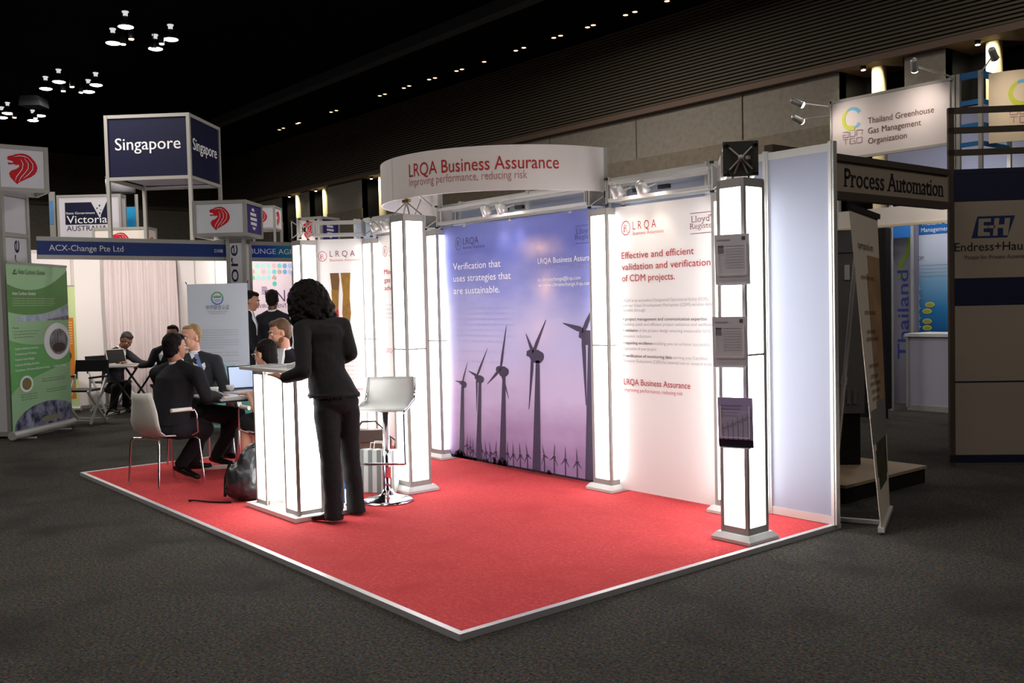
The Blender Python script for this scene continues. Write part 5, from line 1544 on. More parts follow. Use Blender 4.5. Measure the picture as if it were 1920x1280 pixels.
# ---------------------------------------------------------------- greenhouse gas organisation stand
TY = 8.0
SIGNW = mat('sign white board', (216, 208, 208), 0.6)
t = thing('greenhouse_sign', 'big lit white sign with brown lettering and a ring emblem', 'sign', (3.58, TY, 3.16))
m = MB(); m.box(2.86, 4.31, TY, TY+0.02, 3.17, 3.84, 0)
f = plane((2.86, TY, 3.17), (1, 0, 0), (0, 0, 1), 0.003)
f2 = plane((2.86, TY, 3.17), (1, 0, 0), (0, 0, 1), 0.005)
def ring(m, f, cu, cv, r, a0, a1, w0, w1, mi, n=20):
    A = [radians(a0+(a1-a0)*k/n) for k in range(n+1)]
    vs = []
    for k, a in enumerate(A):
        w_ = w0+(w1-w0)*k/n
        if True: w_ = (w0+(w1-w0)*k/n)
        vs += [f(cu+(r+w_/2)*cos(a), cv+(r+w_/2)*sin(a)), f(cu+(r-w_/2)*cos(a), cv+(r-w_/2)*sin(a))]
    fs = [(2*k, 2*k+2, 2*k+3, 2*k+1) for k in range(n)]
    m.add(vs, [q[::-1] for q in fs] if a1 > a0 else fs, mi)
def gas_mark(m, f, f2, cu, cv, r, b, y, ink):
    ring(m, f, cu, cv, r, 30, 150, r*0.42, r*0.2, b)
    ring(m, f2, cu, cv, r, 115, 285, r*0.25, r*0.5, y)
    ring(m, f, cu, cv, r, 280, 325, r*0.1, r*0.45, b)
    w_ = r*0.07
    for rowv, glyph in ((cv-r*1.85, ('a', 'u', 'n')), (cv-r*2.6, ('T', 'G', 'O'))):
        for k, ch in enumerate(glyph):
            u = cu-r*1.05+k*r*0.78; h = r*0.55; wd = r*0.6
            seg = {'a': [((0, h), (wd, h)), ((wd, h), (wd, 0)), ((wd, 0), (0, 0)), ((0, 0), (0, h*.5)), ((0, h*.5), (wd*.6, h*.5))], 'u': [((0, h), (0, 0)), ((0, 0), (wd, 0)), ((wd, 0), (wd, h))], 'n': [((0, 0), (0, h)), ((0, h), (wd, h)), ((wd, h), (wd, 0))],
                   'T': [((0, h), (wd, h)), ((wd/2, h), (wd/2, 0))], 'G': [((wd, h), (0, h)), ((0, h), (0, 0)), ((0, 0), (wd, 0)), ((wd, 0), (wd, h*.5)), ((wd, h*.5), (wd*.5, h*.5))], 'O': [((0, 0), (0, h)), ((0, h), (wd, h)), ((wd, h), (wd, 0)), ((wd, 0), (0, 0))]}[ch]
            for (a, b_), (c_, d_) in seg:
                strip(m, f2, [(u+a, rowv+b_), (u+c_, rowv+d_)], w_*2.2, ink)
gas_mark(m, f, f2, 0.27, 0.45, 0.115, 2, 3, 4)
for k, (st, w_) in enumerate((('Thailand Greenhouse', 0.80), ('Gas Management', 0.65), ('Organization', 0.48))):
    m.text(f, st, 0.475, 0.355-k*0.118, 0.068, w_, 1, 0.006)
m.build('board', [SIGNW, mat('umber ink', (92, 56, 48), 0.7), mat('ring blue', (118, 186, 222), 0.6), mat('ring lime', (196, 206, 66), 0.6), mat('mauve ink', (166, 120, 140), 0.6)], t)
m = MB(); m.box(2.84, 4.33, TY-0.01, TY+0.03, 3.84, 3.87); m.box(2.84, 4.33, TY-0.01, TY+0.03, 3.14, 3.17); m.box(2.84, 2.86, TY-0.01, TY+0.03, 3.14, 3.87); m.build('frame', PROFILE, t)
for x in (2.85, 4.32):
    MB().box(x-0.03, x+0.03, TY+0.03, TY+0.09, 0.0, 3.9).build('post', PROFILE, t)
# open tower and curved side sign
t = thing('sign_corner_tower', 'open corner tower with blue bands and pale boards beside the lit sign', 'sign tower', (4.5, 8.3, 0))
BLB = mat('blue band', (40, 110, 170), 0.5)
for x, y in ((4.38, 8.06), (4.62, 8.06), (4.62, 8.75)):
    MB().cbox((x, y, 1.95), (0.04, 0.04, 3.9)).build('post', PROFILE, t)
for z, h in ((3.83, 0.07), (3.55, 0.05), (3.3, 0.05), (3.1, 0.05)):
    m = MB(); m.box(4.40, 4.60, 8.05, 8.07, z, z+h); m.box(4.61, 4.63, 8.08, 8.73, z, z+h); m.build('blue_band', BLB, t)
PALEB = mat('pale blue board', (170, 176, 206), 0.6)
MB().box(2.9, 4.6, 9.2, 9.22, 2.95, 3.75).build('inner_board', PALEB, t)
for x in (2.92, 4.58): MB().cbox((x, 9.24, 1.88), (0.04, 0.03, 3.76)).build('post', PROFILE, t)
t = thing('curved_gas_sign', 'curved cream sign with the ring emblem behind the brown rails', 'sign', (4.85, 8.15, 3.1))
m = MB()
CC = Vector((4.64, 8.75, 0)); CR = 0.72
def arc2(u, v, off=0.0):
    a = radians(-84)+u/CR
    return CC+Vector((cos(a)*(CR+off), sin(a)*(CR+off), v))
n = 14; U = 0.62
vs, fs = [], []
for k in range(n+1):
    u = U*k/n
    vs += [arc2(u, 3.1), arc2(u, 3.84), arc2(u, 3.84, -0.015), arc2(u, 3.1, -0.015)]
for k in range(n):
    for j in range(4): fs.append((k*4+(j+1) % 4, k*4+j, (k+1)*4+j, (k+1)*4+(j+1) % 4))
fs += [(0, 1, 2, 3), (n*4+3, n*4+2, n*4+1, n*4)]
m.add(vs, fs, 0)
gas_mark(m, lambda u, v: arc2(u, v, 0.003), lambda u, v: arc2(u, v, 0.005), 0.33, 3.60, 0.12, 1, 2, 3)
m.build('curved_board', [mat('cream sign', (226, 208, 178), 0.6), mat('ring blue', (118, 186, 222), 0.6), mat('ring lime', (196, 206, 66), 0.6), mat('mauve ink', (166, 120, 140), 0.6)], t)
p = arc2(U, 0); MB().cbox((p.x, p.y, 1.95), (0.04, 0.04, 3.9)).build('post', PROFILE, t)
# arm spotlights in front of the signs
def arm_spot(root, head, aim, label, e, angle=95):
    t = thing('arm_spotlight', label, 'spotlight', root)
    MB().tube([root, head], 0.009, 6).build('arm', ALU, t)
    ax = (Vector(aim)-Vector(head)).normalized(); h = Vector(head)
    MB().lathe([(0.02, -0.09), (0.035, -0.07), (0.036, 0.03), (0.042, 0.06)], h, 14, 0, ax).build('housing', ALU, t)
    MB().lathe([(0.041, 0.061), (0.034, 0.075), (0.02, 0.085)], h, 14, 0, ax).build('lens', mat('halogen lens', (255, 240, 222), 0.3, emit=10), t)
    lamp('SPOT', h+ax*0.085, e, (1.0, 0.86, 0.74), aim=aim, size=0.03, angle=angle, blend=1.0, parent=t)
arm_spot((2.85, 7.985, 3.80), (2.72, 7.50, 3.82), (3.25, 8.0, 3.45), 'arm spotlight at the free end of the lit sign, higher of the pair', 24)
arm_spot((2.835, 8.0, 3.70), (2.60, 7.68, 3.66), (2.9, 8.6, 3.3), 'arm spotlight at the free end of the lit sign, lower of the pair', 4)
arm_spot((4.33, 8.0, 3.88), (4.20, 7.45, 3.95), (3.95, 8.0, 3.45), 'arm spotlight over the lettered sign, on the tower side', 30)
arm_spot((4.64, 8.02, 3.86), (5.05, 7.40, 3.88), (4.95, 8.15, 3.4), 'arm spotlight in front of the curved cream sign', 20)
t = thing('soffit_band', 'long white fascia band seen through the passage under the lettering', 'fascia sign', (3.2, 9.0, 2.4))
MB().box(0.6, 5.4, 8.98, 9.02, 2.40, 2.62).build('board', mat('cream white board', (228, 218, 208), 0.6), t)
MB().box(0.6, 5.4, 8.97, 9.03, 2.37, 2.40).build('lower_rail', mat('cream rail', (206, 190, 160), 0.5), t)
for x in (0.62, 5.38): MB().cbox((x, 9.0, 1.2), (0.04, 0.04, 2.4)).build('post', PROFILE, t)
# upright pillar with the country name running up it
t = thing('name_pillar', 'pale pillar with the vertical blue country name and a green swirl', 'pillar', (2.63, 10.1, 0))
m = MB(); m.box(2.47, 2.80, 10.10, 10.18, 0, 2.70, 0)
f = plane((2.47, 10.10, 0), (1, 0, 0), (0, 0, 1), 0.003)
m.text(f, 'Thailand', 0.22, 0.62, 0.16, 1.22, 1, 0.012, 'l', True)
strip(m, f, [(0.06, 1.72), (0.16, 1.80), (0.10, 1.92), (0.20, 2.06), (0.24, 2.25), (0.20, 2.42)], 0.06, 2)
m.build('board', [mat('pale pillar board', (122, 120, 134), 0.6), mat('royal ink', (44, 58, 140), 0.6), mat('leaf ink', (112, 138, 40), 0.6)], t)
MB().box(2.45, 2.47, 10.09, 10.19, 0, 2.70).build('edge_profile', PROFILE, t)
# poster wall
t = thing('poster_wall', 'blue poster wall with yellow ovals beside the pale pillar', 'display wall', (3.3, 10.4, 0))
PW = ramp_mat('poster blue fade', 2, [(0.9, (30, 96, 160)), (1.3, (52, 130, 188)), (1.7, (130, 176, 210)), (2.0, (200, 206, 222)), (2.4, (206, 208, 224))], 0.5)
m = MB(); m.box(2.35, 4.1, 10.4, 10.42, 0.0, 2.62, 0)
f = plane((2.35, 10.4, 0), (1, 0, 0), (0, 0, 1), 0.003); f2 = plane((2.35, 10.4, 0), (1, 0, 0), (0, 0, 1), 0.005)
m.rect(f, 0, 2.33, 1.75, 2.56, 1)
m.text(f2, 'Thailand Greenhouse', 0.37, 2.46, 0.06, 0.75, 2); m.text(f2, 'Management', 0.37, 2.365, 0.06, 0.42, 2)
m.text(f2, 'CDM', 0.29, 1.985, 0.05, 0.115, 3)
for k in range(4): m.text(f2, 'Clean Development Mechanism', 0.29, 1.90-k*0.05, 0.018, 0.45, 4)
for u, v in ((0.49, 1.36), (0.45, 1.27), (0.45, 1.13), (0.45, 1.04)):
    m.disc(f2, u, v, 0.068, 0.038, 5, 20); 
    m.disc(plane((2.35, 10.4, 0), (1, 0, 0), (0, 0, 1), 0.007), u, v, 0.05, 0.025, 6, 16)
for k, v in enumerate((1.55, 1.42, 1.28, 1.14, 1.02)):
    m.rect(f2, 0.31, v, 0.34, v+0.09, 2); m.rect(f2, 0.31+0.03, v+0.03, 0.36, v+0.04, 2)
m.shape(f2, [(0.29, 0.7), (0.6, 0.7), (0.6, 0.93), (0.57, 0.96), (0.29, 0.96)], 2)
for k in range(4): m.text(plane((2.35, 10.4, 0), (1, 0, 0), (0, 0, 1), 0.007), 'carbon footprint label', 0.31, 0.9-k*0.04, 0.015, 0.25, 4)
m.build('printed_board', [PW, mat('header blue', (36, 104, 176), 0.5), WHITE_INK, mat('violet ink', (96, 60, 130), 0.6), mat('ink grey', (140, 146, 156), 0.6), mat('oval yellow', (216, 214, 110), 0.6), mat('oval olive', (176, 176, 84), 0.6)], t)
t = thing('blue_header_sign', 'small blue header board beside the pale pillar top', 'sign', (2.6, 9.9, 2.2))
MB().box(2.35, 2.82, 9.9, 9.92, 2.28, 2.5).build('board', mat('header blue', (36, 104, 176), 0.5), t)
MB().box(2.30, 2.85, 9.895, 9.925, 2.5, 2.6).build('top_board', mat('header white', (190, 196, 214), 0.6), t)
for x in (2.32, 2.83): MB().cbox((x, 9.94, 1.3), (0.03, 0.03, 2.6)).build('post', PROFILE, t)
t = thing('info_counter', 'plain white counter in front of the blue poster wall', 'counter', (3.7, 9.6, 0))
MB().box(3.03, 4.4, 9.44, 9.46, 0.07, 0.96).build('front_panel', mat('pale lilac panel', (176, 174, 194), 0.6), t)
MB().box(3.03, 3.05, 9.46, 10.0, 0.07, 0.96).build('side_panel', mat('pale lilac panel', (176, 174, 194), 0.6), t)
MB().box(3.0, 4.43, 9.41, 10.05, 0.96, 1.0).build('counter_top', mat('counter top', (214, 214, 214), 0.4), t)
MB().box(3.02, 4.41, 9.43, 10.0, 0.0, 0.07).build('plinth', PROFILE, t)
for x in (3.03, 4.39): MB().cbox((x, 9.435, 0.5), (0.03, 0.03, 0.92)).build('post', PROFILE, t)
# unseen area lights added to brighten that stand's soffit, counter and posters
lamp('AREA', (4.3, 8.2, 3.0), 9, (1.0, 0.95, 0.9), aim=(3.4, 9.2, 1.6), size=0.5)
lamp('AREA', (3.2, 9.5, 3.0), 12, (0.92, 0.95, 1.0), aim=(3.2, 9.6, 0), size=0.6)

# ---------------------------------------------------------------- things in the passage
t = thing('black_cabinet', 'tall black cabinet in the passage behind the leaning banner', 'cabinet', (3.2, 8.45, 0))
m = MB(); m.box(2.7, 3.33, 8.38, 8.50, 0.12, 2.32); m.build('body', mat('matt black cabinet', (18, 16, 18), 0.7), t)
m = MB(); m.box(2.74, 3.29, 8.40, 8.48, 0.0, 0.12); m.build('plinth', BLACK, t)
m = MB(); m.box(3.16, 3.18, 8.374, 8.38, 1.0, 1.2); m.build('handle', STEEL, t)
ky = radians(45)
t = thing('kiosk', 'dark glossy kiosk on a low plinth in the passage', 'kiosk', (5.12, 4.47, 0.14), ky)
M_ = WM[t.name]
GL_D = mat('dark gloss', (92, 89, 88), 0.3, spec=0.5)
MB(M_).box(-0.26, 0.2, -0.02, 0.30, 0.42, 1.90).build('upper_body', GL_D, t)
MB(M_).box(-0.22, 0.17, 0.0, 0.26, 0.001, 0.42).build('pedestal', mat('black pedestal', (22, 20, 20), 0.4), t)
m = MB(M_); m.box(0.06, 0.085, -0.035, -0.02, 0.5, 0.62); m.box(0.11, 0.135, -0.035, -0.02, 0.5, 0.62); m.build('handle', CHROME, t)
m = MB(M_); m.box(-0.24, 0.18, -0.028, -0.02, 1.72, 1.86); m.build('top_panel', mat('grey gloss', (92, 92, 96), 0.25, spec=0.5), t)
m = MB(M_); m.box(0.05, 0.09, -0.03, -0.02, 1.5, 1.62); m.build('dispenser_plate', ALU, t)
t = thing('low_plinth', 'low dark plinth with a beige top under the kiosk', 'plinth', (5.3, 4.3, 0))
m = MB(); m.box(4.7, 5.62, 3.75, 4.9, 0.0, 0.115); m.build('base', mat('black plinth side', (20, 18, 18), 0.6), t)
m = MB(); m.box(4.69, 5.63, 3.74, 4.91, 0.115, 0.138); m.build('top_board', mat('beige board', (150, 128, 104), 0.5), t)
# leaning banner on a tripod pole
b0, b1 = Vector((6.27, 3.10, 0.03)), Vector((5.98, 3.72, 0.03))
t0_, t1_ = Vector((5.954, 3.284, 2.102)), Vector((5.800, 3.901, 2.072))
t = thing('leaning_banner', 'leaning banner seen nearly edge-on at the end of the grey wall', 'banner stand', tuple((b0+b1)/2))
m = MB()
n = 10
LB = lambda s, q, off=0.0: b0.lerp(b1, s).lerp(t0_.lerp(t1_, s), q)+off*((b1-b0).cross(t0_-b0)).normalized()
vs, fs = [], []
NS, NQ = 14, 48
def leaf(s_, q):
    """which printed colour lies at this spot of the hanging sheet"""
    if q < 0.10: return 0
    if 0.24 < q < 0.37 and q < 0.34+0.06*s_: return 2
    if 0.10 < q <= 0.28 and abs(s_-0.55) < 0.42-1.2*abs(q-0.19): return 3
    if s_ > 0.42+0.25*abs(q-0.62) and 0.37 < q < 0.86: return 1
    return 0
vs, fs, mi = [], [], []
for i in range(NS+1):
    for j in range(NQ+1):
        vs.append(LB(i/NS, j/NQ, 0.0))
for i in range(NS):
    for j in range(NQ):
        a = i*(NQ+1)+j
        fs.append((a, a+NQ+1, a+NQ+2, a+1)); mi.append(leaf((i+0.5)/NS, (j+0.5)/NQ))
b_ = len(m.v); m.v += vs; m.f += fs; m.m += mi; m.sm += [True]*len(fs)
vs2 = [LB(i/NS, j/NQ, -0.004) for i in range(NS+1) for j in range(NQ+1)]
m.add(vs2, [f_[::-1] for f_ in fs], 0, True)
for i, j, i2, j2 in ((0, 0, NS, 0), (NS, 0, NS, NQ), (NS, NQ, 0, NQ), (0, NQ, 0, 0)):
    k = max(abs(i2-i), abs(j2-j))
    P = [(i+(i2-i)*q//k, j+(j2-j)*q//k) for q in range(k+1)]
    L_ = [LB(x/NS, y/NQ, 0.0) for x, y in P]+[LB(x/NS, y/NQ, -0.004) for x, y in P]
    m.add(L_, [(q+1, q, k+1+q, k+2+q) for q in range(k)], 0)
m.text(lambda u, v: LB(u/0.7, v/2.1, 0.005), 'symposium', 0.12, 1.83, 0.05, 0.4, 4)
for k, v in enumerate((1.62, 1.38, 1.25, 1.2, 1.02, 0.95, 0.9, 0.85, 0.8)):
    m.text(lambda u, w_: LB(u/0.7, w_/2.1, 0.005), ('environment', 'carbon market')[k % 2], 0.12+0.02*(k % 3), v, 0.035, 0.4-0.06*(k % 3), 5)
m.build('printed_sheet', [mat('dingy banner', (196, 184, 170), 0.6), mat('sepia print', (128, 96, 68), 0.7, noise=(6, 0.25, (156, 126, 96))), mat('grey wash', (112, 106, 104), 0.7), mat('dark figure print', (34, 32, 28), 0.7, noise=(9, 0.2, (72, 66, 40))), INKB, mat('faint brown ink', (84, 62, 50), 0.7)], t)
m = MB(); m.bar(LB(-0.03, 1.0), LB(1.03, 1.0), 0.03, 0.035); m.build('top_bar', STEEL, t)
m = MB(); m.bar(LB(-0.02, 0.0), LB(1.02, 0.0), 0.04, 0.03); m.build('bottom_bar', ALU_D, t)
pk = Vector((5.909, 3.452, 1.880)); pf = Vector((5.84, 3.22, 0.02))
m = MB(); m.tube([pk, pf], 0.014, 8); m.tube([pk, LB(0.45, 0.93, -0.006)], 0.01, 6); m.tube([pk.lerp(pf, 0.48)-Vector((0, 0, 0.02)), pk.lerp(pf, 0.52)+Vector((0, 0, 0.0))], 0.019, 8); m.build('pole', mat('satin pole', (200, 198, 198), 0.4, 0.2), t)
m = MB(); m.bar(Vector((5.80, 3.20, 0.015)), Vector((6.12, 3.34, 0.015)), 0.035, 0.025); m.build('foot_bar', ALU, t)

# ---------------------------------------------------------------- meeting table and chairs
tcx, tcy = 1.0, 1.13
t = thing('meeting_table', 'white meeting table with coffee cups amid the seated group', 'table', (tcx, tcy, PZ))
MB().box(0.58, 1.42, 0.80, 1.46, 0.722, 0.737).build('tabletop', mat('white table top', (206, 206, 210), 0.35), t)
m = MB(); m.box(0.575, 1.425, 0.795, 1.465, 0.705, 0.722); m.build('edge_band', mat('dark table edge', (50, 50, 54), 0.4), t)
m = MB(); m.tube([(tcx, tcy, 0.06), (tcx, tcy, 0.705)], 0.035, 14); m.build('column', CHROME, t)
m = MB()
for a in (0.1, 0.6, 1.1, 1.6):
    a *= pi
    m.bar((tcx, tcy, 0.07), (tcx+0.34*cos(a-0.9), tcy+0.34*sin(a-0.9), 0.06), 0.05, 0.03)
    m.lathe([(0.02, PZ+0.001), (0.02, 0.05)], (tcx+0.32*cos(a-0.9), tcy+0.32*sin(a-0.9), 0), 10)
m.build('star_base', WHITE_P, t)

def armchair(x, y, yaw, label):
    """moulded shell on four chrome legs, local +x is forward"""
    t = thing('armchair', label, 'chair', (x, y, PZ), yaw, 'white shell armchairs round the meeting table')
    M_ = WM[t.name]
    prof = [(-0.235, 0.80, 0.145), (-0.225, 0.74, 0.165), (-0.205, 0.64, 0.195), (-0.19, 0.54, 0.215), (-0.165, 0.47, 0.215), (-0.12, 0.435, 0.21), (0.0, 0.425, 0.215), (0.12, 0.43, 0.215), (0.19, 0.425, 0.205), (0.23, 0.40, 0.18)]
    vs, fs = [], []
    nq = 9
    for lay in (0, 1):
        for i, (x_, z, hw) in enumerate(prof):
            for k in range(nq):
                q = -1+2*k/(nq-1)
                back = max(0, min(1, (z-0.47)/0.25))
                cx = 0.035*q*q*back
                cz = 0.012*q*q*(1-back)
                n_ = (0.011 if lay else 0)
                vs.append((x_+cx-(n_ if back > 0.1 else 0), q*hw, z+cz-(n_ if back <= 0.1 else 0)+(0.012*q*q if i == 0 else 0)))
    P = len(prof)
    def id_(l, i, k): return l*P*nq+i*nq+k
    for i in range(P-1):
        for k in range(nq-1):
            fs.append((id_(0, i, k), id_(0, i, k+1), id_(0, i+1, k+1), id_(0, i+1, k)))
            fs.append((id_(1, i+1, k), id_(1, i+1, k+1), id_(1, i, k+1), id_(1, i, k)))
        for k in (0, nq-1):
            a = (id_(0, i, k), id_(0, i+1, k), id_(1, i+1, k), id_(1, i, k))
            fs.append(a if k == 0 else a[::-1])
    for i in (0, P-1):
        for k in range(nq-1):
            fs.append((id_(0, i, k+1), id_(0, i, k), id_(1, i, k), id_(1, i, k+1)) if i == 0 else (id_(0, i, k), id_(0, i, k+1), id_(1, i, k+1), id_(1, i, k)))
    MB(M_).add(vs, fs, 0, True).build('seat_shell', mat('white chair shell', (214, 214, 206), 0.35), t)
    for sx, sy in ((1, 1), (1, -1), (-1, 1), (-1, -1)):
        m = MB(M_)
        m.tube([(sx*0.12, sy*0.10, 0.405), (sx*0.175, sy*0.2, 0.40), (sx*0.19, sy*0.22, 0.375), (sx*0.215, sy*0.235, 0.003)], 0.009, 8)
        m.build('leg', CHROME, t)
    for sy in (1, -1):
        m = MB(M_)
        m.tube([(0.12, sy*0.19, 0.415), (0.15, sy*0.265, 0.45), (0.14, sy*0.27, 0.60), (0.12, sy*0.27, 0.64), (-0.10, sy*0.27, 0.645)], 0.009, 8)
        m.build('arm_tube', CHROME, t)
        m = MB(M_)
        m.tube([(0.09, sy*0.27, 0.653), (-0.1, sy*0.27, 0.655)], 0.017, 10)
        m.build('armrest', WHITE_P, t)
    m = MB(M_); m.tube([(0.12, -0.10, 0.405), (0.12, 0.10, 0.405)], 0.008, 8); m.tube([(-0.12, -0.10, 0.405), (-0.12, 0.10, 0.405)], 0.008, 8); m.build('under_frame', CHROME, t)
    return t
ch = armchair(1.20, 0.385, radians(102), 'white shell armchair turned with its bare backrest to the hall carpet')
for x, y, yw_, lb in ((0.36, 1.02, radians(12), 'white shell armchair under the balding man with the striped tie'),
                      (0.96, 1.76, radians(-97), 'white shell armchair under the bearded man'),
                      (1.72, 1.16, radians(178), 'white shell armchair under the dark-haired woman behind the counter')):
    copy_tree(ch, (x, y, PZ), yw_, lb)

def cup(x, y, lab):
    t = thing('coffee_cup', lab, 'cup', (x, y, 0.738))
    c = (x, y, 0.738)
    MB().lathe([(0.022, 0.004), (0.026, 0.008), (0.036, 0.04), (0.041, 0.066), (0.038, 0.066), (0.033, 0.04), (0.02, 0.012)], c, 20).build('bowl', WHITE_P, t)
    MB().lathe([(0.03, 0.0005), (0.07, 0.010), (0.068, 0.012), (0.03, 0.004)], c, 24).build('saucer', WHITE_P, t)
    m = MB(); m.tube([(x+0.038, y-0.0, 0.793), (x+0.062, y, 0.79), (x+0.06, y, 0.762), (x+0.034, y, 0.757)], 0.004, 6); m.build('handle', WHITE_P, t)
cup(0.86, 0.97, 'white coffee cup nearest the black-haired man in the dark suit')
cup(0.78, 1.16, 'white coffee cup nearer the open laptop')
sheet('notepad', 'white papers spread on the near corner of the meeting table', 'papers', 1.22, 0.94, 0.737, 0.30, 0.22, 0.15, 0.012)
sheet('folder', 'pale folder under the cups on the meeting table', 'folder', 1.0, 1.2, 0.737, 0.22, 0.3, 0.4, 0.02, mat('pale lilac folder', (190, 190, 206), 0.6))
laptop('laptop', 'dark open laptop with a lit screen on the meeting table', (0.80, 1.34, 0.7375), radians(80), 105, mat('dark laptop', (30, 30, 33), 0.4), mat('lit screen', (176, 192, 222), 0.4, emit=0.75))

# ---------------------------------------------------------------- people
H_F = Vector((-0.775, 0.632, 0)); H_R = Vector((0.632, 0.775, 0))
UPV = Vector((0, 0, 1))
def v3(p): return Vector(p)
def axes(F, U=UPV):
    F = Vector(F).normalized(); L = U.cross(F).normalized(); U = F.cross(L)
    return F, L, U                                # forward, the person's left, up
def head_prims(c, F, U=UPV, k=1.0):
    F, L, U = axes(F, U)
    R3 = Matrix((F, L, U)).transposed()
    p = lambda f, l, u: v3(c)+F*f*k+L*l*k+U*u*k
    e = lambda f, l, u, a, b, d: ('e', p(f, l, u), (a*k, b*k, d*k), R3)
    pr = [e(-0.012, 0, 0.03, 0.097, 0.076, 0.092), e(0.03, 0, -0.04, 0.062, 0.060, 0.075), e(0.062, 0, -0.095, 0.026, 0.028, 0.022),
          e(0.075, 0, 0.028, 0.022, 0.052, 0.014), e(0.065, 0.034, -0.03, 0.022, 0.024, 0.026), e(0.065, -0.034, -0.03, 0.022, 0.024, 0.026),
          ('c', p(0.088, 0, 0.015), 0.008*k, p(0.107, 0, -0.028), 0.0125*k), e(0.096, 0.011, -0.034, 0.010, 0.009, 0.008), e(0.096, -0.011, -0.034, 0.010, 0.009, 0.008),
          e(0.088, 0, -0.060, 0.010, 0.024, 0.006), e(0.086, 0, -0.071, 0.010, 0.021, 0.007),
          e(-0.01, 0.078, -0.012, 0.019, 0.008, 0.031), e(-0.01, -0.078, -0.012, 0.019, 0.008, 0.031)]
    return pr, p, R3
def hand_prims(w_, d, n, thumb, curl=0.5):
    """wrist, finger direction, palm normal, side of the thumb (+1 / -1 along d x n)"""
    d = Vector(d).normalized(); n = (Vector(n)-d*Vector(n).dot(d)).normalized(); l = d.cross(n)*thumb
    w_ = v3(w_)
    pr = [('c', w_-d*0.01, 0.026, w_+d*0.03, 0.034, n, 0.62), ('c', w_+d*0.03, 0.036, w_+d*0.078, 0.038, n, 0.42)]
    for k, (o, ln) in enumerate(((0.030, 0.066), (0.0105, 0.076), (-0.010, 0.071), (-0.029, 0.056))):
        a = w_+d*(0.085-0.006*(k == 3))+l*o
        sp = l*(o*0.28)
        b = a+d*ln*0.5+sp*0.5+n*ln*0.18*curl
        c = b+(d*ln*0.42*(1-0.35*curl)+sp*0.4+n*ln*0.42*curl)
        pr += [('c', a-d*0.012, 0.0092, b, 0.0084), ('c', b, 0.0084, c, 0.0068)]
    a = w_+d*0.022+l*0.028
    b = a+d*0.032+l*0.026+n*0.012
    pr += [('c', a-l*0.008, 0.013, b, 0.0105), ('c', b, 0.0105, b+d*0.030+l*0.004+n*0.008, 0.0085)]
    return pr
def limb(a, ra, b, rb): return ('c', v3(a), ra, v3(b), rb)

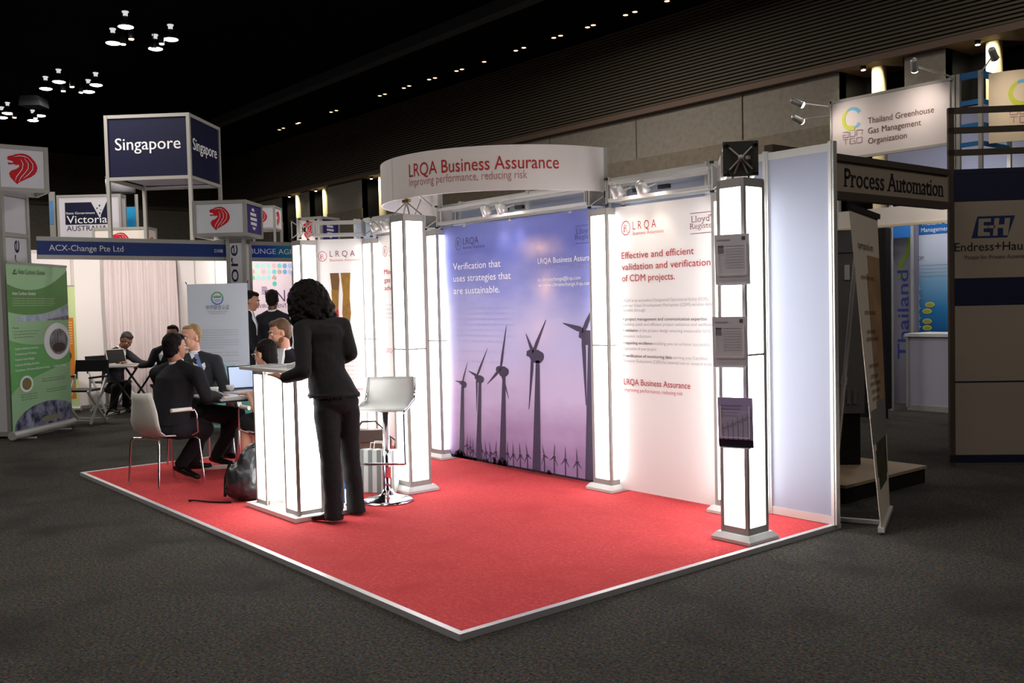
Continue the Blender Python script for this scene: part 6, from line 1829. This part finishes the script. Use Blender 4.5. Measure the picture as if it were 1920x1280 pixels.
def person(name, label, J, skin, hair, jacket=SUIT, trousers=SUIT, shirt=SHIRT, tie=None, glasses=False, vox=0.009, far=False,
           bare_legs=False, sleeves=True, beard=None, hair_kind='short', scale=1.0, stand=False, lanyard=None, hairline=0.0):
    G_ = lambda k: v3(J[k])
    F, L, U = axes(J['face'], v3(J.get('up', (0, 0, 1))))
    TF = v3(J['front']).normalized(); TL = UPV.cross(TF).normalized()
    base = J['base']
    t = thing(name, label, 'person', base)
    hp, hp_p, R3 = head_prims(G_('head'), J['face'], v3(J.get('up', (0, 0, 1))))
    pel, wai, che, nek = G_('pelvis'), G_('waist'), G_('chest'), G_('neck')
    w_ = J.get('w', (0.17, 0.15, 0.175))
    dpt = J.get('d', (0.12, 0.11, 0.125))
    shm = (G_('shL')+G_('shR'))/2
    # body: one continuous skin
    pr = list(hp)
    pr += [('c', nek-UPV*0.02, 0.058, G_('head')-F*0.022-U*0.06, 0.052)]
    pr += [('c', nek, 0.05, che, 0.075), ('c', che, 0.078, wai, 0.07), ('c', wai, 0.07, pel, 0.09)]
    pr += [('c', G_('shL'), 0.045, G_('shR'), 0.045), ('c', nek, 0.05, shm, 0.06)]
    for s in 'LR':
        pr += [limb(J['sh'+s], 0.045, J['el'+s], 0.038), limb(J['el'+s], 0.040, J['wr'+s], 0.027)]
        pr += [limb(J['hip'+s], 0.075, J['kn'+s], 0.052), limb(J['kn'+s], 0.054, J['an'+s], 0.036)]
        pr += [limb(v3(J['an'+s])-UPV*0.02, 0.026, v3(J['an'+s]).lerp(v3(J['toe'+s]), 0.75)-UPV*0.004, 0.012)]
        if 'hd'+s in J:
            d_, n_, cu = J['hd'+s]
            pr += hand_prims(J['wr'+s], d_, n_, J.get('th'+s, 1), cu)
        else:
            d_ = (v3(J['wr'+s])-v3(J['el'+s])).normalized()
            pr += hand_prims(J['wr'+s], d_, (0, 0, -1), 1 if s == 'L' else -1, 0.7)
    blob('body', pr, 0.0065 if not far else 0.010, skin, t, smooth=2 if not far else 1)
    # jacket
    hem = J.get('hem')
    jr = []
    def ring(c, a, b): return (c, TL*a, TF*b)
    if hem is not None:
        jr.append(ring(v3(hem), w_[0]*1.04, dpt[0]*1.05))
    jr += [ring(pel, w_[0], dpt[0]), ring(wai, w_[1], dpt[1]), ring(che, w_[2], dpt[2]), ring(che.lerp(shm, 0.6)+UPV*0.0, w_[2]*1.02, dpt[2]*0.95), ring(shm+UPV*0.02, w_[2]*0.8, dpt[2]*0.66), ring(nek-UPV*0.005, 0.075, 0.07)]
    jp = [('l', jr)]
    ja = [('c', G_('shL'), 0.066, G_('shR'), 0.066), ('c', G_('shL')+UPV*0.0, 0.06, nek-UPV*0.01, 0.056), ('c', G_('shR'), 0.06, nek-UPV*0.01, 0.056)]
    for s in 'LR':
        el, wr = v3(J['el'+s]), v3(J['wr'+s])
        if sleeves:
            ja += [limb(J['sh'+s], 0.066, el, 0.053), limb(el, 0.054, el.lerp(wr, 0.93), 0.040)]
        else:
            ja += [limb(J['sh'+s], 0.062, v3(J['sh'+s]).lerp(el, 0.55), 0.054)]
    blob('jacket', jp+ja, vox if not far else 0.013, jacket, t, smooth=4 if not far else 2, disp=0.012 if not far else 0.0, dscale=0.09)
    if sleeves:
        for s in 'LR':
            el, wr = v3(J['el'+s]), v3(J['wr'+s])
            m = MB(); m.tube([el.lerp(wr, 0.90), el.lerp(wr, 0.975)], [0.036, 0.034], 14); m.build('shirt_cuff', shirt, t)
    # trousers or skirt
    tp = [('e', pel-UPV*0.02, (w_[0]*0.9, dpt[0]*0.98, 0.10), Matrix((TL, TF, UPV)).transposed())]
    for s in 'LR':
        hi, kn, an = v3(J['hip'+s]), v3(J['kn'+s]), v3(J['an'+s])
        if bare_legs:
            tp += [limb(hi, 0.10, hi.lerp(kn, 0.85), 0.085)]
        elif stand:
            d1 = J.get('legr', (0.088, 0.066, 0.064))
            tp += [limb(hi, d1[0], kn, d1[1])]
            a0 = an-UPV*0.055
            ax = (an-kn).normalized()
            e1 = ax.cross(TF).normalized(); e2 = TF
            tp += [('l', [(kn+UPV*0.03, TL*d1[1]*0.97, TF*d1[1]*0.97), (kn.lerp(an, 0.35), TL*d1[1]*1.0, TF*d1[1]*1.02), (kn.lerp(an, 0.7), TL*d1[2]*1.02, TF*d1[2]*1.1), (a0, TL*d1[2]*1.12, TF*d1[2]*1.42)])]
        else:
            tp += [limb(hi, 0.092, kn, 0.070), limb(kn, 0.070, kn.lerp(an, 0.55), 0.062), limb(kn.lerp(an, 0.5), 0.062, an+(kn-an).normalized()*0.02, 0.058)]
    blob('skirt' if bare_legs else 'trousers', tp, vox if not far else 0.013, trousers, t, smooth=3, disp=0.010 if not far else 0.0, dscale=0.07)
    for s in 'LR':
        an, to = v3(J['an'+s]), v3(J['toe'+s])
        d = (to-an); dh = Vector((d.x, d.y, 0)).normalized(); heel = an-dh*0.045+UPV*(min(an.z, to.z+0.08)-an.z)*0.9
        heel.z = max(heel.z-0.02, PZ+0.035 if J.get('onplat', True) else 0.035)
        to2 = to.copy(); to2.z = max(to2.z, (PZ if J.get('onplat', True) else 0)+0.026)
        mid = heel.lerp(to2, 0.55)
        blob('shoe', [('c', heel, 0.036, mid, 0.040, UPV, 0.85), ('c', mid, 0.042, to2, 0.034, UPV, 0.62), ('c', an-UPV*0.01, 0.040, heel.lerp(mid, 0.3), 0.036)], 0.009 if not far else 0.013, LEATHER, t, smooth=2)
    # shirt front and tie
    if shirt is not None and not J.get('noshirt'):
        c0 = nek+TF*0.045-UPV*0.0
        fr = che+TF*(dpt[2]*0.97)
        m = MB()
        a = nek+TF*0.062+UPV*0.012
        bt = che.lerp(wai, 0.25)+TF*(dpt[2]*1.0+0.004)
        up1 = che.lerp(shm, 0.6)+TF*(dpt[2]*0.95+0.006)
        m.add([a-TL*0.055, a+TL*0.055, up1-TL*0.05, up1+TL*0.05, bt-TL*0.008, bt+TL*0.008], [(0, 1, 3, 2), (2, 3, 5, 4)], 0)
        for q in list(m.v): m.v.append(q-TF*0.03)
        m.f += [[7, 6, 8, 9], [9, 8, 10, 11], [0, 2, 8, 6], [2, 4, 10, 8], [3, 1, 7, 9], [5, 3, 9, 11], [1, 0, 6, 7], [4, 5, 11, 10]]
        m.m += [0]*8; m.sm += [False]*8
        m.build('shirt_front', shirt, t)
        m = MB(); 
        n0 = nek+UPV*0.015-TF*0.008
        m.lathe([(0.064, -0.03), (0.062, 0.006), (0.057, 0.012), (0.057, -0.03)], n0, 20, 0, (UPV*1.0-TF*0.25))
        m.build('collar', shirt, t)
        if tie is not None:
            m = MB()
            pts = [a+TF*0.010-UPV*0.01, up1+TF*0.010, bt+TF*0.008]
            m.bar(pts[0], pts[1], 0.035, 0.008, up=TF); m.bar(pts[1], pts[2], 0.045, 0.008, up=TF)
            m.build('tie', tie, t)
    # hair, eyes, brows
    e = lambda f, l, u, a, b, d: ('e', hp_p(f, l, u), (a, b, d), R3)
    if hair_kind == 'short':
        hs = [e(-0.030, 0, 0.045+hairline*0.2, 0.090-hairline, 0.082, 0.088), e(-0.045, 0, -0.005, 0.066, 0.078, 0.07), e(-0.06, 0, -0.04, 0.045, 0.062, 0.05)]
        if hairline < 0.01: hs.append(e(0.03, 0, 0.092, 0.05, 0.062, 0.034))
        blob('hair', hs, 0.006 if not far else 0.010, hair, t, smooth=2, disp=0.012 if not far else 0, dscale=0.025)
    elif hair_kind == 'sides':
        hs = [e(-0.036, 0, 0.042, 0.084, 0.081, 0.086), e(-0.048, 0, -0.005, 0.062, 0.078, 0.066), e(0.012, 0, 0.088, 0.05, 0.058, 0.030)]
        blob('hair', hs, 0.006, hair, t, smooth=2, disp=0.008, dscale=0.02)
    elif hair_kind == 'bun':
        hs = [e(-0.025, 0, 0.045, 0.095, 0.084, 0.086), e(-0.05, 0, -0.015, 0.066, 0.074, 0.08), e(-0.075, 0, -0.07, 0.045, 0.055, 0.06)]
        blob('hair', hs, 0.006, hair, t, smooth=2, disp=0.012, dscale=0.02)
    elif hair_kind == 'curly':
        rr = random.Random(3)
        hs = [e(-0.02, 0, 0.045, 0.10, 0.092, 0.095), e(-0.05, 0, -0.05, 0.085, 0.11, 0.13)]
        nb = (nek-G_('head'))
        for k in range(150):                           # the longer curls that fall over the collar
            q = rr.uniform(0, 2*pi); z_ = rr.uniform(-0.20, -0.06); rad = 0.125+0.02*rr.random()-0.25*max(0, -z_-0.15)
            if cos(q) > 0.25: continue
            pt = hp_p(-0.035+cos(q)*rad*0.85, sin(q)*rad*1.12, z_)
            r_ = 0.015+rr.random()*0.012
            hs.append(('e', pt, (r_, r_, r_*1.3), R3))
        hs.append(e(-0.075, 0, -0.11, 0.07, 0.105, 0.085))
        for k in range(420):
            th = rr.uniform(0, 2*pi); zz = rr.uniform(-1, 1); q = math.sqrt(1-zz*zz)
            f_, l_, u_ = q*cos(th), q*sin(th), zz
            if f_ > 0.45 and u_ < 0.45: continue
            wd = 1.0+0.38*max(0, -u_+0.35)
            hs.append(e(-0.03+f_*0.116*(1.0+0.15*max(0, -u_)), l_*0.122*wd, 0.005+u_*0.132-(0.08 if u_ < 0 else 0)*abs(u_), 0.017+rr.random()*0.013, 0.017+rr.random()*0.013, 0.02+rr.random()*0.012))
        blob('hair', hs, 0.007, hair, t, smooth=1, disp=0.022, dscale=0.02)
    if beard is not None:
        hs = [e(0.045, 0, -0.085, 0.048, 0.052, 0.036), e(0.02, 0, -0.06, 0.05, 0.064, 0.045), e(0.083, 0, -0.052, 0.016, 0.03, 0.006), e(0.068, 0, -0.098, 0.026, 0.03, 0.024)]
        blob('beard', hs, 0.006, beard, t, smooth=2, disp=0.006, dscale=0.015)
    if not J.get('noface'):
        for s in (1, -1):
            m = MB()
            c = hp_p(0.083, s*0.031, 0.004)
            m.lathe([(0.0001, -0.011), (0.008, -0.008), (0.0115, 0), (0.008, 0.008), (0.0001, 0.011)], c, 12, 0, F)
            ee = m.build('eye', EYEW, t)
            m = MB(); m.lathe([(0.0055, 0.0), (0.004, 0.002)], c+F*0.0098, 10, 0, F); m.build('iris', IRIS, ee)
            m = MB(); m.tube([hp_p(0.094, s*0.014, 0.026), hp_p(0.094, s*0.032, 0.032), hp_p(0.083, s*0.048, 0.026)], [0.004, 0.005, 0.003], 6); m.build('eyebrow', hair, t)
        m = MB(); m.tube([hp_p(0.089, 0.022, -0.063), hp_p(0.098, 0.0, -0.066), hp_p(0.089, -0.022, -0.063)], [0.002, 0.003, 0.002], 6); m.build('mouth_line', mat('lip', (150, 84, 78), 0.5), t)
    if glasses:
        m = MB()
        for s in (1, -1):
            c = hp_p(0.103, s*0.033, 0.002)
            pts = [c+L*0.022*cos(a)+U*0.016*sin(a) for a in [k*pi/6 for k in range(13)]]
            m.tube(pts, 0.0016, 5); m.tube([c+L*s*0.022, hp_p(0.02, s*0.083, 0.008)], 0.0016, 5)
        m.tube([hp_p(0.105, 0.011, 0.004), hp_p(0.105, -0.011, 0.004)], 0.0016, 5)
        m.build('glasses', CHROME, t)
    return t

# the woman leaning over the counter
woman_face = H_F*0.78-H_R*0.55-UPV*0.45
J = dict(base=(3.48, 0.80, PZ), front=H_F*0.92-H_R*0.38, face=woman_face, up=UPV*0.85+H_F*0.35-H_R*0.25,
         pelvis=(3.427, 0.823, 0.866), waist=(3.347, 0.786, 1.085), chest=(3.278, 0.808, 1.273), neck=(3.192, 0.808, 1.433), head=(3.096, 0.794, 1.559),
         shL=(3.303, 0.639, 1.363), shR=(3.295, 0.962, 1.379), elL=(3.536, 0.527, 1.082), wrL=(3.415, 0.439, 1.039), elR=(3.399, 0.966, 1.183), wrR=(3.000, 0.976, 1.060),
         hdL=(H_F*0.55-H_R*0.8+UPV*0.25, -UPV, 0.35), hdR=(H_F*0.7-H_R*0.7, -UPV, 0.4), thL=-1, thR=1,
         hipL=(3.424, 0.750, 0.781), hipR=(3.421, 0.905, 0.783), knL=(3.509, 0.722, 0.440), knR=(3.446, 0.913, 0.424), anL=(3.573, 0.700, 0.108), anR=(3.443, 0.952, 0.099),
         toeL=(3.441, 0.629, 0.039), toeR=(3.253, 1.002, 0.052), hem=(3.415, 0.810, 0.908), w=(0.182, 0.142, 0.165), d=(0.13, 0.105, 0.12), legr=(0.096, 0.068, 0.060))
wmn = person('person', 'woman in a black trouser suit with dark curly hair leaning on the lit counter', J, SKIN_T, HAIR_B, SUIT_W, SUIT_W, None, hair_kind='curly', stand=True, vox=0.008)
F_, L_, U_ = axes(J['face'], J['up'])
m = MB(); c = v3(J['head'])+L_*0.105-U_*0.07-F_*0.01; m.tube([c, c-UPV*0.035, c-UPV*0.075], [0.004, 0.012, 0.006], 8); m.build('earring', mat('silver earring', (230, 230, 225), 0.3, 0.6), wmn)

J = dict(base=(1.25, 0.42, PZ), front=H_F*0.8+H_R*0.6, face=H_F*0.87+H_R*0.49-UPV*0.08, up=UPV,
         pelvis=(1.237, 0.414, 0.541), waist=(1.226, 0.443, 0.703), chest=(1.236, 0.483, 0.904), neck=(1.240, 0.498, 1.064), head=(1.226, 0.489, 1.198),
         shL=(0.989, 0.407, 0.972), shR=(1.509, 0.568, 0.979), elL=(0.736, 0.597, 0.632), wrL=(0.692, 0.864, 0.711), elR=(1.528, 0.628, 0.790), wrR=(1.265, 0.856, 0.746),
         hdL=(H_R, -UPV, 0.3), hdR=(H_F+H_R*0.3, -UPV, 0.3), thL=1, thR=-1,
         hipL=(1.074, 0.480, 0.493), hipR=(1.348, 0.437, 0.511), knL=(0.952, 0.804, 0.474), knR=(1.269, 0.719, 0.481), anL=(0.909, 0.730, 0.132), anR=(1.152, 0.524, 0.167),
         toeL=(0.972, 0.853, 0.105), toeR=(1.346, 0.598, 0.083), w=(0.20, 0.195, 0.215), d=(0.15, 0.145, 0.15))
person('person', 'black-haired man in a dark suit and glasses seen from behind on a white armchair', J, SKIN_T, HAIR_B, SUIT, SUIT, SHIRT, glasses=True)

J = dict(base=(0.41, 0.99, PZ), front=-H_F*0.8+H_R*0.35, face=-H_F*0.80-H_R*0.55-UPV*0.12, up=UPV,
         pelvis=(0.419, 0.995, 0.560), waist=(0.416, 1.003, 0.729), chest=(0.416, 0.999, 0.920), neck=(0.414, 0.975, 1.096), head=(0.401, 0.939, 1.261),
         shL=(0.538, 1.123, 1.030), shR=(0.357, 0.869, 1.018), elL=(0.613, 1.168, 0.774), wrL=(0.890, 1.106, 0.684), elR=(0.420, 0.852, 0.766), wrR=(0.704, 0.880, 0.710),
         hdL=(-UPV*0.8-H_F*0.3, H_F, 0.4), hdR=(H_R, -UPV, 0.4), thL=1, thR=-1,
         hipL=(0.536, 0.980, 0.539), hipR=(0.344, 1.012, 0.522), knL=(1.038, 1.120, 0.549), knR=(0.691, 1.168, 0.508), anL=(0.672, 1.041, 0.128), anR=(0.540, 1.196, 0.136),
         toeL=(0.842, 1.120, 0.076), toeR=(0.673, 1.278, 0.099), w=(0.17, 0.165, 0.19), d=(0.13, 0.13, 0.135))
person('person', 'balding fair-haired man in a charcoal suit facing the black-haired man', J, SKIN, HAIR_BL, SUIT_G, SUIT, SHIRT, tie=mat('blue tie', (110, 130, 186), 0.6), hair_kind='sides')

J = dict(base=(0.93, 1.70, PZ), front=-H_F*0.75-H_R*0.5, face=-H_F*0.45-H_R*0.85-UPV*0.25, up=UPV,
         pelvis=(0.929, 1.696, 0.498), waist=(0.920, 1.696, 0.689), chest=(0.925, 1.685, 0.908), neck=(0.929, 1.656, 1.121), head=(0.941, 1.601, 1.287),
         shL=(0.984, 1.827, 1.005), shR=(0.819, 1.560, 0.983), elL=(1.189, 1.714, 0.744), wrL=(1.309, 1.462, 0.696), elR=(0.928, 1.473, 0.738), wrR=(1.103, 1.290, 0.732),
         hipL=(0.952, 1.723, 0.471), hipR=(0.854, 1.681, 0.468), knL=(1.297, 1.434, 0.500), knR=(1.135, 1.394, 0.491), anL=(1.203, 1.457, 0.166), anR=(1.084, 1.390, 0.171),
         toeL=(1.303, 1.338, 0.112), toeR=(1.185, 1.273, 0.126), w=(0.17, 0.165, 0.19), d=(0.13, 0.13, 0.135))
person('person', 'smiling bearded man in an open white shirt and dark jacket behind the counter', J, SKIN, HAIR_BR, SUIT, SUIT, SHIRT, beard=mat('brown beard', (112, 80, 56), 0.8, bump=(80, 0.4)))

J = dict(base=(1.70, 1.14, PZ), front=-H_R*0.85+H_F*0.45, face=-H_R*0.85+H_F*0.5-UPV*0.1, up=UPV,
         pelvis=(1.701, 1.138, 0.490), waist=(1.704, 1.152, 0.652), chest=(1.714, 1.144, 0.834), neck=(1.700, 1.136, 0.992), head=(1.671, 1.110, 1.127),
         shL=(1.828, 1.034, 0.894), shR=(1.591, 1.265, 0.885), elL=(1.833, 0.946, 0.665), wrL=(1.504, 1.025, 0.776), elR=(1.357, 1.279, 0.641), wrR=(1.131, 1.247, 0.746),
         hdL=(-H_R*0.6+H_F*0.6, -UPV, 0.4), hdR=(-H_R, -UPV, 0.4), thL=-1, thR=1,
         hipL=(1.789, 1.086, 0.480), hipR=(1.614, 1.188, 0.463), knL=(1.487, 0.989, 0.534), knR=(1.299, 1.122, 0.515), anL=(1.565, 0.954, 0.227), anR=(1.370, 1.110, 0.225),
         toeL=(1.519, 0.893, 0.154), toeR=(1.316, 1.041, 0.150), w=(0.16, 0.14, 0.155), d=(0.12, 0.11, 0.12), noshirt=True)
person('person', 'dark-haired seated woman with glasses seen from behind the counter', J, SKIN, HAIR_B, mat('grey blouse', (70, 72, 78), 0.8), mat('dark skirt', (38, 38, 42), 0.8), None, glasses=True, bare_legs=True, sleeves=False, hair_kind='bun')

J = dict(base=(-5.6, 2.1, 0), onplat=False, front=-H_F*0.5+H_R*0.7, face=-H_F*0.5+H_R*0.6-UPV*0.55, up=UPV*0.8+H_R*0.45-H_F*0.2,
         pelvis=(-5.966, 2.103, 0.371), waist=(-5.970, 2.113, 0.594), chest=(-5.849, 2.117, 0.821), neck=(-5.696, 2.155, 0.971), head=(-5.590, 2.214, 1.084),
         shL=(-5.828, 2.304, 0.861), shR=(-5.699, 1.988, 0.881), elL=(-5.506, 2.373, 0.735), wrL=(-5.221, 2.406, 0.727), elR=(-5.483, 1.924, 0.698), wrR=(-5.228, 2.003, 0.758),
         hipL=(-6.038, 2.171, 0.329), hipR=(-5.872, 2.058, 0.346), knL=(-5.522, 2.174, 0.389), knR=(-5.314, 1.954, 0.400), anL=(-5.630, 2.180, 0.072), anR=(-5.443, 1.935, 0.090),
         toeL=(-5.372, 2.176, 0.025), toeR=(-5.185, 1.932, 0.045), w=(0.18, 0.17, 0.19), d=(0.14, 0.135, 0.14))
person('person', 'dark-suited man bent over the laptop at the folding table', J, SKIN_D, mat('greying hair', (30, 27, 26), 0.7), SUIT, SUIT, SHIRT, far=True)

J = dict(base=(-4.2, 2.4, 0), onplat=False, front=-H_F*0.7-H_R*0.4, face=-H_F, up=UPV,
         pelvis=(-4.227, 2.340, 0.460), waist=(-4.230, 2.349, 0.658), chest=(-4.229, 2.364, 0.870), neck=(-4.212, 2.395, 1.037), head=(-4.200, 2.419, 1.188),
         shL=(-4.164, 2.526, 0.925), shR=(-4.295, 2.208, 0.937), elL=(-3.983, 2.496, 0.689), wrL=(-3.761, 2.295, 0.724), elR=(-4.239, 2.108, 0.778), wrR=(-4.538, 2.057, 0.740),
         hipL=(-4.193, 2.379, 0.413), hipR=(-4.351, 2.344, 0.407), knL=(-3.750, 2.134, 0.455), knR=(-4.016, 2.123, 0.442), anL=(-3.845, 2.155, 0.138), anR=(-4.061, 2.127, 0.124),
         toeL=(-3.689, 2.027, 0.102), toeR=(-3.956, 2.016, 0.083), w=(0.18, 0.17, 0.19), d=(0.14, 0.135, 0.14))
person('person', 'man in black whose forehead alone shows above the black-haired man', J, SKIN_T, HAIR_B, SUIT, SUIT, SHIRT, glasses=True, far=True)
fold_chair(-4.32, 2.42, radians(-80), 'black folding chair under the man half hidden by the seated black-haired man', False)

def standing(px, D, dpx, F, label, skin, hair, noface=False, dy=0):
    c = {}
    return None
J = dict(base=(-2.1, 2.95, 0), onplat=False, front=H_F*0.9+H_R*0.2, face=H_F, up=UPV,
         pelvis=(-2.077, 2.936, 0.763), waist=(-2.080, 2.946, 0.990), chest=(-2.084, 2.957, 1.230), neck=(-2.088, 2.968, 1.485), head=(-2.110, 2.983, 1.636),
         shL=(-2.187, 2.841, 1.385), shR=(-1.987, 3.086, 1.392), elL=(-2.161, 2.775, 1.099), wrL=(-2.263, 2.871, 0.843), elR=(-1.905, 3.088, 1.090), wrR=(-2.066, 3.113, 0.836),
         hipL=(-2.110, 2.890, 0.681), hipR=(-2.041, 2.975, 0.679), knL=(-2.109, 2.871, 0.351), knR=(-2.031, 2.966, 0.349), anL=(-2.156, 2.875, 0.085), anR=(-2.069, 2.983, 0.081),
         toeL=(-2.305, 2.928, 0.040), toeR=(-2.198, 3.058, 0.036), hem=(-2.076, 2.934, 0.708), w=(0.18, 0.175, 0.195), d=(0.14, 0.135, 0.14), noface=True)
person('person', 'standing man in a black suit with his back turned before the dotted wall', J, SKIN_D, HAIR_B, SUIT, SUIT, SHIRT, far=True, stand=True)
J = dict(base=(-2.2, 2.6, 0), onplat=False, front=H_R*0.9+H_F*0.1, face=H_R*0.9+H_F*0.1-UPV*0.25, up=UPV,
         pelvis=(-2.118, 2.571, 0.783), waist=(-2.117, 2.586, 1.006), chest=(-2.112, 2.607, 1.243), neck=(-2.099, 2.638, 1.479), head=(-2.076, 2.675, 1.620),
         shL=(-2.300, 2.701, 1.376), shR=(-1.929, 2.523, 1.367), elL=(-2.269, 2.721, 1.100), wrL=(-2.216, 2.782, 1.029), elR=(-1.860, 2.510, 1.082), wrR=(-1.855, 2.590, 1.012),
         hipL=(-2.211, 2.609, 0.695), hipR=(-2.021, 2.526, 0.709), knL=(-2.189, 2.616, 0.367), knR=(-2.008, 2.522, 0.386), anL=(-2.241, 2.615, 0.103), anR=(-2.063, 2.516, 0.112),
         toeL=(-2.171, 2.699, 0.073), toeR=(-1.995, 2.598, 0.083), hem=(-2.117, 2.569, 0.729), w=(0.18, 0.17, 0.19), d=(0.14, 0.135, 0.14))
person('person', 'dark-haired man in profile half hidden by the pale Chinese banner', J, SKIN_T, HAIR_B, SUIT, SUIT, SHIRT, far=True, stand=True)
